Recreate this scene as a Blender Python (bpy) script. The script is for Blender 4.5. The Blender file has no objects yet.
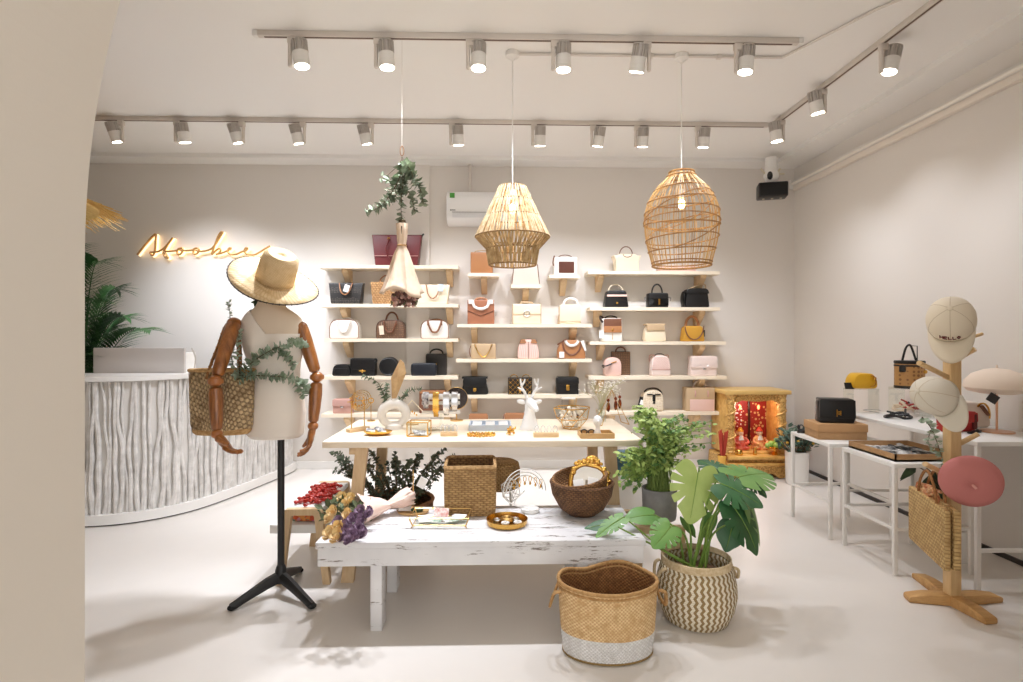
import bpy, bmesh, math, random
from mathutils import Vector as V, Matrix, Euler
PI = math.pi
RND = random.Random(11)
scene = bpy.context.scene
COL = scene.collection

# ------------------------------------------------------------------ camera model
F, CX, HY, EYE, YAW = 560.0, 511.5, 336.0, 1.40, math.radians(1.55)
FW = V((math.sin(YAW), math.cos(YAW), 0)); RT = V((math.cos(YAW), -math.sin(YAW), 0)); CAM = V((0, 0, EYE))
def ray(px, py): return FW + RT * ((px - CX) / F) + V((0, 0, 1)) * ((HY - py) / F)
def at(px, py, Y):
    r = ray(px, py); return CAM + r * (Y / r.y)
def on(px, py, z):
    r = ray(px, py); return CAM + r * ((z - EYE) / r.z)
def sc(Y): return Y / F            # metres per pixel at depth Y

# ------------------------------------------------------------------ materials
def lin(c):
    if isinstance(c, str): c = tuple(int(c[i:i+2], 16) for i in (0, 2, 4))
    return tuple(((v/255)/12.92 if v/255 <= .04045 else ((v/255+.055)/1.055)**2.4) for v in c) + (1,)
class NT:
    def __init__(s, name):
        s.m = bpy.data.materials.new(name); s.m.use_nodes = True
        s.t = s.m.node_tree; s.b = s.t.nodes['Principled BSDF']
    def n(s, typ, **kw):
        x = s.t.nodes.new(typ)
        for k, v in kw.items():
            if hasattr(x, k): setattr(x, k, v)
            else: x.inputs[k].default_value = v
        return x
    def l(s, a, b): s.t.links.new(a, b)
    def math(s, op, a, b=None, c=None):
        x = s.n('ShaderNodeMath', operation=op)
        for i, v in enumerate((a, b, c)):
            if v is None: continue
            if isinstance(v, (int, float)): x.inputs[i].default_value = v
            else: s.l(v, x.inputs[i])
        return x.outputs[0]
    def mix(s, f, a, b):
        x = s.n('ShaderNodeMix', data_type='RGBA')
        if isinstance(f, (int, float)): x.inputs[0].default_value = f
        else: s.l(f, x.inputs[0])
        for i, v in ((6, a), (7, b)):
            if isinstance(v, tuple): x.inputs[i].default_value = v
            else: s.l(v, x.inputs[i])
        return x.outputs[2]
    def obj(s): return s.n('ShaderNodeTexCoord').outputs['Object']
    def noise(s, scale, detail=4, vec=None, rough=.55):
        x = s.n('ShaderNodeTexNoise'); x.inputs['Scale'].default_value = scale; x.inputs['Detail'].default_value = detail
        x.inputs['Roughness'].default_value = rough
        s.l(vec or s.obj(), x.inputs['Vector']); return x.outputs[0]
    def bump(s, h, strength=.3, dist=.01):
        x = s.n('ShaderNodeBump'); x.inputs['Strength'].default_value = strength; x.inputs['Distance'].default_value = dist
        s.l(h, x.inputs['Height']); s.l(x.outputs[0], s.b.inputs['Normal'])
    def scaled(s, v, vec=None):
        x = s.n('ShaderNodeMapping'); x.inputs['Scale'].default_value = v; s.l(vec or s.obj(), x.inputs['Vector']); return x.outputs[0]
    def step(s, h, lo, hi):
        x = s.n('ShaderNodeMapRange'); x.inputs[1].default_value = lo; x.inputs[2].default_value = hi; s.l(h, x.inputs[0]); return x.outputs[0]
MATS = {}
def mat(name, c, rough=.5, metal=0, c2=None, ns=8, bump=0, bs=60, emit=None, es=0, trans=0, ior=1.45, alpha=1, coat=0, ss=None):
    if name in MATS: return MATS[name]
    k = NT(name); b = k.b
    b.inputs['Base Color'].default_value = lin(c); b.inputs['Roughness'].default_value = rough; b.inputs['Metallic'].default_value = metal
    n = k.noise(ns, 5)
    if c2: k.l(k.mix(k.step(n, .35, .65), lin(c), lin(c2)), b.inputs['Base Color'])
    if bump: k.bump(k.noise(bs, 3), bump, .004)
    if emit: b.inputs['Emission Color'].default_value = lin(emit); b.inputs['Emission Strength'].default_value = es
    if trans: b.inputs['Transmission Weight'].default_value = trans; b.inputs['IOR'].default_value = ior
    if coat: b.inputs['Coat Weight'].default_value = coat
    MATS[name] = k.m; return k.m
def wood(name, c, c2, axis='x', scale=6, rough=.5, bump=.1):
    k = NT(name); s = {'x': (.12, 1, 1), 'y': (1, .12, 1), 'z': (1, 1, .12)}[axis]
    v = k.scaled(tuple(q*scale for q in s)); n = k.noise(4, 6, v); n2 = k.noise(22, 3, v)
    f = k.math('ADD', k.math('MULTIPLY', k.step(n, .35, .68), .7), k.math('MULTIPLY', k.step(n2, .4, .7), .3))
    k.l(k.mix(f, lin(c), lin(c2)), k.b.inputs['Base Color']); k.b.inputs['Roughness'].default_value = rough
    k.bump(n2, bump, .003); return k.m
def uvcoords(k, mode, R=.2):
    x = k.n('ShaderNodeSeparateXYZ'); k.l(k.obj(), x.inputs[0])
    X, Y, Z = x.outputs
    if mode == 'round': u = k.math('MULTIPLY', k.math('ARCTAN2', Y, X), R)
    elif mode == 'xz': u = X
    elif mode == 'top': return X, Y
    else: u = k.math('ADD', X, Y)
    return u, Z
def weave(name, c, c2, su=.02, sv=.012, mode='round', R=.2, rough=.8, bump=.8, holes=False, diag=False):
    k = NT(name); u, v = uvcoords(k, mode, R)
    if diag: u, v = k.math('ADD', u, v), k.math('SUBTRACT', u, v)
    wob = k.noise(9, 2); v = k.math('ADD', v, k.math('MULTIPLY', k.math('SUBTRACT', wob, .5), sv*.9))
    row = k.math('FLOOR', k.math('DIVIDE', v, sv))
    off = k.math('MULTIPLY', k.math('MODULO', row, 2.0), .5)
    a = k.math('ABSOLUTE', k.math('SINE', k.math('MULTIPLY', k.math('ADD', k.math('DIVIDE', u, su), off), PI)))
    b = k.math('ABSOLUTE', k.math('SINE', k.math('MULTIPLY', k.math('DIVIDE', v, sv), PI)))
    h = k.math('MULTIPLY', k.math('POWER', a, .6), k.math('POWER', b, .6))
    n = k.noise(30, 4); n2 = k.noise(7, 2)
    f = k.math('MULTIPLY', k.step(h, .1, .75), k.step(n, .2, .55))
    f = k.math('MULTIPLY', f, k.math('ADD', .62, k.math('MULTIPLY', k.step(n2, .3, .7), .38)))
    k.l(k.mix(f, lin(c2), lin(c)), k.b.inputs['Base Color']); k.b.inputs['Roughness'].default_value = rough
    k.bump(h, bump, .006)
    if holes:
        al = k.step(h, .22, .30); k.l(al, k.b.inputs['Alpha'])
    return k.m
def zigzag(name, c, c2, su, sv, amp, R):
    k = NT(name); u, v = uvcoords(k, 'round', R)
    t = k.math('PINGPONG', k.math('DIVIDE', v, sv), 1.0)
    s = k.math('FRACT', k.math('ADD', k.math('DIVIDE', u, su), k.math('MULTIPLY', t, amp)))
    w = k.math('ABSOLUTE', k.math('SUBTRACT', s, .5))
    n = k.noise(60, 3)
    f = k.step(k.math('ADD', w, k.math('MULTIPLY', n, .1)), .27, .33)
    k.l(k.mix(f, lin(c), lin(c2)), k.b.inputs['Base Color']); k.b.inputs['Roughness'].default_value = .85
    k.bump(k.math('SINE', k.math('MULTIPLY', v, 2*PI/.009)), .5, .004); return k.m

# ------------------------------------------------------------------ mesh builder
def catmull(pts, n=8, closed=False):
    pts = [V(p) for p in pts]; out = []; N = len(pts)
    rng = range(N) if closed else range(N-1)
    for i in rng:
        if closed: p0, p1, p2, p3 = pts[i-1], pts[i], pts[(i+1) % N], pts[(i+2) % N]
        else: p0, p1, p2, p3 = pts[max(i-1, 0)], pts[i], pts[i+1], pts[min(i+2, N-1)]
        for j in range(n):
            t = j/n
            out.append(.5*((2*p1) + (p2-p0)*t + (2*p0-5*p1+4*p2-p3)*t*t + (3*p1-p0-3*p2+p3)*t**3))
    if not closed: out.append(pts[-1])
    return out
def roundpoly(pts, r, n=5):
    out = []; N = len(pts)
    for i, p in enumerate(pts):
        rr = r[i] if isinstance(r, (list, tuple)) else r
        p = V(p); a = V(pts[i-1]); b = V(pts[(i+1) % N])
        if rr <= 0: out.append(p); continue
        da = a-p; db = b-p; k = min(rr, da.length*.49, db.length*.49)
        A = p+da.normalized()*k; B = p+db.normalized()*k
        for j in range(n+1):
            t = j/n; out.append(A*(1-t)**2 + p*(2*t*(1-t)) + B*t*t)
    return out
class MB:
    def __init__(s): s.bm = bmesh.new()
    def box(s, c, size, rot=None, bev=0, seg=2):
        r = bmesh.ops.create_cube(s.bm, size=1); vs = r['verts']
        for v in vs: v.co = V((v.co.x*size[0], v.co.y*size[1], v.co.z*size[2]))
        if bev:
            es = list({e for v in vs for e in v.link_edges})
            q = bmesh.ops.bevel(s.bm, geom=es, offset=bev, segments=seg, affect='EDGES', profile=.5)
            vs = list({v for f in q['faces'] for v in f.verts} | {v for v in vs if v.is_valid})
        M = Matrix.Translation(V(c)) @ (Euler(rot).to_matrix().to_4x4() if rot else Matrix())
        for v in vs: v.co = M @ v.co
        return s
    def loft(s, rings, cap=True, closed=True, loop=False):
        rs = [[s.bm.verts.new(p) for p in r] for r in rings]
        n = len(rs[0]); m = len(rs)
        for i in range(m if loop else m-1):
            a, b = rs[i], rs[(i+1) % m]
            for j in range(n if closed else n-1):
                try: s.bm.faces.new((a[j], a[(j+1) % n], b[(j+1) % n], b[j]))
                except ValueError: pass
        if cap and closed and not loop:
            s.bm.faces.new(rs[0][::-1]); s.bm.faces.new(rs[-1])
        return s
    def tube(s, pts, r, seg=8, closed=False, flat=1, cap=True):
        pts = [V(p) for p in pts]; n = len(pts); rings = []; up = None
        for i, p in enumerate(pts):
            a = pts[i-1] if (i > 0 or closed) else p; b = pts[(i+1) % n] if (i < n-1 or closed) else p
            d = (b-a)
            d = d.normalized() if d.length > 1e-9 else V((0, 0, 1))
            if up is None:
                up = V((0, 0, 1)) if abs(d.z) < .9 else V((0, 1, 0))
            up = (up - d*up.dot(d))
            up = up.normalized() if up.length > 1e-6 else d.orthogonal().normalized()
            sd = d.cross(up); rr = r[i] if isinstance(r, (list, tuple)) else r
            rings.append([p + (up*math.cos(2*PI*k/seg)*flat + sd*math.sin(2*PI*k/seg))*rr for k in range(seg)])
        return s.loft(rings, cap=cap, loop=closed)
    def lathe(s, prof, seg=24, c=(0, 0, 0), sx=1, sy=1, cap=True, M=None):
        rings = []
        for r, z in prof:
            q = [V((math.cos(2*PI*k/seg)*r*sx, math.sin(2*PI*k/seg)*r*sy, z)) for k in range(seg)]
            rings.append([(M @ p if M else p) + V(c) for p in q])
        return s.loft(rings, cap=cap)
    def prism(s, out, y0, y1, inset=0, ty=None, c=(0, 0, 0)):
        """outline (x,z) extruded along y; inset rounds the front/back rim; ty(z) scales depth with height"""
        out = [V((p[0], p[1])) for p in out]; cx = sum(p.x for p in out)/len(out); cz = sum(p.y for p in out)/len(out)
        w = max(p.x for p in out)-min(p.x for p in out); h = max(p.y for p in out)-min(p.y for p in out)
        ym = (y0+y1)/2; lv = []
        if inset:
            d = abs(y1-y0); e = min(inset, d*.45)
            for yy, k in ((y0, 1), (y0+e*.3, .3), (y0+e, 0), (y1-e, 0), (y1-e*.3, .3), (y1, 1)): lv.append((yy, k))
        else: lv = [(y0, 0), (y1, 0)]
        rings = []
        for yy, k in lv:
            fx = 1-2*inset*k/w if inset else 1; fz = 1-2*inset*k/h if inset else 1
            ring = []
            for p in out:
                x = cx+(p.x-cx)*fx; z = cz+(p.y-cz)*fz
                y = ym+(yy-ym)*(ty(z) if ty else 1)
                ring.append(V((x, y, z))+V(c))
            rings.append(ring)
        return s.loft(rings)
    def ell(s, c, r, u=16, v=10, M=None):
        q = bmesh.ops.create_uvsphere(s.bm, u_segments=u, v_segments=v, radius=1)
        for w in q['verts']:
            p = V((w.co.x*r[0], w.co.y*r[1], w.co.z*r[2])); w.co = (M @ p if M else p)+V(c)
        return s
    def poly(s, pts):
        try: s.bm.faces.new([s.bm.verts.new(p) for p in pts])
        except ValueError: pass
        return s
    def leaf(s, p, d, nrm, L, W, fold=.15, droop=0):
        d = V(d).normalized(); n = V(nrm); n = n-d*n.dot(d); n = n.normalized() if n.length > 1e-5 else d.orthogonal().normalized()
        sd = d.cross(n); p = V(p)
        g = lambda t, w: p+d*(L*t)+sd*(W*w*.5)+n*(fold*W*abs(w)-droop*L*t*t)
        T = [0, .3, .65, 1]; Wd = [.12, 1, .8, .02]
        c = [s.bm.verts.new(g(t, 0)) for t in T]; a = [s.bm.verts.new(g(t, -w)) for t, w in zip(T, Wd)]; b = [s.bm.verts.new(g(t, w)) for t, w in zip(T, Wd)]
        for i in range(3):
            s.bm.faces.new((c[i], c[i+1], a[i+1], a[i])); s.bm.faces.new((c[i+1], c[i], b[i], b[i+1]))
        return s
    def xf(s, M):
        bmesh.ops.transform(s.bm, matrix=M, verts=s.bm.verts); return s
    def mesh(s, name, m, smooth=True, ang=.75):
        bmesh.ops.recalc_face_normals(s.bm, faces=s.bm.faces)
        if smooth:
            for f in s.bm.faces: f.smooth = True
            for e in s.bm.edges:
                if len(e.link_faces) == 2 and e.calc_face_angle(0) > ang: e.smooth = False
        me = bpy.data.meshes.new(name); s.bm.to_mesh(me); s.bm.free()
        if m: me.materials.append(m)
        return me
    def build(s, name, m, parent=None, loc=None, smooth=True, ang=.75, solid=0, rot=None, off=0, sub=0):
        o = bpy.data.objects.new(name, s.mesh(name, m, smooth, ang)); COL.objects.link(o)
        if parent: o.parent = parent
        if loc is not None: o.location = loc
        if rot is not None: o.rotation_euler = rot
        if solid:
            q = o.modifiers.new('Solidify', 'SOLIDIFY'); q.thickness = solid; q.offset = off
        if sub:
            q = o.modifiers.new('Subdivision', 'SUBSURF'); q.levels = sub; q.render_levels = sub
        return o
def tag(o, label, cat, group=None, kind=None):
    o['label'] = label; o['category'] = cat
    if group: o['group'] = group
    if kind: o['kind'] = kind
    return o
def thing(name, label, cat, loc=(0, 0, 0), rz=0, group=None):
    o = bpy.data.objects.new(name, None); COL.objects.link(o); o.empty_display_size = .1
    o.location = loc; o.rotation_euler = (0, 0, rz); return tag(o, label, cat, group)
def struct(o): o['kind'] = 'structure'; return o
def copytree(o, parent=None):
    c = o.copy(); COL.objects.link(c)
    if parent: c.parent = parent
    for ch in list(o.children): copytree(ch, c)
    return c
def arc(c, rx, rz, a0, a1, n=12, axis='xz'):
    out = []
    for i in range(n+1):
        a = a0+(a1-a0)*i/n; x, z = math.cos(a)*rx, math.sin(a)*rz
        out.append(V(c)+(V((x, 0, z)) if axis == 'xz' else V((x, z, 0)) if axis == 'xy' else V((0, x, z))))
    return out
# ------------------------------------------------------------------ materials used widely
WALL = mat('wall_paint', (229, 223, 216), .85, bump=.05, bs=200)
CEIL = mat('ceiling_paint', (240, 237, 233), .9)
k = NT('floor_resin'); k.l(k.mix(k.step(k.noise(1.5, 4), .3, .7), lin((229, 223, 216)), lin((223, 217, 210))), k.b.inputs['Base Color'])
k.b.inputs['Roughness'].default_value = .32; FLOOR = k.m
WHITE = mat('white_lacquer', (240, 238, 234), .35)
WHITEM = mat('white_metal', (232, 228, 222), .4)
GREYM = mat('grey_aluminium', (196, 188, 180), .5, .15)
BLACK = mat('black_leather', (12, 11, 12), .42, bump=.15, bs=220)
BLACKM = mat('black_metal', (26, 25, 25), .4)
NAVY = mat('navy_leather', (24, 28, 36), .4, bump=.15, bs=220)
GOLD = mat('polished_gold', (226, 178, 92), .22, 1)
BRASS = mat('brass_wire', (214, 176, 112), .28, 1)
SILVER = mat('silver_metal', (214, 214, 216), .22, 1)
PINE = wood('pine_wood', (228, 200, 160), (208, 174, 128), 'x', 5)
PINEZ = wood('pine_upright', (226, 198, 158), (206, 172, 128), 'z', 5)
PALE = wood('pale_shelf_wood', (244, 232, 212), (236, 220, 194), 'x', 4)
TAN = mat('tan_leather', (170, 118, 80), .45, bump=.12, bs=200)
ORANGE = mat('orange_leather', (178, 122, 78), .45, bump=.12, bs=200)
BROWN = mat('brown_leather', (122, 78, 56), .45, bump=.12, bs=200)
CREAM = mat('cream_leather', (240, 224, 196), .45, bump=.1, bs=200)
OFFW = mat('offwhite_leather', (240, 234, 226), .42, bump=.1, bs=200)
PINK = mat('blush_leather', (232, 196, 184), .45, bump=.1, bs=200)
PALEPINK = mat('pale_pink_leather', (240, 220, 212), .45, bump=.1, bs=200)
ROSE = mat('dusty_rose_leather', (204, 160, 148), .45, bump=.1, bs=200)
BEIGE = mat('beige_leather', (200, 172, 136), .5, bump=.1, bs=200)
GREIGE = mat('greige_leather', (222, 208, 194), .5, bump=.1, bs=200)
MUSTARD = mat('mustard_suede', (206, 152, 52), .7, bump=.2, bs=300)
YELLOW = mat('yellow_leather', (224, 172, 36), .4, bump=.1, bs=200)
BURG = mat('burgundy_leather', (106, 34, 36), .38, bump=.12, bs=200)
RED = mat('red_leather', (176, 34, 30), .42, bump=.12, bs=200)
PAPER = mat('white_paper', (246, 244, 240), .8)
KRAFT = mat('kraft_card', (186, 146, 102), .8, c2=(176, 136, 94), ns=20)
def glassmat(name, tint=(250, 252, 250), al=.16):
    k = NT(name); g = k.n('ShaderNodeBsdfGlossy'); g.inputs['Roughness'].default_value = .03
    t = k.n('ShaderNodeBsdfTransparent'); t.inputs[0].default_value = lin(tint)
    fr = k.n('ShaderNodeLayerWeight'); fr.inputs[0].default_value = .35
    mx = k.n('ShaderNodeMixShader'); k.l(k.math('ADD', k.math('MULTIPLY', fr.outputs[1], .28), al*.12), mx.inputs[0])
    k.l(t.outputs[0], mx.inputs[1]); k.l(g.outputs[0], mx.inputs[2])
    k.l(mx.outputs[0], k.t.nodes['Material Output'].inputs['Surface']); return k.m
GLASS = glassmat('clear_glass')

# ------------------------------------------------------------------ the room
WX0, WX1, WY, ZC, SOF = -4.9, 3.21, 5.95, 3.24, 3.20
FY = -1.6
def slab(name, c, s, m, bev=0):
    o = MB().box((0, 0, 0), s, bev=bev).build(name, m, loc=c); return struct(o)
slab('floor', ((WX0+WX1)/2, (FY+WY)/2+.05, -.05), (WX1-WX0+.6, WY-FY+.5, .1), FLOOR)
slab('ceiling', ((WX0+WX1)/2, (FY+WY)/2+.05, ZC+.06), (WX1-WX0+.6, WY-FY+.5, .12), CEIL)
slab('wall_back', ((WX0+WX1)/2, WY+.1, ZC/2), (WX1-WX0+.6, .2, ZC), WALL)
slab('wall_right', (WX1+.1, (FY+WY)/2, ZC/2), (.2, WY-FY, ZC), WALL)
slab('wall_left', (WX0-.1, (FY+WY)/2, ZC/2), (.2, WY-FY, ZC), WALL)
slab('trim_1', ((2.93+WX1)/2, (1.5+WY)/2, (SOF+ZC)/2), (WX1-2.93, WY-1.5, ZC-SOF), CEIL)
slab('trim_2', ((WX0+2.93)/2, WY-.115, (SOF+ZC)/2), (2.93-WX0, .23, ZC-SOF), CEIL)
p1, p2 = at(407, 300, WY), at(430, 300, WY)
slab('trim_3', ((p1.x+p2.x)/2, WY-.02, SOF/2), (p2.x-p1.x, .04, SOF), WALL)
DARK = mat('dark_gap_shade', (52, 46, 42), .5)  # dark colour painting in the shade of gaps along the floor
slab('base_shadow_right', (WX1-.008, (1.5+WY)/2, .015), (.016, WY-1.5, .03), DARK)  # thin dark strip standing in for the shadowed gap at the wall foot
slab('baseboard_back', ((-2.1+WX1)/2, WY-.006, .04), (WX1+2.1, .012, .08), WHITE)
# arch between the photographer and the shop: far edge Y=1.5
def archx(z):
    if z < 1.6: return 0
    h = min((z-1.6)/1.85, .995); return 1.3*(1-math.sqrt(1-h*h))
zs = [0, .4, .8, 1.2, 1.6]+[1.6+i*(ZC-1.6)/24 for i in range(1, 25)]
rL = [(-1.08+archx(z), z) for z in zs]; rR = [(1.62-archx(z), z) for z in zs]
ARCHW = mat('arch_paint', (222, 214, 203), .85, bump=.05, bs=200)
m = MB(); m.prism([(WX0, 0)]+rL+[(WX0, ZC)], .95, 1.5); struct(m.build('wall_arch_left', ARCHW, smooth=False))
m = MB(); m.prism([(WX1, 0)]+rR+[(WX1, ZC)], .95, 1.5); struct(m.build('wall_arch_right', ARCHW, smooth=False))

# ------------------------------------------------------------------ ceiling fittings
TRACKM = mat('track_white', (214, 204, 194), .5); SLOT = mat('track_slot', (96, 70, 54), .6)
LENS = mat('lit_lens', (255, 250, 240), .5, emit=(255, 244, 226), es=6)
def track(a, b, label):
    a, b = V(a), V(b); d = b-a; L = d.length; rz = math.atan2(d.y, d.x)
    t = thing('lighting_track', label, 'lighting track', (a+b)/2, rz, 'ceiling lighting tracks')
    MB().box((0, 0, -.017), (L, .036, .034), bev=.003).build('rail', TRACKM, t)
    MB().box((0, 0, -.0345), (L-.1, .012, .003)).build('conductor_slot', SLOT, t)
    for s in (-1, 1): MB().box((s*L/2, 0, -.017), (.03, .038, .036), bev=.003).build('end_cap', WHITEM, t)
YR, YF, XS = 4.78, 3.42, 2.39
track((at(60, 120, YR).x, YR, ZC), (XS-.03, YR, ZC), 'long white lighting track at the rear of the ceiling')
track((at(256, 31, YF).x, YF, ZC), (at(800, 39, YF).x, YF, ZC), 'white lighting track crossing the middle of the ceiling above the display table')
track((XS, YR-.04, ZC), (XS, 1.9, ZC), 'white lighting track running towards the front along the right side')
mm = MB(); mm.box((0, 0, -.055), (.05, .034, .04), bev=.004); ADAPT = mm.mesh('adapter', TRACKM)
mm = MB(); mm.box((0, 0, -.13), (.022, .03, .17), bev=.008); ARMM = mm.mesh('yoke_arm', TRACKM)
mm = MB(); mm.lathe([(.046, -.075), (.046, -.02), (.046, .01)], 28); HEADM = mm.mesh('lamp_head', WHITEM)
mm = MB()
mm.lathe([(.034, 0), (.034, .068), (.03, .072)], 20)
for i in range(14):
    a = 2*PI*i/14; mm.box((math.cos(a)*.036, math.sin(a)*.036, .036), (.022, .006, .072), rot=(0, 0, a))
mm.lathe([(.046, .068), (.046, .074)], 28, cap=True)
SINKM = mm.mesh('heat_sink', GREYM)
mm = MB(); mm.lathe([(.041, 0), (.041, .004)], 28); LENSM = mm.mesh('lens', LENS)
def link(me, name, parent, loc=(0, 0, 0), rot=(0, 0, 0)):
    o = bpy.data.objects.new(name, me); COL.objects.link(o); o.parent = parent; o.location = loc; o.rotation_euler = rot; return o
LW = 46
def spot(p, side, rx, ry, label, tgt=None, watt=None, ang=95):
    """p = point on the track; head hangs beside the arm, leaning rx (towards the back wall) and ry (sideways)"""
    t = thing('track_spotlight', label, 'spotlight', p, 0, 'white track spotlights')
    link(ADAPT, 'adapter', t); link(ARMM, 'yoke_arm', t, (-side*.012, 0, 0))
    q = V((side*.052, 0, -.135)); e = (rx, ry, 0)
    h = link(HEADM, 'lamp_head', t, q, e); link(SINKM, 'heat_sink', t, q+Euler(e).to_matrix() @ V((0, 0, .01)), e)
    link(LENSM, 'lens', h, (0, 0, -.0785))
    ld = bpy.data.lights.new('spot', 'SPOT'); ld.energy = LW if watt is None else watt; ld.color = (.955, 1, 1.10); ld.spot_size = math.radians(ang); ld.spot_blend = .9; ld.shadow_soft_size = .05
    lo = bpy.data.objects.new('spot_beam', ld); COL.objects.link(lo); lo.parent = h; lo.location = (0, 0, -.095)
    if tgt is not None:
        w = V(p)+q; d = (V(tgt)-w).normalized()
        lo.rotation_euler = (Euler(e).to_matrix().inverted() @ d.to_track_quat('-Z', 'Y').to_matrix()).to_euler()
    return t
ords = ['first', 'second', 'third', 'fourth', 'fifth', 'sixth', 'seventh', 'eighth', 'ninth', 'tenth']
def tx(px, Y): return at(px, 120, Y).x
for i, (px, side, rx, ry, tg) in enumerate([(292, 1, .0, -.12, (-2.2, 3.3, 0)), (378, 1, .0, -.06, (-1.3, 3.4, .4)), (470, 1, -.08, 0, (-.3, 3.5, .5)), (555, 1, 0, 0, (.3, 3.6, .5)), (647, -1, .35, .1, (.8, 4.6, .5)), (738, 1, 0, .1, (1.3, 3.5, 0))]):
    spot((tx(px, YF), YF, ZC), side, rx, ry, 'white track spotlight, %s from the left on the track over the table' % ords[i], tg, LW*(1.1 if i < 2 else .46))
for i, (px, side, rx, ry, tz) in enumerate([(121, -1, .25, -.22, 1.9), (177, 1, .22, -.1, 1.5), (242, -1, .25, -.22, 1.5), (303, -1, .25, -.2, 1.3), (371, -1, .25, -.22, 1.3), (452, 1, .25, -.04, 1.4), (534, 1, .25, 0, 1.4), (593, 1, .28, .12, 1.4), (637, 1, .25, 0, 1.3), (698, 1, .25, .02, 1.2)]):
    X = tx(px, YR)
    spot((X, YR, ZC), side, rx, ry, 'small white track spotlight, %s from the left on the rear track' % ords[i], (X*1.1-ry*3, WY-.2, tz-.55), LW*(.6, .6, .55, .42, .36, .34, .36, .38, .4, .44)[i], 92)
for i, (py, rx, ry, tg) in enumerate([(42, 0, .22, (3.1, 3.0, 1.2)), (90, .05, -.2, (3.15, 4.1, 1.4)), (125, 0, -.15, (3.0, 5.0, 1.2))]):
    Y = XS*F/((890, 826, 784)[i]-496)-(0, .02, .02)[i]
    spot((XS, Y, ZC), -1 if i else 1, rx, ry, 'white track spotlight on right side track, %s' % ('nearest the front', 'in the middle of its three', 'nearest the back wall')[i], tg, LW*.2, 95)
# conduit, ceiling hooks
TR = mat('white_conduit', (222, 214, 206), .6)
Yc = 3.63; xa, xb = at(513, 56, Yc).x, at(782, 60, Yc).x
m = MB(); m.tube([(xa, Yc, ZC-.012), (xb, Yc, ZC-.012), (xb+.25, Yc-.55, ZC-.012), (xb+.75, Yc-1.3, ZC-.012)], .009, 8)
for x in (xa+.3, xa+.9, xa+1.35): m.box((x, Yc, ZC-.012), (.03, .026, .024))
tag(m.build('cable_conduit', TR), 'thin white cable conduit on the ceiling between the pendant lamps', 'conduit')

# LED batten along the right wall
t = thing('wall_batten_light', 'long white tube batten along the top of the right wall', 'batten light', (WX1-.045, 3.9, 3.03))
MB().box((0.02, 0, 0), (.05, 4.0, .05), bev=.006).build('channel', WHITEM, t)
MB().tube([(-.012, -1.98, -.01), (-.012, 1.98, -.01)], .014, 10).build('tube', mat('frosted_tube', (246, 240, 230), .4), t)
MB().box((.02, -.0, -.052), (.044, 4.0, .05), bev=.004).build('cover_strip', mat('cover_strip', (236, 226, 214), .5), t)
for s in (-1, 1): MB().box((.005, s*2.0, -.015), (.075, .03, .1), bev=.008).build('end_cap', WHITEM, t)

# speaker and camera in the corner
p = at(772, 191, WY-.42); t = thing('corner_speaker', 'black box speaker fixed high in the right back corner', 'speaker', (p.x, p.y, p.z), -.3)
MB().box((0, 0, 0), (.27, .17, .145), bev=.012).build('cabinet', BLACKM, t)
MB().box((0, -.088, 0), (.245, .006, .12), bev=.002).build('grille', mat('speaker_grille', (14, 14, 14), .8, bump=.5, bs=400), t)
MB().tube([(.02, .08, .02), (.12, .28, .05), (.13, .38, .05)], .012, 8).build('bracket', BLACKM, t)
for s in (-.08, 0, .08): MB().lathe([(.01, -.082), (.012, -.073)], 10, c=(s, 0, 0)).build('foot', mat('pale_foot', (200, 190, 170), .6), t)
pc = at(771, 174, WY-.36); t = thing('security_camera', 'small white dome security camera above the corner speaker', 'camera', pc)
MB().ell((0, 0, -.02), (.075, .07, .075), 18, 12).lathe([(.06, .03), (.055, SOF-pc.z)], 18).build('housing', WHITE, t)
MB().ell((-.035, -.05, -.03), (.028, .026, .042), 12, 8).build('lens', BLACKM, t)
for s, h in ((-.11, .05), (.09, .05), (.13, 0)): MB().tube([(0.02, 0, -.03), (s*.6, -.01, 0), (s, -.01, h)], .009, 8).build('aerial', mat('cream_plastic', (226, 216, 190), .5), t)

# air conditioner
pa = at(489, 209, WY-.1); t = thing('air_conditioner', 'white split air conditioner with green sticker behind cone lamp', 'air conditioner', (pa.x, WY, pa.z))
W, H, D = .87, .335, .2
ACM = mat('ac_white', (246, 246, 246), .3, coat=.3)
m = MB(); m.prism(roundpoly([(-D, -H/2+.05), (-.07, -H/2), (0, -H/2), (0, H/2), (-.16, H/2), (-D, H/2-.05)], [.04, .03, 0, 0, .05, .05]), -W/2, W/2, .01); m.xf(Matrix.Rotation(PI/2, 4, 'Z') @ Matrix.Scale(-1, 4, (0, 1, 0)) @ Matrix.Rotation(0, 4, 'Z'))
m.xf(Matrix.Identity(4))
body = m
# the profile above lies in XZ with depth on x: turn it so depth points to -Y
body.build('casing', ACM, t)
MB().box((0, -D-.001, -.085), (W*.86, .006, .052), bev=.004, rot=(-.12, 0, 0)).build('louvre', mat('ac_louvre', (230, 231, 233), .35), t)
MB().box((0, -D-.001, -.056), (W*.87, .006, .004)).build('gap', mat('ac_gap', (120, 120, 122), .5), t)
MB().box((-.375, -D-.0015, .115), (.05, .003, .05)).build('sticker', mat('green_sticker', (74, 160, 62), .5), t, rot=None)
wm = MB()
for i, x in enumerate((-.392, -.381, -.370, -.359, -.348)):
    wm.box((x, -D-.001, -.035), (.008, .003, .01 if i else .014))
wm.build('wordmark', mat('grey_wordmark', (96, 96, 100), .5), t)
MB().tube([(-.2, -.06, H/2), (-.2, -.06, H/2+.30), (-.2, -.06, SOF-pa.z)], .018, 10).build('drain_pipe', TR, t)
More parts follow.
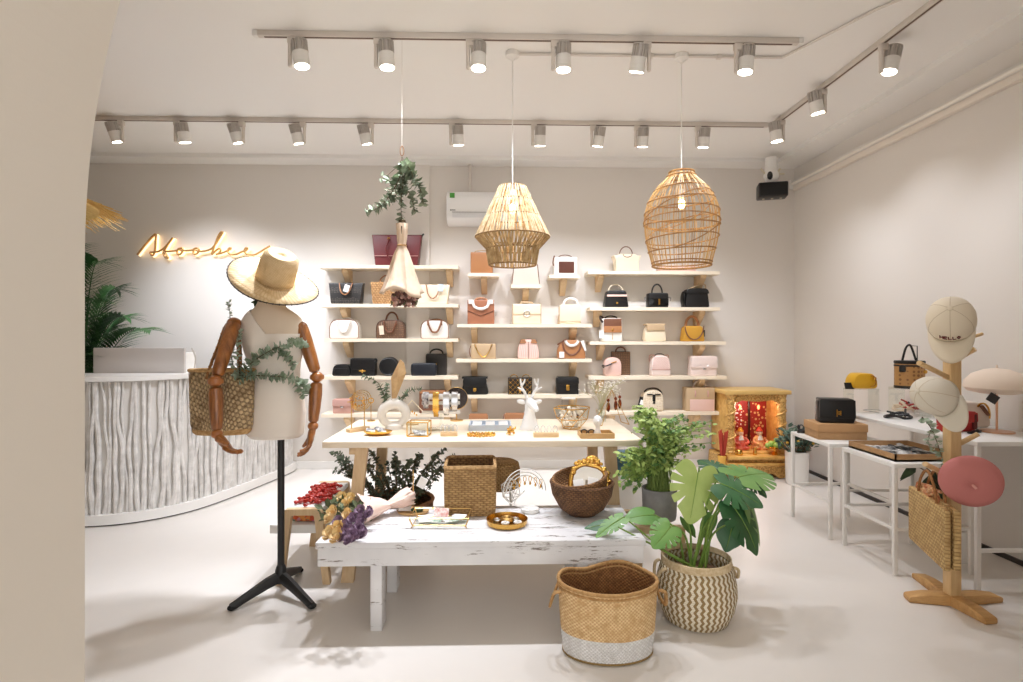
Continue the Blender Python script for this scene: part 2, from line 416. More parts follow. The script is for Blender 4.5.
# ------------------------------------------------------------------ wall shelves
SD, SY = .25, WY-.25          # depth and front edge
SH = {}
def shelf(key, x0, x1, ytop, brs, label, th=.034, slant=0):
    z = EYE-(ytop-HY)*SY/F; a, b = at(x0, ytop, SY).x, at(x1, ytop, SY).x
    t = thing('wall_shelf', label, 'shelf', ((a+b)/2, WY, z), 0, 'pale wooden wall shelves')
    w = (b-a)/2
    MB().prism([(-w, -th), (w, -th), (w, 0), (-w, 0)], -SD, 0).build('board', PALE, t, smooth=False)
    for px in brs:
        x = at(px, ytop, SY+.05).x-(a+b)/2
        m = MB(); m.prism(roundpoly([(-SD+.035, -th), (-SD+.035, -th-.03), (-.05, -th-.15), (-.012, -th-.17), (-.012, -th)], [.0, .02, .05, .01, 0]), -.03, .03)
        m.xf(Matrix.Rotation(PI/2, 4, 'Z')); m.build('bracket', PINEZ, t, loc=(x, -.0, 0))
    SH[key] = z
shelf('L1', 319, 458, 265.5, (345, 449), 'top pale wooden shelf on the left under the burgundy tote')
shelf('L2', 319, 458, 304, (343, 449), 'pale wooden shelf on the left holding the black, woven and cream totes')
shelf('L3', 324, 458, 338.5, (346, 449), 'pale wooden shelf on the left holding two white bags and a brown one')
shelf('L4', 321, 458, 376, (348, 447), 'pale wooden shelf on the left crowded with black bags')
shelf('L5', 321, 456, 413.5, (347, 447), 'lowest pale wooden shelf on the left behind the display table')
shelf('Ma', 468, 499, 273, (484,), 'small single shelf under the tan bucket bag')
shelf('Mb', 511, 541, 284.5, (526,), 'small single shelf in the middle under a pale grey bag')
shelf('Mc', 549, 580, 274.5, (564,), 'small single shelf under the white bag with brown square')
shelf('M1', 457, 592, 324, (474, 574), 'middle pale wooden shelf under the tan, cream and ivory satchels')
shelf('M2', 456, 592, 359, (474, 574), 'middle pale wooden shelf under the pink drawstring bag')
shelf('M3', 458, 592, 395, (474, 574), 'middle pale wooden shelf with three black bags')
shelf('M4', 456, 592, 431, (474, 574), 'lowest middle shelf half hidden behind the display table')
shelf('R1', 588, 720, 270.5, (601, 703), 'top pale wooden shelf on the right behind the rattan lamp')
shelf('R2', 590, 720, 307, (599, 702), 'pale wooden shelf on the right with three black bags')
shelf('R3', 590, 726, 341.5, (602, 702), 'pale wooden shelf on the right with the mustard bag')
shelf('R4', 589, 727, 376.5, (601, 702), 'pale wooden shelf on the right with blush and pink bags')
shelf('R5', 600, 728, 412.5, (612, 697), 'lowest pale wooden shelf on the right beside the golden shrine')

# ------------------------------------------------------------------ bags
def outline(shape, w, h, r=.02):
    a = w/2
    if shape == 'rect': return roundpoly([(-a, 0), (a, 0), (a, h), (-a, h)], [r*.6, r*.6, r, r])
    if shape == 'trap': return roundpoly([(-a*.84, 0), (a*.84, 0), (a, h), (-a, h)], [r, r, r*.3, r*.3])
    if shape == 'trapinv': return roundpoly([(-a, 0), (a, 0), (a*.8, h), (-a*.8, h)], [r, r, r*1.8, r*1.8])
    if shape == 'arch': return roundpoly([(-a, 0), (a, 0), (a, h), (-a, h)], [r*.7, r*.7, h*.5, h*.5], 8)
    if shape == 'dome': return roundpoly([(-a, 0), (a, 0), (a*.96, h*.6), (a*.62, h), (-a*.62, h), (-a*.96, h*.6)], [r, r, h*.3, h*.25, h*.25, h*.3], 6)
    if shape == 'circle': return [(a*math.cos(t), h/2+h/2*math.sin(t)) for t in [2*PI*i/32 for i in range(32)]]
    if shape == 'wing': return roundpoly([(-a*.82, 0), (a*.82, 0), (a*.84, h*.6), (a, h*.92), (a*.7, h*.9), (a*.6, h), (-a*.6, h), (-a*.7, h*.9), (-a, h*.92), (-a*.84, h*.6)], r*.5, 3)
    if shape == 'bell': return roundpoly([(-a, 0), (a, 0), (a*.72, h), (-a*.72, h)], [r*2, r*2, r, r])
SHAPE_TY = {'trap': lambda z: 1}
BAGS = {}
def bag(px, key, w, h, shape, m, label, name='handbag', cat='bag', d=.12, r=.02, dy=0, rz=0, wedge=0, flap=None, handle=None, clasp=None, chain=None, trim=None, tagged=None, extra=None, z=None, xy=None, unit=None, grp='handbags on the wall shelves'):
    u = unit or sc(SY+.05+d/2); W, H = w*u, h*u
    if xy is None:
        Yc = SY+.035+d/2+dy; z = SH[key]; loc = (at(px, HY, Yc).x, Yc, z)
    else: loc = (xy[0], xy[1], z)
    t = thing(name, label, cat, loc, rz, grp)
    o = outline(shape, W, H, r)
    ty = (lambda q: 1-wedge*min(max(q/H, 0), 1)) if wedge else None
    MB().prism(o, -d/2, d/2, min(.012, d*.2), ty).build('body', m, t)
    yf = -d/2
    if flap:
        fm, fr, st = flap; b = H*(1-fr); a = W/2*1.015
        top = [(a*.97, H*1.012), (-a*.97, H*1.012)]
        if st == 'v': pts = [(-a, H*.75), (-a, b+.3*(H-b)), (0, b), (a, b+.3*(H-b)), (a, H*.75)]+top; rr = .006
        elif st == 'round': pts = [(-a, H*.8), (-a*.9, b), (a*.9, b), (a, H*.8)]+top; rr = [.01, H*.3, H*.3, .01, .01, .01]
        else: pts = [(-a, b), (a, b)]+top; rr = [.012, .012, .005, .005]
        if shape in ('bell', 'trapinv', 'dome', 'arch'): pts = [(x*(.78+.22*(1-z_/H)) if z_ > H*.3 else x, z_) for x, z_ in pts]
        MB().prism(roundpoly(pts, rr), yf-.012, yf+.004, .003).build('flap', fm, t)
        MB().prism(roundpoly([(-a*.9, H-.012), (a*.9, H-.012), (a*.9, H+.008), (-a*.9, H+.008)], .006), yf-.006, d/2, .003).build('flap_top', fm, t)
    if clasp:
        cm, cw, chh, cz = clasp
        MB().prism(roundpoly([(-cw/2, cz*H-chh/2), (cw/2, cz*H-chh/2), (cw/2, cz*H+chh/2), (-cw/2, cz*H+chh/2)], min(cw, chh)*.3), yf-.022, yf-.008, .003).build('clasp', cm, t)
    if handle:
        hm, ht, hw, hh, th = handle; hw *= u; hh *= u; th *= u
        if ht == 'arch': MB().tube([V((-hw/2, 0, H-.006))]+arc((0, 0, H), hw/2, hh, PI, 0, 14)+[V((hw/2, 0, H-.006))], th, 8).build('handle', hm, t)
        if ht == 'square': MB().tube(catmull([(-hw/2, 0, H-.006), (-hw/2, 0, H+hh*.7), (-hw*.3, 0, H+hh), (hw*.3, 0, H+hh), (hw/2, 0, H+hh*.7), (hw/2, 0, H-.006)], 5), th, 8).build('handle', hm, t)
        if ht == 'two':
            for s in (-1, 1):
                MB().tube(arc((0, s*d*.28*(1-wedge), H-.01), hw/2, hh, PI, 0, 14), th, 8).build('handle', hm, t)
        if ht == 'drop':
            MB().tube(catmull([(-hw/2, -d*.2, H-.003), (-hw/2*.95, yf*(1-wedge)-.012, H*.94), (-hw*.3, yf-.012, H-hh*.75), (0, yf-.012, H-hh), (hw*.3, yf-.012, H-hh*.75), (hw/2*.95, yf*(1-wedge)-.012, H*.94), (hw/2, -d*.2, H-.003)], 5), th, 8).build('handle', hm, t)
        if ht == 'updrop':
            for s, q in ((1, 1), (-1, -1)):
                if q > 0: MB().tube(arc((0, d*.2, H-.01), hw/2, hh, PI, 0, 14), th, 8).build('handle', hm, t)
                else: MB().tube(catmull([(-hw/2, yf-.004, H*.72), (-hw*.5, yf-.012, H*.95), (-hw*.47, yf-.02, H*.8), (-hw*.25, yf-.014, H*.42), (0, yf-.014, H*.34), (hw*.25, yf-.014, H*.42), (hw*.47, yf-.02, H*.8), (hw*.5, yf-.012, H*.95), (hw/2, yf-.004, H*.72)], 4), th, 8).build('handle', hm, t)
    if chain:
        cm, hw, hh, th = chain; hw *= u; hh *= u
        MB().tube(catmull([(-hw/2, yf-.004, H*.98), (-hw*.35, yf-.008, H-hh*.55), (-hw*.12, yf-.008, H-hh*.95), (0, yf-.008, H-hh), (hw*.12, yf-.008, H-hh*.95), (hw*.35, yf-.008, H-hh*.55), (hw/2, yf-.004, H*.98)], 4), th, 6).build('chain_strap', cm, t)
    if trim:
        pts = [V((x, yf*.98, z_)) for x, z_ in o]
        if wedge: pts = [V((p.x, p.y*(1-wedge*min(max(p.z/H, 0), 1)), p.z)) for p in pts]
        MB().tube(pts, .0036, 6, closed=True).build('piping', trim, t)
    if tagged:
        tx_, tz, tw, thh, tm, ro = tagged
        MB().box((tx_*W, yf-.016, tz*H), (tw*u, .002, thh*u), rot=(0, ro, 0)).tube([(tx_*W, yf-.012, tz*H+thh*u*.45), (tx_*W, yf*.9, H*.99)], .0014, 4).build('price_tag', tm, t)
    if extra: extra(t, W, H, d, yf, u)
    return t
def panel(t, x0, x1, z0, z1, y, m, name, th=.006, r=.008):
    return MB().prism(roundpoly([(x0, z0), (x1, z0), (x1, z1), (x0, z1)], r), y-th, y+.002, .002).build(name, m, t)
WT = mat('burgundy_tag', (214, 150, 130), .5)
TAGM = PAPER
LIGHTTAG = mat('pale_blue_tag', (206, 218, 226), .7)
TANPIPE = mat('tan_piping', (140, 92, 60), .5)

# monogram leather: small repeated flecks
k = NT('monogram_black'); vv = k.n('ShaderNodeTexVoronoi'); vv.inputs['Scale'].default_value = 60; vv.inputs['Randomness'].default_value = .25; k.l(k.obj(), vv.inputs['Vector'])
k.l(k.mix(k.step(vv.outputs['Distance'], .28, .38), lin((92, 84, 76)), lin((38, 35, 33))), k.b.inputs['Base Color']); k.b.inputs['Roughness'].default_value = .5; MONOB = k.m
k = NT('monogram_brown'); vv = k.n('ShaderNodeTexVoronoi'); vv.inputs['Scale'].default_value = 55; vv.inputs['Randomness'].default_value = .2; k.l(k.obj(), vv.inputs['Vector'])
k.l(k.mix(k.step(vv.outputs['Distance'], .25, .36), lin((150, 116, 84)), lin((104, 76, 58))), k.b.inputs['Base Color']); k.b.inputs['Roughness'].default_value = .5; MONOBR = k.m
k = NT('monogram_cream'); vv = k.n('ShaderNodeTexVoronoi'); vv.inputs['Scale'].default_value = 60; vv.inputs['Randomness'].default_value = .2; k.l(k.obj(), vv.inputs['Vector'])
k.l(k.mix(k.step(vv.outputs['Distance'], .25, .36), lin((206, 180, 146)), lin((238, 224, 200))), k.b.inputs['Base Color']); k.b.inputs['Roughness'].default_value = .5; MONOC = k.m
RATTAN_BAG = weave('tan_woven_bag', (206, 164, 112), (150, 104, 62), .03, .02, 'xz')

# left bay
def ex_burg(t, W, H, d, yf, u):
    MB().prism([(-W*.44, H*.3), (W*.44, H*.3), (W*.44, H*.315), (-W*.44, H*.315)], yf-.003, yf).build('seam', mat('pale_seam', (214, 170, 160), .6), t)
    MB().tube(catmull([(-W*.16, yf*.45, H*.94), (-W*.15, yf*.8-.014, H*.78), (-W*.2, yf-.012, H*.5), (-W*.1, yf-.012, H*.12), (W*.05, yf-.012, H*.05), (W*.2, yf-.012, H*.5), (W*.16, yf*.45, H*.94)], 6), .008, 8).build('handle', BURG, t)
    for s in (-1, 1): MB().ell((s*W*.155, yf*.6-.012, H*.86), (.014, .006, .014)).build('rivet', GOLD, t)
    MB().prism(roundpoly([(W*.46, H*.96), (W*.52, H*1.06), (W*.54, H*1.04), (W*.49, H*.93)], .003), -.01, .01).build('zip_tab', BLACK, t)
bag(397.5, 'L1', 49, 31, 'trap', BURG, 'large burgundy leather tote on the top left shelf behind the hanging bouquet', 'tote_bag', d=.16, wedge=.55, extra=ex_burg)
bag(347, 'L2', 34, 21, 'trap', MONOB, 'black patterned tote with white tag on left shelf', 'tote_bag', d=.14, wedge=.5, handle=(TAN, 'drop', 13, 12, .6), tagged=(.05, .72, 5, 7, TAGM, .3))
bag(388, 'L2', 33, 22, 'trap', RATTAN_BAG, 'tan woven tote behind the hanging bouquet', 'tote_bag', d=.14, wedge=.4, handle=(TAN, 'arch', 16, 7, .6))
bag(433.5, 'L2', 33, 19.5, 'trap', CREAM, 'cream tote with brown drooping handle and grey tag', 'tote_bag', d=.13, wedge=.5, handle=(TAN, 'drop', 14, 14, .6), tagged=(.24, .82, 5, 7, LIGHTTAG, .1))
bag(346, 'L3', 28, 18.5, 'arch', OFFW, 'white bowling bag with white handles, leftmost on its shelf', d=.15, handle=(OFFW, 'updrop', 12, 3, .8), trim=TANPIPE, r=.03)
bag(391.5, 'L3', 27, 18, 'arch', MONOBR, 'brown patterned bowling bag with raised handle', d=.15, handle=(BROWN, 'updrop', 12, 9, .9), trim=mat('dark_piping', (84, 52, 38), .5), tagged=(-.3, .45, 4.5, 9, mat('orange_tag', (236, 214, 190), .6), -.1), r=.03)
bag(435.5, 'L3', 27, 18, 'arch', OFFW, 'white bowling bag with tan handles and piping beside the middle shelves', d=.15, handle=(TANPIPE, 'updrop', 13, 2, .9), trim=TANPIPE, r=.03)
def ex_cam(t, W, H, d, yf, u):
    MB().prism(outline('rect', W*.7, H*.55, .015), yf-.012, yf, .003, c=(0, 0, H*.1)).build('pocket', BLACK, t)
    MB().tube([(-W*.45, 0, H*.97), (W*.45, 0, H*.97)], .004, 6).build('zip', SILVER, t)
bag(342.5, 'L4', 19, 11.5, 'trapinv', BLACK, 'small black boxy camera bag, first on the black bag shelf', d=.1, r=.03, extra=ex_cam)
def ex_flap(t, W, H, d, yf, u):
    m = MB()
    m.ell((0, yf-.02, H*.3), (.012, .005, .018)).ell((-.02, yf-.02, H*.32), (.016, .004, .008)).ell((.02, yf-.02, H*.32), (.016, .004, .008)); m.build('clasp', GOLD, t)
    MB().tube(catmull([(W*.48, yf*.3, H*.9), (W*.54, yf-.01, H*1.02), (W*.58, yf-.012, H*.92), (W*.5, yf-.014, H*.8)], 5), .009, 6).build('strap_tab', BLACK, t)
bag(364, 'L4', 24, 16.5, 'rect', BLACK, 'black flap shoulder bag with small gold ornament', d=.11, flap=(BLACK, .62, 'straight'), extra=ex_flap)
def ex_round(t, W, H, d, yf, u):
    MB().tube(arc((0, yf, H/2), W*.44, H*.44, 0, 2*PI, 28)[:-1], .005, 6, closed=True).build('piping', BLACKM, t)
    MB().tube(catmull([(W*.44, yf*.5, H*.4), (W*.55, yf-.03, H*.45), (W*.75, yf-.03, H*.1), (W*.9, yf-.02, -.03)], 6), .006, 6).build('strap', BLACKM, t)
bag(389.5, 'L4', 19, 18.5, 'circle', BLACK, 'round black handbag above the white ring vase', d=.1, extra=ex_round)
bag(436.5, 'L4', 21, 21.5, 'rect', MONOB, 'black box bag with curved top handle behind the navy bag', d=.08, dy=.10, handle=(BLACK, 'arch', 13, 4.5, .8), clasp=(GOLD, .02, .025, .5))
def ex_navy(t, W, H, d, yf, u):
    MB().ell((0, yf*.55, H*.88), (.024, .004, .012)).build('logo_plate', SILVER, t)
    for s in (-1, 1): MB().ell((s*W*.49, 0, H*.5), (.01, d*.45, H*.42)).build('end_panel', NAVY, t)
bag(424, 'L4', 24.5, 12.5, 'rect', NAVY, 'navy blue barrel bag in front of a black box bag', d=.095, r=.03, extra=ex_navy, wedge=.3)
bag(343.5, 'L5', 19, 13.5, 'rect', ROSE, 'dusty pink flap wallet bag on the lowest left shelf', 'clutch_bag', d=.09, flap=(ROSE, .45, 'straight'), clasp=(SILVER, .03, .02, .5))
def ex_brown(t, W, H, d, yf, u): panel(t, -W*.48, W*.48, H*.86, H*1.0, yf, TAN, 'top_band')
bag(433, 'L5', 26, 22.5, 'rect', BROWN, 'brown satchel behind the bangle stand', d=.12, extra=ex_brown)
# middle
bag(481.8, 'Ma', 22, 21, 'rect', ORANGE, 'plain tan bucket bag left of the cone lamp', d=.13, r=.012, handle=(BEIGE, 'arch', 15, 2.5, .5), wedge=-.0)
def ex_grey(t, W, H, d, yf, u):
    for s in (-1, 1): MB().tube([(s*W*.47, yf, .01), (s*W*.4, yf, H*.92)], .004, 6).build('edge_cord', BROWN, t)
    MB().box((0, yf*.5, H*.99), (W*.78, .02, .012)).build('zip', BROWN, t)
bag(525.5, 'Mb', 29, 22, 'trapinv', GREIGE, 'pale grey trapeze bag below the cone lamp', d=.11, extra=ex_grey, r=.006)
def ex_sq(t, W, H, d, yf, u):
    panel(t, -W*.3, W*.36, H*.12, H*.74, yf, mat('chocolate_suede', (94, 52, 38), .8), 'brown_panel')
    MB().tube(catmull([(-W*.46, yf*.4, H*.9), (-W*.5, yf-.01, H*1.04), (-W*.56, yf-.015, H*.7), (-W*.53, yf-.01, H*.5)], 5), .006, 6).build('strap', BROWN, t)
    MB().tube(arc((0, yf*.2, H*.98), W*.3, .03, PI, 0, 10), .005, 6).build('handle', BROWN, t)
bag(565, 'Mc', 23, 18, 'rect', OFFW, 'white box bag with a square brown front panel', d=.13, extra=ex_sq, r=.012)
def ex_tanv(t, W, H, d, yf, u):
    for s in (-1, 1): panel(t, s*W*.38-.022, s*W*.38+.022, H*.82, H*1.0, yf-.008, OFFW, 'corner_patch')
    MB().tube(catmull([(-W*.3, yf-.018, H*.98), (-W*.24, yf-.018, H*.72), (0, yf-.018, H*.62), (W*.24, yf-.018, H*.72), (W*.3, yf-.018, H*.98)], 5), .014, 8, flat=.5).build('handle', OFFW, t)
    MB().tube([(-W*.49, yf-.004, H*.55), (0, yf-.004, H*.34), (W*.49, yf-.004, H*.55)], .005, 6).build('flap_edge', BROWN, t)
    MB().tube(arc((0, 0, H), W*.2, .02, PI, 0, 10), .012, 8).build('rear_handle', TAN, t)
bag(481, 'M1', 26.5, 24, 'rect', mat('caramel_leather', (172, 112, 82), .45, bump=.1, bs=200), 'caramel satchel with white curved handle and V flap', d=.13, r=.006, extra=ex_tanv)
def ex_box(t, W, H, d, yf, u):
    MB().box((0, yf-.001, H*.48), (W, .005, .012)).build('band', BEIGE, t)
    for x in (-W*.495, W*.495): MB().box((x, 0, H*.5), (.007, d, H*.98)).build('edge_trim', BEIGE, t)
    MB().tube(arc((0, yf-.01, H*.53), .03, .03, 0, 2*PI, 18)[:-1], .004, 6, closed=True).build('ring_clasp', SILVER, t)
    MB().tube([(-W*.22, 0, H), (-W*.2, 0, H+.02), (W*.2, 0, H+.02), (W*.22, 0, H)], .009, 8).build('handle', BEIGE, t)
bag(526.5, 'M1', 28, 20, 'rect', CREAM, 'ivory box bag with ring clasp under the middle single shelf', d=.14, r=.005, extra=ex_box)
def ex_ivory(t, W, H, d, yf, u):
    MB().tube(catmull([(-W*.3, 0, H), (-W*.22, 0, H+.05), (0, 0, H+.075), (W*.3, 0, H+.06), (W*.4, 0, H)], 5), .012, 8, flat=.8).build('handle', OFFW, t)
    MB().prism([(-W*.56, 0), (-W*.46, 0), (-W*.46, H*.9)], yf*.6, d*.4).build('side_gusset', BEIGE, t)
    MB().ell((0, yf-.004, H*.1), (.05, .005, .008)).build('clasp', CREAM, t)
bag(569.5, 'M1', 21, 18.5, 'rect', CREAM, 'cream satchel with thick white top handle', d=.13, r=.012, flap=(CREAM, .85, 'straight'), extra=ex_ivory)
bag(483.5, 'M2', 24.5, 15, 'rect', BEIGE, 'flat beige bag with draped gold chain', d=.08, r=.008, chain=(GOLD, 17, 13, .005), trim=None, extra=lambda t, W, H, d, yf, u: MB().tube(catmull([(-W*.5, 0, H*.9), (-W*.56, yf-.01, H*.55), (-W*.52, yf-.015, H*.15)], 5), .004, 6).build('side_strap', BROWN, t))
def ex_bucket(t, W, H, d, yf, u):
    for s in (-1, 1): MB().prism(roundpoly([(s*W*.1, H*.82), (s*W*.42, H*.8), (s*W*.34, H*1.0), (s*W*.16, H*1.02)], .008), yf-.008, d*.3).build('leather_tab', TAN, t)
    MB().tube([(0, yf-.004, H*.88), (.0, yf-.012, H*.4), (0, yf-.014, -.0)], .003, 5).build('drawstring', BROWN, t)
    for i in range(-4, 5): MB().tube([(i*W*.1, yf-.001, .01), (i*W*.08, yf-.001, H*.72)], .0025, 4).build('pleat', PALEPINK, t)
bag(528, 'M2', 21, 19, 'dome', PINK, 'blush pink drawstring bucket bag', d=.15, extra=ex_bucket)
def ex_orange(t, W, H, d, yf, u):
    MB().tube(arc((0, yf-.006, H*.92), W*.33, H*.72, PI, 2*PI, 14), .009, 8, flat=.5).build('flap_edge', BROWN, t)
    MB().tube(arc((0, yf-.014, H*.98), W*.22, H*.28, PI, 2*PI, 12), .014, 8, flat=.5).build('handle', OFFW, t)
    MB().tube([(-W*.5, yf*.5, H*.75), (-W*.2, yf-.01, H*1.03)], .008, 6).build('shoulder_strap', BROWN, t)
    MB().prism(roundpoly([(W*.3, H*.95), (W*.42, H*1.0), (W*.52, H*.45), (W*.46, H*.4)], .006), yf-.012, yf-.004).build('white_tab', OFFW, t)
    MB().box((-W*.36, yf-.014, H*.22), (.05, .002, .06)).build('price_tag', PAPER, t)
bag(571, 'M2', 28, 18.5, 'dome', ORANGE, 'orange tan saddle bag with white handle', d=.12, extra=ex_orange)
bag(475, 'M3', 28, 17, 'bell', BLACK, 'black curved flap bag with gold clasp, left of the quilted one', d=.11, flap=(BLACK, .5, 'round'), clasp=(GOLD, .035, .035, .3))
def ex_quilt(t, W, H, d, yf, u):
    m = MB(); n = 5; s = W/n
    for i in range(-n, n*2):
        for sg in (1, -1):
            # diagonal lines clipped to the front face
            pts = []
            x0 = -W/2+i*s*.99; k_ = 200
            seg = [(x0+sg*tt*H, tt*H) for tt in [j/24 for j in range(25)]]
            seg = [(x, z) for x, z in seg if -W*.48 <= x <= W*.48 and H*.03 < z < H*.97]
            if len(seg) > 1: m.tube([(seg[0][0], yf-.001, seg[0][1]), (seg[-1][0], yf-.001, seg[-1][1])], .0016, 4)
    m.build('quilting', GOLD, t)
    for s_ in (-1, 1): MB().tube(arc((s_*W*.25, 0, H), W*.14, .03, PI, 0, 10), .005, 6).build('ring_handle', GOLD, t)
    MB().ell((0, yf-.012, H*.35), (.018, .008, .028)).build('clasp', GOLD, t)
bag(520, 'M3', 24, 16.5, 'rect', BLACK, 'black diamond quilted bag with gold lines behind the deer', d=.11, r=.006, extra=ex_quilt)
bag(567, 'M3', 22, 16.5, 'rect', BLACK, 'black flap satchel with oval gold lock', d=.11, r=.008, flap=(BLACK, .5, 'v'), clasp=(GOLD, .036, .06, .42))
bag(478.5, 'M4', 19, 15.5, 'rect', TAN, 'flat tan clutch on the lowest middle shelf', 'clutch_bag', d=.06, flap=(TAN, .5, 'straight'))
bag(517, 'M4', 25, 16.2, 'rect', ROSE, 'flat rose brown clutch behind the white deer', 'clutch_bag', d=.06, flap=(TAN, .4, 'straight'), extra=lambda t, W, H, d, yf, u: MB().tube(catmull([(-W*.5, 0, H), (-W*.55, yf, H*.7), (-W*.53, yf-.01, H*.3)], 4), .006, 6).build('strap', BROWN, t))
bag(569, 'M4', 28, 16, 'dome', mat('dark_brown_leather', (74, 50, 40), .45), 'dark brown bag behind the glass terrarium', d=.1, handle=(BROWN, 'arch', 9, 6, .8))
# right bay
bag(626, 'R1', 28, 17.5, 'wing', CREAM, 'cream winged trapeze bag on the top right shelf', d=.14, handle=(BROWN, 'arch', 13, 8, .5), r=.012, extra=lambda t, W, H, d, yf, u: (MB().tube(arc((0, yf+.0, H*.97), W*.16, .03, PI, 2*PI, 10), .004, 5).build('flap_edge', BROWN, t), MB().box((0, yf+.01, H*.965), (W*.56, .01, .008)).build('top_trim', BROWN, t)))
bag(676, 'R1', 37, 4.5, 'rect', PINK, 'flat pink clutch on the top right shelf under the rattan lamp', 'clutch_bag', d=.13, r=.006, flap=(PINK, .5, 'straight'))
bag(615.5, 'R2', 24, 17, 'trapinv', BLACK, 'black satchel with blush stripe and cream handle', d=.13, r=.02, handle=(CREAM, 'arch', 14, 6, .7), clasp=(GOLD, .02, .02, .25), extra=lambda t, W, H, d, yf, u: panel(t, -W*.42, W*.42, H*.62, H*.74, yf-.006, PINK, 'blush_band'))
def ex_blk(t, W, H, d, yf, u):
    panel(t, -W*.48, W*.48, H*.12, H*.62, yf, mat('patent_black', (14, 14, 15), .12), 'front_pocket', .012)
    MB().box((0, yf-.018, H*.38), (.018, .008, .06)).build('clasp', GOLD, t)
    for s in (-1, 1): MB().tube([(s*W*.5, 0, H*.75), (s*W*.66, yf*.4, H*.66), (s*W*.62, yf*.6, H*.45)], .006, 6).build('side_ring', mat('grey_strap', (120, 112, 106), .5), t)
bag(657, 'R2', 20, 14.5, 'rect', BLACK, 'small black bag with tall round handle between two larger black ones', d=.12, r=.02, handle=(BLACK, 'arch', 10.5, 9, .8), extra=ex_blk)
def ex_pack(t, W, H, d, yf, u):
    MB().prism(outline('trapinv', W*.96, H*.28, .02), yf-.01, yf+.05, .004, c=(0, 0, H*.72)).build('flap', BLACK, t)
    MB().tube(catmull([(-W*.3, yf*.4, H*.98), (0, 0, H*1.12), (W*.3, 0, H*1.24), (W*.42, 0, H*1.2), (W*.44, 0, H*.96)], 5), .011, 8, flat=.6).build('strap', BEIGE, t)
    MB().ell((-W*.49, 0, H*.45), (.02, d*.4, H*.42)).build('side_pocket', BLACK, t)
bag(695, 'R2', 25, 19, 'trapinv', BLACK, 'black backpack with raised beige strap, right end of its shelf', 'backpack', d=.15, r=.025, extra=ex_pack)
def ex_rw(t, W, H, d, yf, u):
    panel(t, -W*.42, W*.46, H*.62, H*.98, yf, BROWN, 'dark_flap', .01); panel(t, -W*.42, W*.46, H*.38, H*.66, yf-.002, ORANGE, 'tan_flap', .012)
    MB().tube([(0, yf-.008, H*.36), (0, yf-.01, H*.08)], .005, 6).build('front_strap', BEIGE, t)
    MB().ell((0, yf-.018, H*.5), (.01, .005, .012)).build('stud', GOLD, t)
    MB().tube(catmull([(-W*.35, 0, H*1.0), (-W*.55, yf*.4, H*1.08), (-W*.62, yf-.02, H*.98), (-W*.5, yf-.02, H*.82)], 5), .011, 8).build('knotted_strap', mat('black_scarf', (52, 38, 34), .6), t)
    MB().box((-W*.56, yf-.02, H*.3), (.045, .003, .08)).build('price_tag', PAPER, t)
    MB().tube(arc((0, 0, H), W*.3, .025, PI, 0, 10), .008, 6).build('handle', BLACKM, t)
bag(611, 'R3', 20, 23, 'rect', OFFW, 'white backpack with tan flap and knotted strap', 'backpack', d=.13, r=.025, extra=ex_rw)
bag(654, 'R3', 21.5, 17, 'dome', CREAM, 'small cream saddle bag in the middle of its shelf', d=.11, flap=(BEIGE, .36, 'straight'))
def ex_must(t, W, H, d, yf, u):
    MB().tube(arc((0, yf-.006, H*.98), W*.42, H*.86, PI, 2*PI, 16), .006, 6).build('flap_edge', BROWN, t)
    MB().box((W*.52, 0, H*.52), (.02, .05, .07), bev=.004).build('side_buckle', BLACK, t)
bag(692, 'R3', 22, 15.5, 'trapinv', MUSTARD, 'mustard suede bag with thick tan round handle', d=.13, handle=(ORANGE, 'arch', 13, 9.5, 1.3), extra=ex_must)
bag(620.5, 'R4', 19, 24, 'rect', MONOBR, 'small brown bag with dark handle behind the round blush bag', d=.07, dy=.12, handle=(BROWN, 'arch', 10, 4.5, .7), r=.01)
def ex_pr(t, W, H, d, yf, u):
    MB().tube(catmull([(-W*.5, yf*.4, H*.45), (-W*.6, yf-.02, H*.58), (-W*.45, yf-.03, H*.55), (-W*.1, yf-.016, H*.66)], 5), .014, 8, flat=.5).build('wrist_strap', BLACK, t)
    MB().tube([(-W*.1, yf-.004, H*.7), (W*.2, yf-.004, H*.78)], .006, 6).build('zip_pull', GOLD, t)
bag(612, 'R4', 17, 18.5, 'arch', PINK, 'rounded blush bag with black wrist strap', d=.1, r=.05, extra=ex_pr)
def ex_pp(t, W, H, d, yf, u):
    MB().box((0, yf-.002, H*.32), (W*.98, .005, .008)).build('seam', ROSE, t)
    MB().tube(arc((0, 0, H*.98), W*.24, .02, PI, 0, 10), .005, 6).build('handle', mat('grey_strap', (120, 112, 106), .5), t)
    m = MB()
    for i in range(-6, 7):
        for sg in (1, -1):
            seg = [(i*W*.13+sg*(tt-.5)*H*.6, H*.36+tt*H*.55) for tt in [j/16 for j in range(17)]]
            seg = [(x, z) for x, z in seg if abs(x) < W*(.47 if z < H*.6 else .47-.35*(z/H-.6))]
            if len(seg) > 1: m.tube([(seg[0][0], yf-.001, seg[0][1]), (seg[-1][0], yf-.001, seg[-1][1])], .002, 4)
    m.build('quilting', PINK, t)
    for s in (-1, 1): MB().tube(catmull([(s*W*.2, 0, H*.98), (s*W*.5, .02, H*.98), (s*W*.46, .04, H*.6)], 4), .006, 6).build('shoulder_strap', ROSE, t)
bag(659.5, 'R4', 19, 20.5, 'arch', PALEPINK, 'pale pink quilted mini backpack', 'backpack', d=.12, extra=ex_pp)
bag(702, 'R4', 26, 19, 'rect', PALEPINK, 'pale pink flap bag with draped chain above the brown tote', d=.12, r=.01, flap=(PALEPINK, .58, 'straight'), chain=(SILVER, 15, 11, .004), clasp=(SILVER, .035, .018, .38))
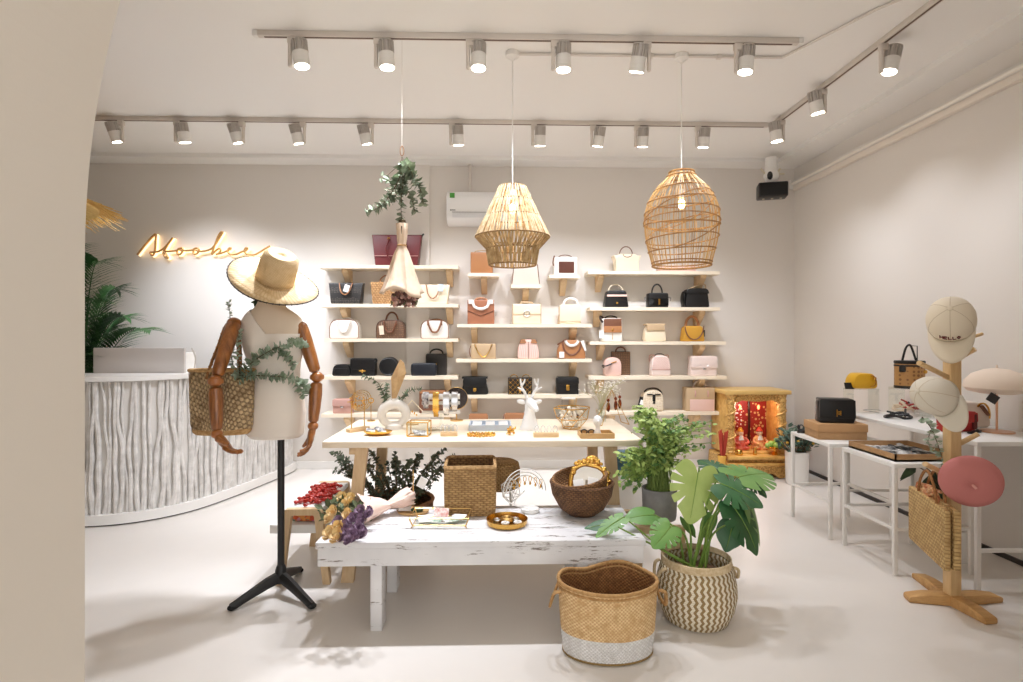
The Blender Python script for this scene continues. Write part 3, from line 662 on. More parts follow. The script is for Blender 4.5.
def ex_cb(t, W, H, d, yf, u):
    panel(t, -W*.4, W*.4, H*.06, H*.5, yf, MONOC, 'front_pocket', .014, .02)
    MB().box((0, yf-.01, H*.58), (.03, .008, .1), bev=.003).build('buckle_strap', BLACK, t)
    for s in (-1, 1): MB().box((s*W*.2, yf-.004, H*.8), (.055, .006, .014)).build('zip_slot', BLACKM, t)
    MB().tube(catmull([(-W*.4, 0, H*.9), (-W*.2, 0, H*1.04), (W*.2, 0, H*1.06), (W*.45, 0, H*.9), (W*.5, 0, H*.7)], 5), .009, 8).build('strap', mat('black_scarf', (52, 38, 34), .6), t)
    MB().box((-W*.58, yf*.5, H*.45), (.055, .008, .1), rot=(0, .25, 0), bev=.003).build('price_tag', BLACK, t)
    MB().box((-W*.56, yf*.5-.006, H*.42), (.035, .004, .05), rot=(0, .25, 0)).build('tag_card', PAPER, t)
bag(652, 'R5', 20, 21, 'arch', MONOC, 'cream patterned backpack with black buckle behind the green herb', 'backpack', d=.13, r=.03, extra=ex_cb)
def ex_bt(t, W, H, d, yf, u):
    panel(t, -W*.38, W*.46, .004, H*.5, yf, PINK, 'front_panel', .006, .006)
    MB().tube(arc((W*.02, yf*.2, H), W*.22, .07, PI, 0, 14), .012, 8).build('twisted_handle', mat('scarf_handle', (206, 190, 176), .7, c2=(120, 96, 84), ns=60), t)
    for s in (-.2, .24): MB().tube(catmull([(W*s, yf-.004, H*.62), (W*s, yf-.008, H*.8), (W*s, yf*.4, H*1.02)], 4), .007, 6).build('handle_tab', ROSE, t)
bag(698.5, 'R5', 29, 23.5, 'rect', BEIGE, 'taupe tote with blush front and scarf wrapped handle', 'tote_bag', d=.14, r=.006, extra=ex_bt)
# ------------------------------------------------------------------ reception counter
path = catmull([(-4.6, 4.15, 0), (-3.7, 4.17, 0), (-3.13, 4.2, 0), (-2.75, 4.28, 0), (-2.48, 4.52, 0), (-2.33, 4.9, 0), (-2.22, 5.35, 0), (-2.14, WY-.2, 0), (-2.14, WY-.06, 0), (-2.14, WY-.008, 0)], 12)
def offs(pts, d):
    out = []
    for i, p in enumerate(pts):
        a = pts[max(i-1, 0)]; b = pts[min(i+1, len(pts)-1)]; t = (b-a).normalized(); out.append(p+V((t.y, -t.x, 0))*d)
    return out
def wallstrip(m, pts, d0, d1, z0, z1):
    a, b = offs(pts, d0), offs(pts, d1)
    rings = [[p+V((0, 0, z0)), q+V((0, 0, z0)), q+V((0, 0, z1)), p+V((0, 0, z1))] for p, q in zip(a, b)]
    return m.loft(rings)
CT = 1.1
t = thing('reception_counter', 'white curved reception counter clad in pale driftwood branches', 'counter', (0, 0, 0))
wallstrip(MB(), path, -.06, 0, .07, CT-.03).build('body', mat('counter_white', (226, 222, 216), .6), t)
wallstrip(MB(), path, -.45, .05, CT-.035, CT).build('worktop', WHITE, t)
wallstrip(MB(), path, -.06, .05, .012, .085).build('plinth', WHITE, t)
wallstrip(MB(), path, -.06, .03, 0, .012).build('shadow_gap', DARK, t)
BR = mat('whitewashed_branch', (232, 229, 225), .7, c2=(206, 202, 197), ns=14, bump=.6, bs=40)
L = [0]
for a, b in zip(path, path[1:]): L.append(L[-1]+(b-a).length)
def along(s):
    for i in range(len(path)-1):
        if L[i+1] >= s:
            f = (s-L[i])/(L[i+1]-L[i]); p = path[i].lerp(path[i+1], f); tt = (path[i+1]-path[i]).normalized(); return p, tt
    return path[-1], (path[-1]-path[-2]).normalized()
s = 1.05; n = 0
while s < L[-1]-.02 and n < 98:
    r0 = RND.uniform(.012, .021); pts = []; rr = []; ph = RND.uniform(0, 6); am = RND.uniform(.004, .02); dr = RND.uniform(-.02, .02); fq = RND.uniform(3, 7)
    for j in range(15):
        z = .075+j*(CT-.115)/14; q = s+am*math.sin(z*fq+ph)+am*.4*math.sin(z*17+ph*2)+dr*(z-.5)
        p, tt = along(min(max(q, 0), L[-1]-.012)); pts.append(p+V((tt.y, -tt.x, 0))*(r0*.8)+V((0, 0, z))); rr.append(r0*(1.1-.35*z)*(1+.12*math.sin(z*23+ph)))
    MB().tube(pts, rr, 8).build('branch', BR, t); n += 1
    s += RND.uniform(.026, .044)
p = on(138, 377, CT); b0, b1 = on(93, 378, CT), on(184, 376.5, CT)
q0, q1 = at(93, 360, 4.605), at(184, 360, 4.605); t = thing('counter_box', 'plain pale grey box screen standing on the reception counter', 'box', ((q0.x+q1.x)/2, 4.62, CT))
W = q1.x-q0.x
MB().box((0, 0, .102), (W, .03, .204), bev=.004).build('front_panel', mat('pale_grey_panel', (206, 200, 196), .6), t)
MB().box((0, .12, .08), (W*.9, .22, .16), bev=.004).build('case', WHITE, t)
MB().tube(catmull([(W/2+.0, .1, .2), (W/2+.03, .1, .12), (W/2+.02, .1, .02)], 5), .006, 6).build('cable', GREYM, t)

# ------------------------------------------------------------------ display table (pine trestle)
TZ, TF, TB_ = .80, 3.2, 4.05
xl, xr = at(322, 443, TF).x, at(643, 441, TF).x; tc = (xl+xr)/2
t = thing('display_table', 'long pale pine trestle table displaying jewellery in front of the wall shelves', 'table', (tc, (TF+TB_)/2, 0))
hw = (xr-xl)/2; hd = (TB_-TF)/2
TTOP = wood('pale_table_top', (246, 232, 210), (238, 220, 192), 'x', 2.5)
MB().box((0, 0, TZ-.018), (hw*2, hd*2, .036), bev=.003).build('table_top', TTOP, t)
for sx in (-1, 1):
    xx = sx*(hw-.17)
    for sy in (-1, 1):
        m = MB(); x1 = xx-(-.03 if sx < 0 else .0)
        m.loft([[V((x1-.035*1, sy*(hd-.12)-.02, TZ-.036)), V((x1+.035, sy*(hd-.12)-.02, TZ-.036)), V((x1+.035, sy*(hd-.12)+.02, TZ-.036)), V((x1-.035, sy*(hd-.12)+.02, TZ-.036))],
                [V((xx+sx*.03-.035, sy*(hd-.02)-.02, 0)), V((xx+sx*.03+.035, sy*(hd-.02)-.02, 0)), V((xx+sx*.03+.035, sy*(hd-.02)+.02, 0)), V((xx+sx*.03-.035, sy*(hd-.02)+.02, 0))]])
        m.build('leg', PINEZ, t, smooth=False)
    MB().box((xx+sx*.02, 0, TZ-.065), (.05, hd*2-.2, .058), bev=.003).build('trestle_bar', PINE, t)
# ------------------------------------------------------------------ whitewashed bench
BZ, BF, BB = .425, 2.66, 3.22
xl, xr = at(315, 540, BF).x, at(646, 540, BF).x
k = NT('distressed_white'); n = k.noise(3, 6, k.scaled((1.2, 9, 9)), .7); n2 = k.noise(26, 4, k.scaled((.6, 4, 4)), .7)
f = k.math('MULTIPLY', k.step(n, .57, .62), k.step(n2, .48, .54))
base = k.mix(k.step(k.noise(4, 3), .3, .7), lin((232, 230, 229)), lin((214, 212, 213)))
k.l(k.mix(f, base, lin((120, 108, 98))), k.b.inputs['Base Color']); k.b.inputs['Roughness'].default_value = .65; k.bump(n2, .15, .003); DIST = k.m
t = thing('low_bench', 'low distressed white wooden bench holding baskets and a bouquet', 'bench', ((xl+xr)/2, (BF+BB)/2, 0))
hw = (xr-xl)/2; hd = (BB-BF)/2
for i in range(3):
    MB().box((0, -hd+hd*2*(i+.5)/3, BZ-.015), (hw*2, hd*2/3-.004, .03), bev=.003).build('plank', DIST, t)
for sy in (-1, 1): MB().box((0, sy*(hd-.018), BZ-.03-.042), (hw*2-.02, .028, .084), bev=.003).build('apron', DIST, t)
for sx in (-1, 1): MB().box((sx*(hw-.024), 0, BZ-.03-.042), (.028, hd*2-.066, .084), bev=.003).build('end_apron', DIST, t)
for lx in (at(372, 620, 2.72).x, at(575, 580, 2.72).x):
    for ly in (2.72, 3.12):
        MB().box((lx-(xl+xr)/2+.03, ly-(BF+BB)/2, (BZ-.03)/2), (.055, .10, BZ-.03), bev=.004).build('leg', DIST, t)
# ------------------------------------------------------------------ bent-wood stands at both ends of the bench
def frame_stand(name, label, x0, x1, ys, ztop, shelf_z, splay=.05):
    t = thing(name, label, 'stand', ((x0+x1)/2, sum(ys)/2, 0), 0, 'bent wood side stands'); yc = sum(ys)/2; w = (x1-x0)/2
    for y in ys:
        out = [(-w-splay, 0), (-w-splay+.04, 0), (-w+.04, ztop-.035), (w-.04, ztop-.035), (w+splay-.04, 0), (w+splay, 0), (w, ztop), (-w, ztop)]
        MB().prism(roundpoly(out, [0, 0, .01, .01, 0, 0, .02, .02]), y-yc-.02, y-yc+.02).build('bent_frame', PINEZ, t)
    if shelf_z is not None:
        MB().box((-.05, 0, shelf_z), (w*2+.09, abs(ys[1]-ys[0])-.044, .05), bev=.003).build('shelf_board', WHITE, t)
    return t, yc
sx0, sx1 = at(285, 515, 3.2).x, at(322, 515, 3.2).x
YS2 = 3.78
t, yc = frame_stand('wooden_stand', 'pale wooden bent frame stand with white shelf left of the bench', sx0, sx1, (3.2, YS2), .425, .30)
MB().box((.0, 0, .41), (sx1-sx0, YS2-3.2-.042, .03), bev=.004).build('top_tray', WHITE, t)
STZ = .425
# red chilli-like bead strings, on the tray
cx = (sx0+sx1)/2
p0 = on(311, 507, STZ)
for i, (dx, dy, lab) in enumerate([(-.0, -.0, 'red bead necklace heaped at the front of the white tray'), (.02, .14, 'red bead necklace heaped behind another on the white tray'), (-.02, .27, 'red bead necklace at the back of the white tray')]):
    m = MB(); cs = []
    for j in range(60):
        a = j*.9+i; rr = .01+.075*RND.random()
        cs.append((math.cos(a)*rr*1.2, math.sin(a)*rr*1.2, .010+.03*RND.random()*(1-rr/.1))); m.ell(cs[-1], (.0135, .0105, .0095), 8, 6)
    m.tube(cs, .003, 4); o = m.build('bead_necklace', mat('red_beads', (150, 20, 18), .3, c2=(176, 48, 30), ns=50), loc=(cx+.02+dx*.5, 3.32+dy, STZ)); tag(o, lab, 'necklace', 'red bead necklaces')
k = NT('floral_print'); vv = k.n('ShaderNodeTexVoronoi'); vv.inputs['Scale'].default_value = 45; k.l(k.obj(), vv.inputs['Vector'])
rp = k.n('ShaderNodeValToRGB'); k.l(vv.outputs['Color'], rp.inputs[0]); e = rp.color_ramp.elements; e[0].color = lin((60, 110, 60)); e[1].color = lin((240, 220, 190))
for pos, c in ((.25, (210, 90, 60)), (.45, (236, 176, 90)), (.6, (80, 150, 110)), (.8, (190, 110, 140))): q = e.new(pos); q.color = lin(c)
k.l(rp.outputs[0], k.b.inputs['Base Color']); k.b.inputs['Roughness'].default_value = .8
m = MB(); m.box((0, 0, .045), (.17, .3, .09), bev=.02); m.box((0, 0, .02), (.175, .31, .03), bev=.012)
tag(m.build('folded_scarf', k.m, loc=(cx, 3.41, .325)), 'folded floral print scarf on the lower white shelf of the left stand', 'scarf')
sx0, sx1 = at(575, 525, 2.92).x, at(655, 525, 2.92).x
t, yc = frame_stand('wooden_stand', 'pale wooden bent frame stand behind the monstera holding the grey pot', at(634, 520, 2.97).x, at(634, 520, 2.97).x+.27, (2.97, 3.24), .385, None, .0)
bx = at(631, 470, 3.95).x
m = MB(); m.box((0, 0, .22), (.25, .26, .44), bev=.006); m.box((0, -.001, .4), (.256, .262, .08), bev=.006); tag(m.build('carton', WHITE, loc=(bx, 3.95, 0)), 'white carton standing under the right end of the display table', 'box')
m = MB(); m.box((0, 0, .055), (.26, .25, .11), bev=.01); m.box((0, 0, .115), (.275, .265, .03), bev=.006); tag(m.build('lidded_box', mat('teal_box', (78, 118, 138), .5), loc=(bx, 3.95, .4405)), 'teal blue lidded box on the white carton behind the herb', 'box')
# ------------------------------------------------------------------ things on the display table (top z = TZ)
def tp(px, py): p = on(px, py, TZ); return (p.x, p.y, TZ)
G = 'jewellery displays on the pine table'
# earring stand
p = tp(358, 431); t = thing('earring_stand', 'brass two rod earring stand on a small wooden base at the table left', 'jewellery stand', p, .9, G)
MB().box((0, 0, .011), (.15, .045, .022), bev=.002).build('base', PINE, t)
for s in (-1, 1): MB().tube([(s*.05, 0, .02), (s*.05, 0, .19)], .0035, 8).build('rod', BRASS, t)
m = MB(); m.tube([(-.08, 0, .19), (.08, 0, .19)], .0035, 8); m.build('cross_bar', BRASS, t)
m = MB()
for i in range(4):
    q = .045+.012*i; m.tube(arc((0.0+.01*i, .006*i-.01, .19), q, q*.8, 0, 2*PI, 20)[:-1], .0022, 5, closed=True)
for i in range(16): m.ell((RND.uniform(-.05, .05), RND.uniform(-.02, .02), .16+RND.uniform(0, .06)), (.006, .006, .006), 6, 5)
m.build('hanging_necklaces', GOLD, t)
# thin hoop stand behind
p = tp(371, 421); t = thing('hoop_stand', 'thin brass rod stand with a small ring behind the earring stand', 'jewellery stand', p, 0, G)
MB().tube([(0, 0, .006), (0, 0, .13)], .003, 8).build('rod', BRASS, t); MB().lathe([(.03, 0), (.03, .006)], 20).build('base', BRASS, t)
MB().tube(arc((0, 0, .145), .017, .017, 0, 2*PI, 20)[:-1], .004, 6, closed=True).build('ring', GOLD, t)
# leaf dish
p = tp(378, 435); t = thing('gold_dish', 'shallow gold dish with black and white hair clips', 'dish', p)
MB().lathe([(.03, 0), (.06, .004), (.078, .018), (.082, .026), (.076, .02), (.055, .01), (0.001, .008)], 28, sx=1.05, sy=.75).build('bowl', GOLD, t)
BWP = mat('black_white_print', (30, 28, 30), .4, c2=(236, 232, 228), ns=40)
for i, (x, y, z, a, lb) in enumerate([(-.045, .0, .028, .3, 'left'), (.0, .02, .034, -.4, 'upper'), (.025, -.01, .026, .7, 'right')]):
    m = MB(); m.box((0, 0, .0), (.055, .032, .012), bev=.005)
    tag(m.build('hair_clip', BWP, loc=(p[0]+x, p[1]+y, TZ+z), rot=(.5, .2, a)), 'black and white patterned hair clip, %s one of three in the gold dish' % lb, 'hair clip', 'hair clips in the gold dish')
# ring vase
p = tp(392, 431); t = thing('ring_vase', 'matt white ring shaped vase with a hole through its middle', 'vase', (p[0], p[1]+.06, TZ), .18)
VS = mat('bisque_white', (240, 236, 230), .7)
m = MB(); rings = []
for i in range(32):
    a = 2*PI*i/32; R_ = .068; rr = .028+.005*math.sin(a); c = V((math.cos(a)*R_*1.12, 0, .096+math.sin(a)*R_)); e = V((math.cos(a), 0, math.sin(a)))
    rings.append([c+(e*math.cos(2*PI*j/14)+V((0, 1, 0))*math.sin(2*PI*j/14)*.9)*rr for j in range(14)])
m.loft(rings, loop=True); m.build('ring_body', VS, t)
MB().lathe([(.03, .168), (.022, .19), (.024, .2), (.018, .2), (.016, .17)], 18).build('neck', VS, t)
MB().lathe([(.055, 0), (.05, .03), (.03, .04)], 20, sy=.75).build('foot', VS, t)
vx, vy = p[0], p[1]+.06
# dried palm leaf + eucalyptus sprigs standing in it
LEAFD = mat('dusty_eucalyptus', (128, 146, 122), .7, c2=(92, 114, 88), ns=30)
LEAFG = mat('grey_green_eucalyptus', (122, 140, 112), .65, c2=(84, 106, 78), ns=30)
STEMB = mat('brown_stem', (108, 88, 66), .8)
m = MB()
q = [V((-.012, 0, .19)), V((.012, 0, .19)), V((.075, .03, .36)), V((.062, .035, .425)), V((.035, .03, .45)), V((-.02, .015, .33))]
c = V((.02, .01, .33))
for i in range(len(q)):
    a, b = q[i], q[(i+1) % len(q)]; m.poly([c+V((0, -.012, 0)), a, b]); m.poly([c+V((0, .012, 0)), b, a])
tag(m.build('dried_palm_leaf', mat('dried_palm', (206, 172, 126), .8, c2=(186, 148, 102), ns=25), loc=(vx, vy, TZ), smooth=False), 'tan dried palm leaf standing in the white ring vase', 'dried leaf')
def sprig(m, ms, pts, n, L, W, rad=.003, seed=0, spread=1, droop=.1, t0=.15):
    rn = random.Random(seed); c = catmull(pts, 8); ms.tube(c, [rad*(1-.6*i/len(c)) for i in range(len(c))], 5)
    N = len(c)-1
    for i in range(n):
        f = (t0+(1-t0)*(i+.5)/n)*N; j = min(int(f), N-1); p = c[j].lerp(c[j+1], f-j); d = (c[j+1]-c[j]).normalized()
        a = rn.uniform(0, 2*PI) if spread >= 1 else (i % 2)*PI+rn.uniform(-.5, .5)
        o = d.orthogonal().normalized(); s_ = Matrix.Rotation(a, 3, d) @ o
        dirv = (s_+d*rn.uniform(.1, .8)).normalized(); k_ = rn.uniform(.75, 1.15)*(1-.3*i/n)
        m.leaf(p, dirv, d+V((rn.uniform(-.5, .5), rn.uniform(-.5, .5), rn.uniform(-.5, .5))), L*k_, W*k_, .12, droop)
def sprigthing(name, label, cat, loc, lists, lm, sm, group=None, **kw):
    t = thing(name, label, cat, loc, 0, group); a, b = MB(), MB()
    for i, l in enumerate(lists): sprig(a, b, l[0], l[1], l[2], l[3], seed=i*7+len(label), **kw)
    b.build('stem', sm, t); o = a.build('foliage', lm, t, smooth=False); return t
u = sc(3.6)
def rel(base, lst, Y=None): return [V((at(x, y, (Y or base[1])+dy)-V(base))) for x, y, dy in lst]
bs = (vx, vy, TZ+.2)
sprigthing('eucalyptus_sprig', 'grey green eucalyptus sprig leaning left out of the ring vase', 'sprig', bs, [(rel(bs, [(390, 408, 0), (384, 395, 0), (377, 382, 0), (363, 376, -.02)]), 34, .042, .03), (rel(bs, [(389, 408, 0), (386, 395, .02), (388, 385, 0)]), 26, .036, .026)], LEAFD, STEMB, 'eucalyptus sprigs in the ring vase')
sprigthing('eucalyptus_sprig', 'fine eucalyptus sprig leaning right out of the ring vase', 'sprig', bs, [(rel(bs, [(393, 408, 0), (402, 397, 0), (412, 390, 0), (421, 389, 0)]), 34, .034, .02), (rel(bs, [(393, 408, 0), (401, 402, .02), (407, 393, 0)]), 20, .034, .022)], LEAFD, STEMB, 'eucalyptus sprigs in the ring vase')
# wire cube and tilted square
def wirebox(m, pts, edges, r=.003):
    for a, b in edges: m.tube([pts[a], pts[b]], r, 6)
p = tp(418, 437); t = thing('brass_wire_box', 'open brass framed glass box holding a printed card', 'glass box', (p[0], p[1]+.05, TZ), -.08, G)
w, d, h = .062, .05, .085
pts = [V((sx*w, sy*d, z)) for z in (.004, h) for sy in (-1, 1) for sx in (-1, 1)]
m = MB(); wirebox(m, pts, [(0, 1), (1, 3), (3, 2), (2, 0), (4, 5), (5, 7), (7, 6), (6, 4), (0, 4), (1, 5), (2, 6), (3, 7)], .0035); m.build('frame', GOLD, t)
m = MB()
for a in ((0, 1, 5, 4), (1, 3, 7, 5), (3, 2, 6, 7), (2, 0, 4, 6)): m.poly([pts[i] for i in a])
m.build('pane', GLASS, t, smooth=False)
m = MB(); m.box((0, 0, .0), (.08, .06, .003)); tag(m.build('printed_card', BWP, loc=(p[0]+.005, p[1]+.05, TZ+.018), rot=(.3, .12, .4)), 'black and white printed card inside the brass framed glass box', 'card')
p = tp(411, 426); t = thing('square_earring_frame', 'tilted pale square frame with earrings beside the ring vase', 'jewellery stand', (p[0], p[1]+.05, TZ), .3, G)
m = MB(); q = [V((0, 0, .005)), V((.075, 0, .085)), V((-.0, 0, .165)), V((-.075, 0, .085))]; m.tube(q, .005, 6, closed=True); m.build('frame', mat('pale_wood_frame', (240, 226, 200), .5), t)
MB().box((0, 0, .006), (.08, .05, .012), bev=.002).build('base', PINE, t)
m = MB()
for i in range(5): m.ell((-.03+.015*i, -.004, .09-abs(i-2)*.012), (.005, .004, .009), 8, 6)
m.build('earrings', GOLD, t)
# bangle rack
p = tp(440, 432); t = thing('bangle_stand', 'clear bangle stand with three tiers beside black round mirror', 'jewellery stand', (p[0], p[1]+.06, TZ), .05, G)
MB().box((0, 0, .008), (.16, .08, .016), bev=.004).build('base', GLASS, t)
MB().lathe([(.008, .016), (.008, .235)], 12).build('post', GLASS, t)
for z in (.115, .175, .215): MB().tube([(-.12, 0, z), (.12, 0, z)], .018 if z > .2 else .011, 12).build('bar', mat('frosted_bar', (236, 232, 226), .3), t)
gp = mat('patterned_fabric', (240, 236, 236), .7, c2=(54, 48, 60), ns=38)
for x, mm_, lb, drop in ((-.095, gp, 'black and white patterned bangle at the left end of the bangle stand', .10), (-.03, GOLD, 'wide gold bangle on the bangle stand', .155), (.035, SILVER, 'wide silver bangle in the middle of the bangle stand', .145), (.088, SILVER, 'narrower silver bangle at the right end of the bangle stand', .12)):
    m = MB(); prof = []
    for i in range(28):
        a = 2*PI*i/28; yy = math.cos(a)*(.034); zz = .243-drop/2+math.sin(a)*drop/2
        w_ = .019*(1 if math.sin(a) > -.6 else .75)
        nn = V((0, math.cos(a), math.sin(a)))*.003
        c = V((0, yy, zz)); prof.append([c+V((-w_, 0, 0)), c+V((w_, 0, 0)), c+V((w_, 0, 0))+nn, c+V((-w_, 0, 0))+nn])
    m.loft(prof, loop=True)
    tag(m.build('bangle', mm_, loc=(p[0]+x, p[1]+.06, TZ)), lb, 'bangle', 'bangles on the stand')
# round black mirror
p = tp(455, 424); t = thing('round_mirror', 'round black disc mirror with thin gold rim on the display table', 'mirror', (p[0], p[1]+.15, TZ), .0)
MX = Matrix.Rotation(-PI/2+.0, 4, 'X')
zc = EYE-(398-HY)*(p[1]+.15)/F-TZ; R_ = 10.8*sc(p[1]+.15)
m = MB(); m.lathe([(R_, 0), (R_, .012)], 40); m.xf(Matrix.Translation((0, 0, zc)) @ Matrix.Rotation(PI/2, 4, 'X')); m.build('disc', mat('black_mirror', (40, 27, 24), .25), t)
MB().tube(arc((0, -.006, zc), R_, R_, 0, 2*PI, 40)[:-1], .004, 6, closed=True).build('rim', BRASS, t)
MB().tube([(0, 0, .008), (0, 0, zc-R_)], .005, 8).build('stem', BRASS, t); MB().lathe([(.045, 0), (.045, .008)], 24).build('base', BRASS, t)
# small wood earring blocks
for px, py, lb in ((449, 436, 'small pale wooden block with rings below the bangle stand'), (546, 437, 'pale wooden block with thin earrings in front of the deer')):
    p = tp(px, py); w = .10 if px < 500 else .15
    t = thing('ring_block', lb, 'jewellery stand', (p[0], p[1], TZ), 0, 'wooden ring blocks on the table')
    MB().box((0, 0, .014), (w, .035, .028), bev=.002).build('block', PINE, t)
    m = MB()
    for i in range(4):
        x = -w*.36+w*.24*i; m.tube(arc((x, 0, .045), .013, .022, 0, 2*PI, 16)[:-1], .0022, 5, closed=True)
    m.build('rings', SILVER, t)
# pale blue card tray
p = tp(490, 431); t = thing('jewellery_tray', 'pale blue jewellery tray with three white earring cards', 'tray', (p[0], p[1]+.1, TZ))
TB = mat('pale_blue_velvet', (196, 206, 218), .8)
MB().box((0, 0, .006), (.27, .2, .012), bev=.003).build('base', TB, t)
m = MB()
for s in (-1, 1): m.box((0, s*.097, .018), (.27, .008, .036)).box((s*.131, 0, .018), (.008, .2, .036))
m.build('rim', TB, t)
for i, x in enumerate((-.085, 0, .085)):
    m = MB(); m.box((0, 0, 0), (.06, .055, .003)); tag(m.build('earring_card', PAPER, loc=(p[0]+x, p[1]+.1, TZ+.028), rot=(.5, 0, .06*(i-1))), 'white earring card, %s in the pale blue tray' % ('left', 'middle', 'right')[i], 'card', 'earring cards in the blue tray')
# gold bracelets heap, in front
p = tp(481, 437)
for i, (dx, dy, lb) in enumerate([(-.045, .01, 'left'), (0, -.005, 'middle'), (.05, .012, 'right')]):
    m = MB()
    for j in range(18):
        a = 2*PI*j/18; m.ell((math.cos(a)*.032, math.sin(a)*.026, .008+.006*(j % 2)), (.0075, .0075, .0075), 8, 6)
    tag(m.build('bead_bracelet', GOLD, loc=(p[0]+dx, p[1]+dy+.02, TZ), rot=(.12, 0, .4*i)), 'gold bead bracelet, %s of three in front of the pale blue tray' % lb, 'bracelet', 'gold bracelets on the table')
p = tp(511, 435); m = MB()
for i in range(14): m.ell((RND.uniform(-.025, .025), RND.uniform(-.02, .02), .008+RND.uniform(0, .045)), (.008, .007, .008), 8, 6)
m.tube([(-.03, 0, .004), (0, .01, .03), (.03, 0, .05)], .003, 5)
tag(m.build('gold_earrings', GOLD, loc=p), 'small cluster of gold earrings between the blue tray and the deer', 'earrings')
# deer bust
p = tp(530, 431); t = thing('deer_bust', 'white ceramic deer head bust with antlers on the display table', 'figurine', (p[0], p[1]+.05, TZ), .0)
DW = mat('white_ceramic', (246, 246, 246), .3, coat=.4)
m = MB(); m.lathe([(.062, 0), (.062, .018), (.054, .03), (.046, .06), (.034, .1), (.03, .135), (.03, .16), (.02, .175)], 24, sy=.9)
body = MB()
m.loft([[V((math.cos(2*PI*j/14)*rx, 0, math.sin(2*PI*j/14)*rz))*1+V((x, y, z)) for j in range(14)] for (x, y, z, rx, rz) in [(-.002, .03, .175, .012, .012), (0, .015, .175, .03, .03), (.012, -.02, .168, .033, .031), (.026, -.055, .152, .024, .022), (.036, -.082, .14, .018, .017), (.039, -.094, .135, .009, .009)]])
m.build('head_and_neck', DW, t)
for s in (-1, 1):
    m = MB(); M = Matrix.Rotation(s*.5, 4, 'Y') @ Matrix.Rotation(.2, 4, 'X'); m.ell((s*.052, .01, .178), (.03, .009, .015), 12, 8, Matrix.Rotation(s*-.2, 4, 'Y')); m.build('ear', DW, t)
    m = MB()
    main = [(s*.014, .012, .198), (s*.03+.0, .02, .235), (s*.05, .022, .275), (s*.058, .015, .325)]
    m.tube(catmull(main, 6), [.011-.006*i/18 for i in range(19)], 8)
    for b0, b1, b2 in (((s*.035, .02, .245), (s*.06, .0, .262), (s*.075, -.015, .272)), ((s*.05, .022, .28), (s*.035, .0, .305), (s*.03, -.006, .325)), ((s*.02, .014, .212), (s*.028, -.02, .235), (s*.03, -.03, .25))):
        m.tube(catmull([b0, b1, b2], 4), [.008-.004*i/8 for i in range(9)], 7)
    m.build('antler', DW, t)
# geometric terrarium
p = tp(574, 431); t = thing('geometric_terrarium', 'brass edged geometric glass bowl filled with pale shells', 'terrarium', (p[0], p[1]+.1, TZ), .2)
zz = [(0.004, .06), (.065, .10), (.135, .122)]
rg = [[V((math.cos(2*PI*(j+.5*i)/6)*r, math.sin(2*PI*(j+.5*i)/6)*r, z)) for j in range(6)] for i, (z, r) in enumerate(zz)]
fr, pn = MB(), MB()
for i in range(3):
    for j in range(6): fr.tube([rg[i][j], rg[i][(j+1) % 6]], .0032, 6)
for i in range(2):
    for j in range(6):
        a, b = rg[i][j], rg[i][(j+1) % 6]
        if i == 0: tri = [(a, b, rg[1][j]), (rg[1][j], b, rg[1][(j+1) % 6])]
        else: tri = [(a, b, rg[2][j]), (rg[2][j], b, rg[2][(j+1) % 6])]
        if i == 1: tri = [(a, b, rg[2][(j) % 6]), (rg[2][j], b, rg[2][(j+1) % 6])]
        for q in tri: pn.poly(q); fr.tube([q[0], q[2]], .0026, 6)
fr.build('brass_frame', GOLD, t); pn.build('pane', GLASS, t, smooth=False)
SHELLM = mat('shell', (240, 232, 220), .5, c2=(206, 180, 150), ns=12)
for i in range(36):
    z = .018+.105*(i/36); R_ = .045+.05*min(z/.11, 1)
    a = i*2.4; r = R_*math.sqrt(RND.random())
    m = MB(); m.lathe([(.002, 0), (.014, .004), (.017, .012), (.01, .022), (.002, .03)], 8, sy=.7)
    o = m.build('seashell', SHELLM, loc=(p[0]+math.cos(a)*r, p[1]+.1+math.sin(a)*r, TZ+z), rot=(RND.uniform(-1, 1), RND.uniform(-1, 1), RND.uniform(0, 6)))
    tag(o, 'small cream seashell in the brass edged glass bowl', 'seashell', 'seashells in the glass bowl')
# wooden tray with a small bust
p = tp(597, 438); t = thing('wooden_tray', 'rectangular tan wooden tray at the right end of the table', 'tray', (p[0], p[1]+.04, TZ), 0)
TW = wood('tray_wood', (206, 168, 112), (178, 136, 84), 'x', 8)
MB().box((0, 0, .006), (.19, .13, .012), bev=.002).build('base', TW, t)
m = MB()
for s in (-1, 1): m.box((0, s*.062, .016), (.2, .008, .03), bev=.002).box((s*.096, 0, .016), (.008, .13, .03), bev=.002)
m.build('rim', TW, t)
o = MB().lathe([(.026, 0), (.022, .012), (.013, .035), (.013, .05), (.024, .066), (.027, .085), (.02, .105), (.003, .115)], 18, sy=.85).ell((0, -.022, .08), (.008, .01, .01), 8, 6).build('small_bust', DW, loc=(p[0]+.012, p[1]+.05, TZ+.012)); tag(o, 'tiny white ceramic head in the wooden tray', 'figurine')
m = MB(); 
for s in (-1, 1): m.tube(arc((s*.022, 0, .012), .018, .014, 0, 2*PI, 16)[:-1], .004, 6, closed=True)
m.tube([(-.006, 0, .014), (.006, 0, .014)], .003, 5)
tag(m.build('dark_glasses', BLACKM, loc=(p[0]-.045, p[1]+.06, TZ+.014)), 'dark framed glasses lying in the wooden tray', 'glasses')
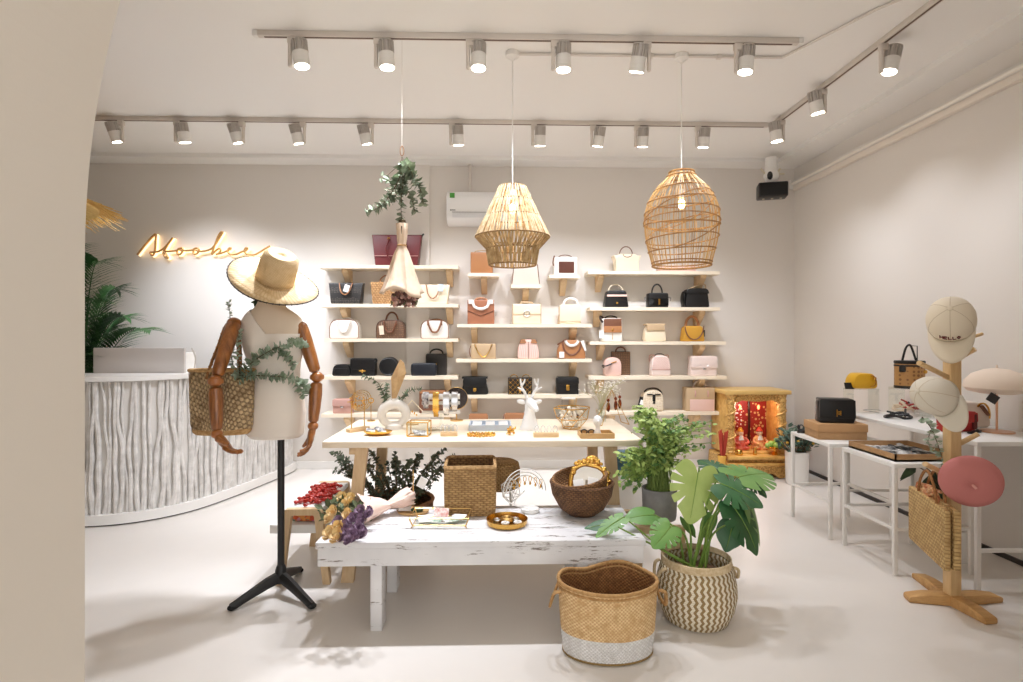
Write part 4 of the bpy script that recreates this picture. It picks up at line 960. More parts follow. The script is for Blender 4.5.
# A-frame jewellery stand, white flowers in glass, earrings
p = tp(620, 427); t = thing('wire_jewellery_stand', 'brass triangular wire stand hung with tortoiseshell earrings', 'jewellery stand', (p[0]-.03, p[1]+.12, TZ), .25, G)
m = MB()
for y in (-.06, .06): m.tube([(-.1, y, .003), (0, 0, .235), (.1, y, .003)], .003, 6)
for s in (-1, 1): m.tube([(s*.1, -.06, .003), (s*.1, .06, .003)], .003, 6); m.tube([(s*.07, -.04, .07), (-s*.07, -.04, .07)], .0025, 5)
m.build('frame', BRASS, t)
TT = mat('tortoiseshell', (150, 62, 22), .25, c2=(66, 30, 16), ns=40)
for x, z in ((-.035, .12), (.02, .13), (.05, .14)):
    m = MB(); m.ell((x, -.02, z), (.014, .004, .034), 12, 8); m.ell((x, -.02, z+.045), (.011, .004, .012), 10, 6); m.tube([(x, -.018, z+.055), (x, -.01, z+.075)], .0015, 4); m.build('earring', TT, t)
p2 = tp(604, 424); t = thing('bud_vase', 'clear glass vase on the table with tiny white flowers', 'vase', (p2[0], p2[1]+.1, TZ))
MB().lathe([(.03, 0), (.034, .01), (.032, .06), (.018, .1), (.022, .13), (.018, .13), (.014, .1), (.028, .06), (.03, .012), (.001, .008)], 20).build('glass', GLASS, t)
tt = thing('white_flower_sprays', 'spray of tiny white flowers standing in the clear glass vase', 'flowers', (p2[0], p2[1]+.1, TZ+.1))
ms, mf = MB(), MB(); rn = random.Random(4)
for i in range(22):
    a = rn.uniform(0, 2*PI); sp = rn.uniform(.03, .17); h = rn.uniform(.09, .19)
    e = V((math.cos(a)*sp, math.sin(a)*sp*.5, h)); c = catmull([(0, 0, -.06), (e.x*.3, e.y*.3, h*.5), e], 4); ms.tube(c, .0012, 4)
    for j in range(7):
        q = e+V((rn.uniform(-.03, .03), rn.uniform(-.02, .02), rn.uniform(-.03, .02))); ms.tube([c[-3], q], .0008, 3)
        for k_ in range(3): mf.ell(q+V((rn.uniform(-.004, .004), rn.uniform(-.004, .004), 0)), (.0038, .0038, .003), 6, 4)
ms.build('stem', mat('pale_stem', (196, 190, 150), .7), tt); mf.build('blossom', mat('white_petal', (248, 244, 236), .7), tt)
# tall necklace bust of acrylic behind the terrarium
p = tp(572, 420); t = thing('acrylic_riser', 'small clear riser with white top behind the terrarium', 'riser', (p[0]-.02, p[1]+.05, TZ))
MB().box((0, 0, .15), (.10, .05, .012), bev=.003).build('top', WHITE, t)
for s in (-1, 1): MB().box((s*.045, 0, .072), (.004, .05, .144)).build('side', GLASS, t)

# ------------------------------------------------------------------ things on the white bench (top z = BZ)
def bp(px, py): p = on(px, py, BZ); return (p.x, p.y, BZ)
# square basket
SEAG = weave('seagrass_square', (204, 166, 112), (138, 102, 60), .034, .012, 'flat')
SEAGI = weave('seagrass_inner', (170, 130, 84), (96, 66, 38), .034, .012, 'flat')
p = bp(469.5, 516); w, h = .285, .265; t = thing('square_basket', 'tall square seagrass basket on the white bench', 'basket', (p[0], p[1]+.125, BZ), .03)
def sq(s, z, r=.03): return [V((q.x, q.y, z)) for q in roundpoly([(-s, -s), (s, -s), (s, s), (-s, s)], r, 5)]
a = w/2
m = MB(); m.loft([sq(a*.95, 0), sq(a*.98, .03), sq(a, h*.5), sq(a, h)], cap=False); m.poly(sq(a*.95, 0)); m.build('outer_weave', SEAG, t)
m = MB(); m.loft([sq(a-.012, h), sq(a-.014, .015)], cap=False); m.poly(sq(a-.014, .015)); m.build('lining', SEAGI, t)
m = MB()
for q in (0, 1): m.tube([V((v.x, v.y, h-.004+.006*q)) for v in sq(a-.004-.004*q, 0)], .008, 8, closed=True)
m.build('rim', mat('seagrass_rim', (196, 160, 110), .8, c2=(150, 112, 68), ns=60, bump=.6, bs=120), t)
# round pouf stool behind
p = on(507, 540, 0); Yp = 3.52; pz = EYE-(463-HY)*Yp/F-.0; X = at(499, 470, Yp).x
t = thing('round_stool', 'round woven seat stool with thin metal legs tucked under the table', 'stool', (X, Yp, 0))
SEAR = weave('seagrass_round', (204, 166, 112), (138, 102, 60), .03, .012, 'round', .16)
MB().lathe([(.10, .445), (.122, .455), (.132, .5), (.132, .57), (.124, .605), (.10, .618), (.002, .622)], 32).build('seat', SEAR, t)
for i in range(4):
    a = PI/4+i*PI/2; MB().tube([(math.cos(a)*.1, math.sin(a)*.1, .45), (math.cos(a)*.115, math.sin(a)*.115, 0)], .006, 8).build('leg', WHITEM, t)
MB().tube([V((math.cos(2*PI*i/24)*.108, math.sin(2*PI*i/24)*.108, .2)) for i in range(24)], .005, 6, closed=True).build('foot_ring', WHITEM, t)
# earring arch
p = bp(530, 512); t = thing('earring_arch', 'white wire rainbow arch earring stand with brass hoops on a saucer', 'jewellery stand', (p[0]-.0, p[1], BZ), .15)
MB().lathe([(.045, 0), (.052, .012), (.05, .022), (.046, .014), (.001, .012)], 28).build('saucer', WHITE, t)
cx_ = -.05
for i in range(3):
    MB().tube(arc((cx_+.02, .0, .115), .12-.018*i, .125-.018*i, PI*.02*i, PI*1.0, 20), .003, 6).build('wire_arch', WHITE, t)
m = MB(); m.tube(catmull([(cx_-.1, 0, .115), (cx_-.07, 0, .06), (0, 0, .016)], 6), .003, 6); m.tube(catmull([(cx_+.02, 0, .12), (cx_-.04, 0, .05), (0, 0, .016)], 5), .003, 6); m.build('support_wire', WHITE, t)
m = MB()
for i in range(6): m.tube(arc((cx_-.04+.03*i, -.004, .19-.01*abs(i-2.5)), .008, .016, 0, 2*PI, 12)[:-1], .002, 5, closed=True); m.ell((cx_-.04+.03*i, -.004, .165-.01*abs(i-2.5)), (.006, .004, .01), 8, 6)
m.build('earrings', GOLD, t)
p = bp(511, 508); t = thing('wire_cage', 'small white wire geometric cage behind the gold tray', 'ornament', (p[0], p[1]+.08, BZ))
m = MB(); r = .055; vt = [V((math.cos(2*PI*j/5)*r, math.sin(2*PI*j/5)*r, .05)) for j in range(5)]+[V((math.cos(2*PI*(j+.5)/5)*r, math.sin(2*PI*(j+.5)/5)*r, .11)) for j in range(5)]+[V((0, 0, .004)), V((0, 0, .15))]
for j in range(5):
    for q in (((j, (j+1) % 5)), (j+5, (j+1) % 5+5), (j, j+5), ((j+1) % 5, j+5), (j, 10), (j+5, 11)): m.tube([vt[q[0]], vt[q[1]]], .0025, 5)
m.build('wire_frame', WHITE, t)
# gold tray + trinkets
p = bp(507, 524); t = thing('gold_tray', 'round brass tray with low rim on the white bench', 'tray', (p[0], p[1], BZ))
MB().lathe([(.094, 0), (.104, .006), (.108, .03), (.104, .03), (.1, .01), (.001, .007)], 40).build('dish', mat('antique_brass', (204, 160, 84), .25, 1), t)
for i, (dx, dy, mm_, lb) in enumerate([(-.05, .02, SILVER, 'silver ring at the left of the round brass tray'), (-.01, -.03, WHITE, 'white bead ring at the front of the round brass tray'), (.045, .03, SILVER, 'silver ring at the back right of the round brass tray'), (.0, .02, BRASS, 'large brass cuff in the middle of the round brass tray'), (.055, -.02, WHITE, 'white bead ring at the right of the round brass tray')]):
    m = MB(); R_ = .026 if i == 3 else .016; m.tube([V((math.cos(2*PI*j/16)*R_, math.sin(2*PI*j/16)*R_, .008+(.008 if i == 3 else .004))) for j in range(16)], .011 if i == 3 else .006, 8, closed=True)
    tag(m.build('finger_ring', mm_, loc=(p[0]+dx, p[1]+dy, BZ+.004)), lb, 'ring', 'rings in the brass tray')
# paper tray
p = bp(441, 523); t = thing('wire_paper_tray', 'brass wire tray full of small white printed cards on bench', 'tray', (p[0], p[1], BZ), -.03)
m = MB(); w, d = .135, .075
for z, q in ((.012, 1), (.05, 1.12)): m.tube([(-w*q, -d*q, z), (w*q, -d*q, z), (w*q, d*q, z), (-w*q, d*q, z)], .0032, 6, closed=True)
for sx in (-1, 1):
    for sy in (-1, 1): m.tube([(sx*w, sy*d, .012), (sx*w*1.12, sy*d*1.12, .05)], .0032, 6); m.tube([(sx*w*.95, sy*d, .012), (sx*w*1.05, sy*d*1.1, 0.002)], .003, 6)
m.build('wire_frame', BRASS, t)
MB().box((0, 0, .012), (w*1.96, d*1.96, .003)).build('base', GLASS, t)
cm = [PAPER, mat('printed_paper', (240, 238, 232), .8, c2=(120, 150, 120), ns=45), mat('pink_print', (244, 240, 236), .8, c2=(216, 150, 140), ns=50)]
for i, (dx, dy, z, ry, rz, k_, lb) in enumerate([(-.08, .0, .02, .1, .3, 0, 'leftmost'), (-.03, -.02, .024, -.1, -.2, 1, 'front middle'), (.0, .03, .045, .4, .1, 2, 'pink printed, upright'), (.05, -.01, .022, .1, .5, 1, 'right of middle'), (.09, .02, .026, -.2, -.4, 0, 'rightmost')]):
    m = MB(); m.box((0, 0, 0), (.075, .05, .003)); tag(m.build('printed_card', cm[k_], loc=(p[0]+dx, p[1]+dy, BZ+z), rot=(.2 if i != 2 else 1.0, ry*.3, rz)), 'small white card in the brass wire tray, %s' % lb, 'card', 'cards in the wire tray')
# ring plate with a rod
p = bp(413, 513); t = thing('wooden_ring_plate', 'oval wooden plate with upright brass rod on the bench', 'jewellery stand', (p[0], p[1], BZ))
MB().lathe([(.075, 0), (.085, .006), (.088, .016), (.08, .012), (.001, .01)], 32, sy=.7).build('plate', TW, t)
MB().tube([(0, .01, .01), (0, .01, .235)], .003, 8).build('rod', BRASS, t)
m = MB(); m.box((.0, 0, .0), (.045, .003, .06)); tag(m.build('price_tag', PAPER, loc=(p[0]+.05, p[1]+.005, BZ+.165), rot=(.1, .5, 0)), 'white paper tag hanging from the brass rod above the wooden plate', 'tag')
m = MB(); m.box((0, 0, 0), (.07, .05, .003)); tag(m.build('white_card', PAPER, loc=(p[0]-.045, p[1], BZ+.034), rot=(.7, .1, .3)), 'white card leaning in the oval wooden plate', 'card')
m = MB(); m.ell((0, 0, .012), (.03, .018, .012), 12, 8).ell((.025, .004, .01), (.014, .012, .01), 10, 6); tag(m.build('green_stone', mat('dark_green_stone', (40, 74, 52), .3), loc=(p[0]+.02, p[1]-.02, BZ+.012)), 'dark green stone lying in the oval wooden plate', 'stone')
# bowls
p = bp(581, 512); DB = weave('dark_bowl_weave', (142, 100, 62), (70, 44, 26), .022, .011, 'round', .15)
DB2 = weave('inner_bowl_weave', (176, 130, 82), (92, 60, 34), .022, .011, 'round', .13)
def bowl(nm, lb, loc, R_, h, m_, rot):
    t = thing(nm, lb, 'basket', loc, 0, 'nested bowl baskets'); t.rotation_euler = rot
    MB().lathe([(.001, .0), (R_*.45, .0), (R_*.7, h*.2), (R_*.93, h*.62), (R_, h), (R_-.012, h), (R_*.86, h*.6), (R_*.62, h*.24), (R_*.4, .014), (.001, .014)], 40, cap=False).build('bowl', m_, t)
    MB().tube([V((math.cos(2*PI*i/40)*(R_-.006), math.sin(2*PI*i/40)*(R_-.006), h)) for i in range(40)], .008, 8, closed=True).build('rim', m_, t)
bowl('bowl_basket', 'dark brown woven bowl basket on the right of the white bench', (p[0], p[1]-.03, BZ+.003), .175, .172, DB, (0, 0, 0))
bowl('bowl_basket', 'lighter woven bowl nested inside the dark brown bowl basket', (p[0]+.008, p[1]-.02, BZ+.07), .153, .14, DB2, (.12, -.16, 0))
# ornate mirror in the bowl
t = thing('ornate_mirror', 'small ornate gold framed mirror leaning in the woven bowl', 'mirror', (p[0]+.02, p[1]-.075, BZ+.115), 0); t.rotation_euler = (-.42, .22, -.1); t.scale = (1.12,)*3
out = roundpoly([(-.085, 0), (.085, 0), (.09, .1), (.045, .145), (-.045, .145), (-.09, .1)], .035, 6)
m = MB(); m.tube([V((x, 0, z)) for x, z in out], .0115, 10, closed=True); m.build('frame', GOLD, t)
m = MB(); m.prism(out, -.003, .004); m.build('glass', mat('mirror_glass', (230, 226, 220), .05, 1), t, smooth=False)
m = MB()
for i in range(15):
    a = PI*i/14; x = math.cos(a)*.085; z = .09+math.sin(a)*.066
    for j in range(3): m.ell((x+RND.uniform(-.01, .01), RND.uniform(-.012, .004), z+RND.uniform(-.006, .014)), (RND.uniform(.007, .014), .008, RND.uniform(.007, .014)), 8, 6)
for i in range(6): m.ell((-.025+.01*i, -.004, .172+.012*math.sin(PI*i/5)), (.012, .008, .012), 8, 6)
m.build('crest', GOLD, t)
for i, (dx, dz, ry, lb) in enumerate([(-.035, .0, -.15, 'left'), (.035, .01, .2, 'right')]):
    m = MB(); m.box((0, 0, .022), (.055, .003, .045)); tag(m.build('white_card', PAPER, loc=(p[0]+.01+dx, p[1]-.112, BZ+.165+dz), rot=(-.5, ry, 0)), 'small white card in front of the ornate mirror, %s one' % lb, 'card', 'cards by the ornate mirror')
# rose bouquet in pink paper
p = bp(352, 522); t = thing('rose_bouquet', 'bouquet of dried yellow and purple roses in pink paper on the bench', 'bouquet', (p[0], p[1]+.01, BZ))
PP = mat('pink_wrapping_paper', (232, 200, 184), .75, c2=(240, 214, 200), ns=8)
ax = V((.80, .42, .06)).normalized(); tip = V((.21, .13, .07)); 
def conering(c, r, n=28, cr=0, sd=0, fl=.62):
    rn = random.Random(sd); o = V((0, 0, 1))-ax*ax.z; o.normalize(); s_ = ax.cross(o)
    return [V((q.x, q.y, max(q.z, .004))) for q in [c+(o*math.cos(2*PI*i/n)*fl+s_*math.sin(2*PI*i/n))*(r*(1+cr*(rn.random()-.5)*2))+ax*rn.uniform(-cr, cr)*.06 for i in range(n)]]
m = MB(); m.loft([conering(V((.03, .03, .055)), .135, cr=.14, sd=1, fl=.5), conering(V((.06, .045, .055)), .11, cr=.08, sd=2, fl=.55), conering(V((.13, .085, .055)), .055, cr=.15, sd=3), conering(V((.17, .105, .055)), .028, cr=.1, sd=4), conering(V((.24, .145, .075)), .06, cr=.3, sd=5), conering(V((.28, .17, .085)), .066, cr=.3, sd=6)], cap=False)
m.build('wrapping_paper', PP, t, solid=.002)
RY = mat('yellow_petal', (236, 216, 162), .7, c2=(222, 182, 126), ns=30); RPm = mat('purple_petal', (172, 146, 168), .7, c2=(122, 94, 120), ns=30); RYL = mat('cream_petal', (244, 228, 184), .7, c2=(232, 196, 130), ns=30)
def rose(m, c, r, ax_, rn):
    o = ax_.orthogonal().normalized(); s_ = ax_.cross(o)
    for lay, (k_, hh) in enumerate(((.35, .9), (.65, .75), (1, .5))):
        n = (3, 5, 6)[lay]
        for i in range(n):
            a = 2*PI*i/n+lay*.6; e = o*math.cos(a)+s_*math.sin(a); tg = ax_.cross(e)
            b = c+e*(r*k_*.5)-ax_*r*.5; q = c+e*(r*k_)+ax_*(r*hh*.7-r*.2)
            m.poly([b-tg*r*.3, b+tg*r*.3, q+tg*r*.55*(.5+k_*.4), q+e*r*.12+ax_*r*.18, q-tg*r*.55*(.5+k_*.4)])
    m.ell(c-ax_*r*.1, (r*.5, r*.5, r*.55), 8, 6)
fc = [(332, 512, 0), (344, 506, 0), (350, 499, 1), (341, 498, 1), (329, 533, 0), (337, 528, 0), (329, 517, 0), (347, 515, 0), (336, 536, 0),
      (352, 519, 2), (360, 511, 2), (369, 512, 2), (345, 526, 2), (351, 531, 2), (359, 526, 2), (355, 536, 2), (363, 532, 2), (343, 535, 2), (349, 538, 2), (361, 520, 2), (338, 522, 2)]
rn = random.Random(5); ac = [0, 0, 0]; roses = []
for px, py, kk in fc:
    c = on(px, py, BZ+.055+.05*(1-(py-498)/40)) - V(t.location)
    m = MB(); rose(m, V((0, 0, 0)), .033 if kk < 2 else .030, (-ax*.7+V((rn.uniform(-.3, .3), -.35, .6))).normalized(), rn)
    m.build('rose', (RY, RYL, RPm)[kk], t, loc=c, smooth=False)
m = MB()
for i in range(150):
    c = V((rn.uniform(-.14, .09), rn.uniform(-.09, .11), rn.uniform(.02, .095))); m.leaf(c, (rn.uniform(-1, .3), rn.uniform(-1, 1), rn.uniform(-.2, 1)), (rn.uniform(-1, 1), rn.uniform(-1, 1), 1), .05, .028)
m.build('leaves', mat('dried_leaf', (78, 94, 62), .7, c2=(112, 116, 82), ns=30), t, smooth=False)
# ------------------------------------------------------------------ mannequin on a black stand
MY = 3.09; b = on(281, 594, 0); u = b.y/F; MYv = b.y
def mz(py): return EYE-(py-HY)*u
def mx(px): return (px-281)*u
LINEN = mat('mannequin_linen', (226, 208, 186), .75, bump=.1, bs=260)
t = thing('dress_mannequin', 'linen torso mannequin with jointed brown wooden arms on a black tripod', 'mannequin', (b.x, b.y, 0))
def ering(cx, z, rx, ry, cy=0, n=32, bust=0):
    out = []
    for i in range(n):
        a = 2*PI*i/n; x = math.cos(a)*rx; y = math.sin(a)*ry
        if bust and y < 0:
            for s in (-1, 1): y -= bust*math.exp(-((x/rx-s*.42)/.26)**2)
        out.append(V((cx+x, cy+y, z)))
    return out
prof = [(287, 271, 8.5, 8.5, 0, 0), (296, 270.5, 9.5, 9.5, 0, 0), (305, 270.5, 12, 10.5, 0, 0), (310, 271.5, 18, 12, 0, 0), (315, 273, 25, 13, 0, 0), (322, 273.5, 30, 14.5, 0, .1), (332, 273.5, 30, 16, 0, 2), (345, 273.5, 28, 16.5, 0, 5.5), (353, 274, 26.5, 16, 0, 4.5), (362, 275, 23.5, 14.5, 0, 1.5), (372, 276, 22, 13.5, 0, 0), (382, 276, 22.5, 14, 0, 0), (395, 276, 25.5, 16, 0, 0), (410, 275.5, 27.5, 17.5, 0, 0), (424, 275.5, 27, 17.5, 0, 0), (433, 275.5, 25.5, 17, 0, 0), (436, 275.5, 22, 15, 0, 0)]
rings = [ering(mx(cx), mz(py), rx*u, ry*u, 0, bust=bu*u) for py, cx, rx, ry, cy, bu in prof]
MB().loft(rings).build('torso', LINEN, t, sub=1)
# white bodice with a diagonal neckline
m = MB(); big = []
for py, cx, rx, ry, cy, bu in prof[3:]:
    big.append(ering(mx(cx), mz(py), rx*u+.007, ry*u+.007, 0, bust=bu*u, n=144))
fine = []
for r0, r1 in zip(big, big[1:]):
    for j in range(14): fine.append([p.lerp(q, j/14) for p, q in zip(r0, r1)])
fine.append(big[-1]); m.loft(fine, cap=False)
def keep(c):
    x, z = c.x, c.z
    zl = mz(306+(x-mx(249))/u*1.15) if x > mx(249) else mz(300)
    return z < max(zl, mz(334))
bad = [f for f in m.bm.faces if not keep(f.calc_center_median())]
bmesh.ops.delete(m.bm, geom=bad, context='FACES')
m.build('bodice', mat('ivory_satin', (240, 230, 218), .55, bump=.06, bs=120), t, solid=.003)
MB().lathe([(.018, mz(436)), (.018, 0.08)], 16).build('pole', BLACKM, t)
MB().lathe([(.02, .06), (.03, .08), (.03, .13), (.024, .15), (.019, .16)], 18).build('collar', BLACKM, t)
for px, py in ((230, 611), (313, 609), (300, 572)):
    e = on(px, py, .0)-b; e.z = 0; d = e.normalized(); sd = d.cross(V((0, 0, 1))); LL = e.length
    m = MB(); rr = []
    for f, hz, w_, h_ in ((.0, .10, .022, .028), (.3, .082, .022, .026), (.7, .045, .019, .02), (.93, .022, .018, .018), (1, .018, .016, .016)):
        c = d*(LL*f)+V((0, 0, hz)); rr.append([c+sd*w_*.8-V((0, 0, h_)), c+sd*w_+V((0, 0, h_*.2)), c+sd*w_*.5+V((0, 0, h_)), c-sd*w_*.5+V((0, 0, h_)), c-sd*w_+V((0, 0, h_*.2)), c-sd*w_*.8-V((0, 0, h_))])
    m.loft(rr); leg = m.build('tripod_foot', BLACKM, t)
    m = MB(); m.ell(d*(LL-.01)+V((0, 0, .014)), (.024, .024, .014), 12, 8); m.build('rubber_cap', mat('black_rubber', (16, 16, 16), .7), leg)
WA = wood('dark_varnished_wood', (178, 112, 54), (106, 58, 24), 'z', 9, .28, .05); WA.node_tree.nodes['Principled BSDF'].inputs['Coat Weight'].default_value = .5
WJ = mat('joint_wood', (170, 104, 50), .3, coat=.4)
def rel3(px, py, dy): 
    q = at(px, py, MYv+dy); return q-V((b.x, b.y, 0))
def limb(m, a, c, r0, r1, r2, r3, seg=18):
    a, c = V(a), V(c); d = c-a; m.tube([a, a+d*.04, a+d*.3, a+d*.7, a+d*.96, c], [r0*.7, r0, r1, r2, r3, r3*.7], seg)
def hand(name, par, w, dirv, palmn, u_, thumbside, curl):
    d = V(dirv).normalized(); n = V(palmn); n = (n-d*n.dot(d)).normalized(); s_ = d.cross(n)*thumbside
    m = MB(); Lp = .088
    m.loft([[w+d*(Lp*f)+s_*(math.cos(2*PI*i/14)*wd)+n*(math.sin(2*PI*i/14)*th+.004*f) for i in range(14)] for f, wd, th in ((0, .02, .018), (.25, .032, .02), (.6, .04, .018), (.92, .041, .014), (1, .036, .01))])
    for i, (o, LL) in enumerate(((.029, .078), (.01, .088), (-.01, .08), (-.029, .062))):
        p0 = w+d*(Lp*.93)+s_*o; c0 = curl*(.8+.15*i); pts = [p0]; ang = .1
        for seg in (.42, .32, .26):
            ang += c0; dd = d*math.cos(ang)+n*math.sin(ang); pts.append(pts[-1]+dd*(LL*seg))
        m.tube(pts, [.0105, .0098, .0088, .006], 10)
    p0 = w+d*(Lp*.3)+s_*.03; td = (d*.75+s_*.6+n*.35).normalized()
    m.tube([p0, p0+td*.035, p0+td*.035+(d*.9+s_*.15+n*.4).normalized()*.032, p0+td*.035+(d*.9+n*.5).normalized()*.052], [.014, .012, .0105, .007], 10)
    return m.build(name, WA, par)
for side, S, E, W_, HD, PN, TS, cu, dyl in ((0, (234, 323), (215.5, 381), (217, 434), (234, 458), (.15, -.25, -1), 1, .28, (-.07, -.25, -.27, -.32)), (1, (301, 327), (317, 377), (313, 426), (309, 452), (-1, -.3, 0), 1, .35, (0, -.02, -.07, -.10))):
    s0, e0, w0, h0 = rel3(*S, dyl[0]), rel3(*E, dyl[1]), rel3(*W_, dyl[2]), rel3(*HD, dyl[3])
    m = MB(); limb(m, s0, e0+(s0-e0).normalized()*.03, .036, .038, .034, .029); m.ell(s0, (.036, .036, .03), 16, 10); arm = m.build('arm', WA, t)
    m = MB(); m.ell(e0, (.034, .034, .03), 16, 10); m.lathe([(.036, -.012), (.038, 0), (.036, .012)], 18, c=e0); m.build('elbow_joint', WJ, arm)
    m = MB(); limb(m, e0+(w0-e0).normalized()*.03, w0-(w0-e0).normalized()*.02, .031, .034, .031, .026); m.build('forearm', WA, arm)
    m = MB(); m.ell(w0, (.028, .028, .024), 14, 10); m.build('wrist_joint', WJ, arm)
    hand('hand', arm, w0+(h0-w0).normalized()*.015, h0-w0, PN if side else (.9, 0, .35), u, TS, cu)
# straw hat
STRAW = weave('raffia_straw', (232, 206, 164), (206, 174, 126), .012, .006, 'round', .12, bump=.35)
hz = mz(281); hp = V((b.x+mx(275), b.y-.0, hz+.005))
t = thing('straw_hat', 'wide brimmed straw hat tilted on top of the mannequin', 'hat', hp); t.rotation_euler = Euler((.45, .48, 0), 'XYZ')
HR = .235
m = MB(); rr = []
for r, z in ((.098, .0), (.13, -.004), (.18, .0), (HR, .0)):
    rr.append([V((math.cos(a)*r, math.sin(a)*r*.98, z+.012*((r-.098)/.14)**2*(math.cos(2*a+.3))-.012*((r-.098)/.14))) for a in [2*PI*i/48 for i in range(48)]])
m.loft(rr, cap=False)
m.build('brim', STRAW, t, solid=.004)
edge = [p.copy() for p in rr[-1]]
m = MB(); m.lathe([(.099, -.001), (.098, .04), (.095, .10), (.088, .142), (.07, .158), (.04, .152), (.001, .148)], 40, cap=False); m.build('crown', STRAW, t, solid=.003)
m = MB(); m.tube(edge, .0035, 6, closed=True)
for i in range(0, 48): m.ell(edge[i], (.005, .005, .005), 6, 4)
m.build('stitched_edge', mat('black_stitch', (56, 44, 36), .8), t)
# dark leaves peeping out from under the hat
LEAFK = mat('dark_green_leaf', (44, 62, 40), .5, c2=(70, 92, 58), ns=20)
m = MB(); rn = random.Random(2)
for cx, cy, n in ((259, 294, 16), (282, 298, 8)):
    for i in range(n):
        q = at(cx+rn.uniform(-6, 5), cy+rn.uniform(-7, 9), MYv+rn.uniform(.04, .09))-hp; m.leaf(q, (rn.uniform(-1, .6), rn.uniform(-.4, .4), rn.uniform(-1, .5)), (0, -1, .3), .042, .017)
tag(m.build('leaf_sprig', LEAFK, loc=hp, smooth=False), 'dark green leaves sticking out under the straw hat', 'leaves')
# openwork straw bag on the arm
c = at(222, 434, MYv-.11); W = 62*sc(c.y); H = 63*sc(c.y)
NETB = weave('openwork_straw', (232, 204, 158), (104, 70, 38), .034, .034, 'round', .17, bump=.9, holes=True, diag=True)
t = thing('straw_shoulder_bag', 'openwork straw shoulder bag hanging from the mannequin arm', 'bag', c, .05)
m = MB(); m.lathe([(.001, .0), (.09, .0), (.138, .012), (.153, .05), (.158, .15), (.162, H)], 44, sy=.42, cap=False); m.build('body', NETB, t, solid=.006)
MB().tube([V((math.cos(2*PI*i/44)*.162, math.sin(2*PI*i/44)*.162*.42, H)) for i in range(44)], .009, 8, closed=True).build('rim', mat('straw_rim', (206, 168, 114), .8, c2=(170, 128, 78), ns=60, bump=.5, bs=150), t)
MB().lathe([(.132, .0), (.146, .012), (.151, .03)], 44, sy=.42, cap=False).build('base_band', mat('straw_rim', (0, 0, 0)), t)
m = MB()
for i in range(17): pass
RPE = mat('braided_rope', (170, 118, 66), .8, c2=(128, 84, 44), ns=70, bump=.6, bs=200)
def rl(px, py, dy): return at(px, py, c.y+dy)-c
for pts in ([(206, 378, -.07), (211, 362, -.06), (218, 345, -.02), (225, 328, .07), (232, 321, .13), (237, 322, .14), (240, 335, .12), (241, 352, .06), (240, 374, -.02)], [(208, 377, .06), (214, 360, .08), (222, 340, .12), (231, 325, .17), (237, 327, .17), (239, 345, .15), (239, 375, .07)]):
    P = catmull([rl(*q) for q in pts], 8); m = MB(); m.tube(P, .0065, 8)
    for q in P[::3]: m.ell(q, (.009, .009, .006), 6, 5)
    m.build('rope_handle', RPE, t)
# garland
gl = thing('eucalyptus_garland', 'grey green eucalyptus garland wound across the mannequin from the straw bag', 'garland', c)
ms, mf = MB(), MB()
def gp(l): return [at(x, y, MYv+dy)-c for x, y, dy in l]
for i, (l, n, L_, W_) in enumerate([([(236, 378, -.16), (246, 368, -.15), (258, 358, -.16), (272, 350, -.17), (285, 345, -.15), (297, 342, -.10), (304, 345, -.05)], 135, .044, .038),
        ([(236, 380, -.16), (250, 376, -.15), (266, 376, -.14), (282, 377, -.13), (297, 380, -.1), (306, 386, -.06), (308, 390, -.03)], 120, .044, .038),
        ([(278, 352, -.15), (288, 358, -.12), (294, 366, -.1)], 44, .042, .034), ([(296, 381, -.10), (301, 390, -.08), (304, 396, -.06)], 36, .04, .03),
        ([(236, 378, -.16), (232, 360, -.14), (230, 340, -.09), (230, 320, -.03), (229, 301, .0)], 90, .03, .02), ([(240, 376, -.18), (238, 350, -.14), (240, 330, -.08)], 50, .028, .02)]):
    sprig(mf, ms, gp(l), n, L_, W_, .003, i+3, t0=.0)
ms.build('stem', STEMB, gl); mf.build('foliage', mat('garland_leaf', (184, 194, 174), .65, c2=(126, 146, 116), ns=30), gl, smooth=False)
# ------------------------------------------------------------------ pendant lamps
BULB = mat('warm_bulb', (255, 220, 160), .3, emit=(255, 206, 130), es=6)
YP = 3.63
def cord(t, z0, z1, m_, r=.004): MB().lathe([(r, z0), (r, z1)], 8).build('cord', m_, t)
def rose_(t, z): MB().lathe([(.012, z-.055), (.02, z-.04), (.045, z-.03), (.045, z)], 20).build('ceiling_rose', WHITEM, t)
uz = lambda py, Y=YP: EYE-(py-HY)*Y/F
u = sc(YP)
p = at(512.5, 235, YP); t = thing('pendant_lamp', 'cone shaped woven pendant lamp with stepped lower ring', 'pendant lamp', (p.x, p.y, uz(265)), 0, 'woven pendant lamps')
z0 = uz(265); zr = lambda py: uz(py)-z0
JUTE = mat('jute_rope', (226, 206, 170), .8, c2=(184, 154, 110), ns=26, bump=.6, bs=150); JUTED = mat('jute_frame', (140, 108, 66), .8)
cord(t, zr(200), ZC-z0-.02, WHITEM); rose_(t, ZC-z0)
R0, R1, R2 = 13.5*u, 37*u, 23.5*u
hs = [(zr(187), R0), (zr(201), 19.5*u), (zr(217), 27*u), (zr(237), R1)]
m = MB()
for (za, ra), (zb, rb) in zip(hs, hs[1:]):
    n = int(2*PI*rb/.0215)
    for i in range(n):
        a = 2*PI*(i+RND.uniform(-.2, .2))/n; b_ = a+RND.uniform(-.05, .05)
        r = .0062*RND.uniform(.85, 1.1)
        m.tube([V((math.cos(a)*ra, math.sin(a)*ra, za)), V((math.cos((a+b_)/2)*(ra+rb)/2*1.01, math.sin((a+b_)/2)*(ra+rb)/2*1.01, (za+zb)/2)), V((math.cos(b_)*rb, math.sin(b_)*rb, zb))], r, 5)
m.build('upper_weave', JUTE, t)
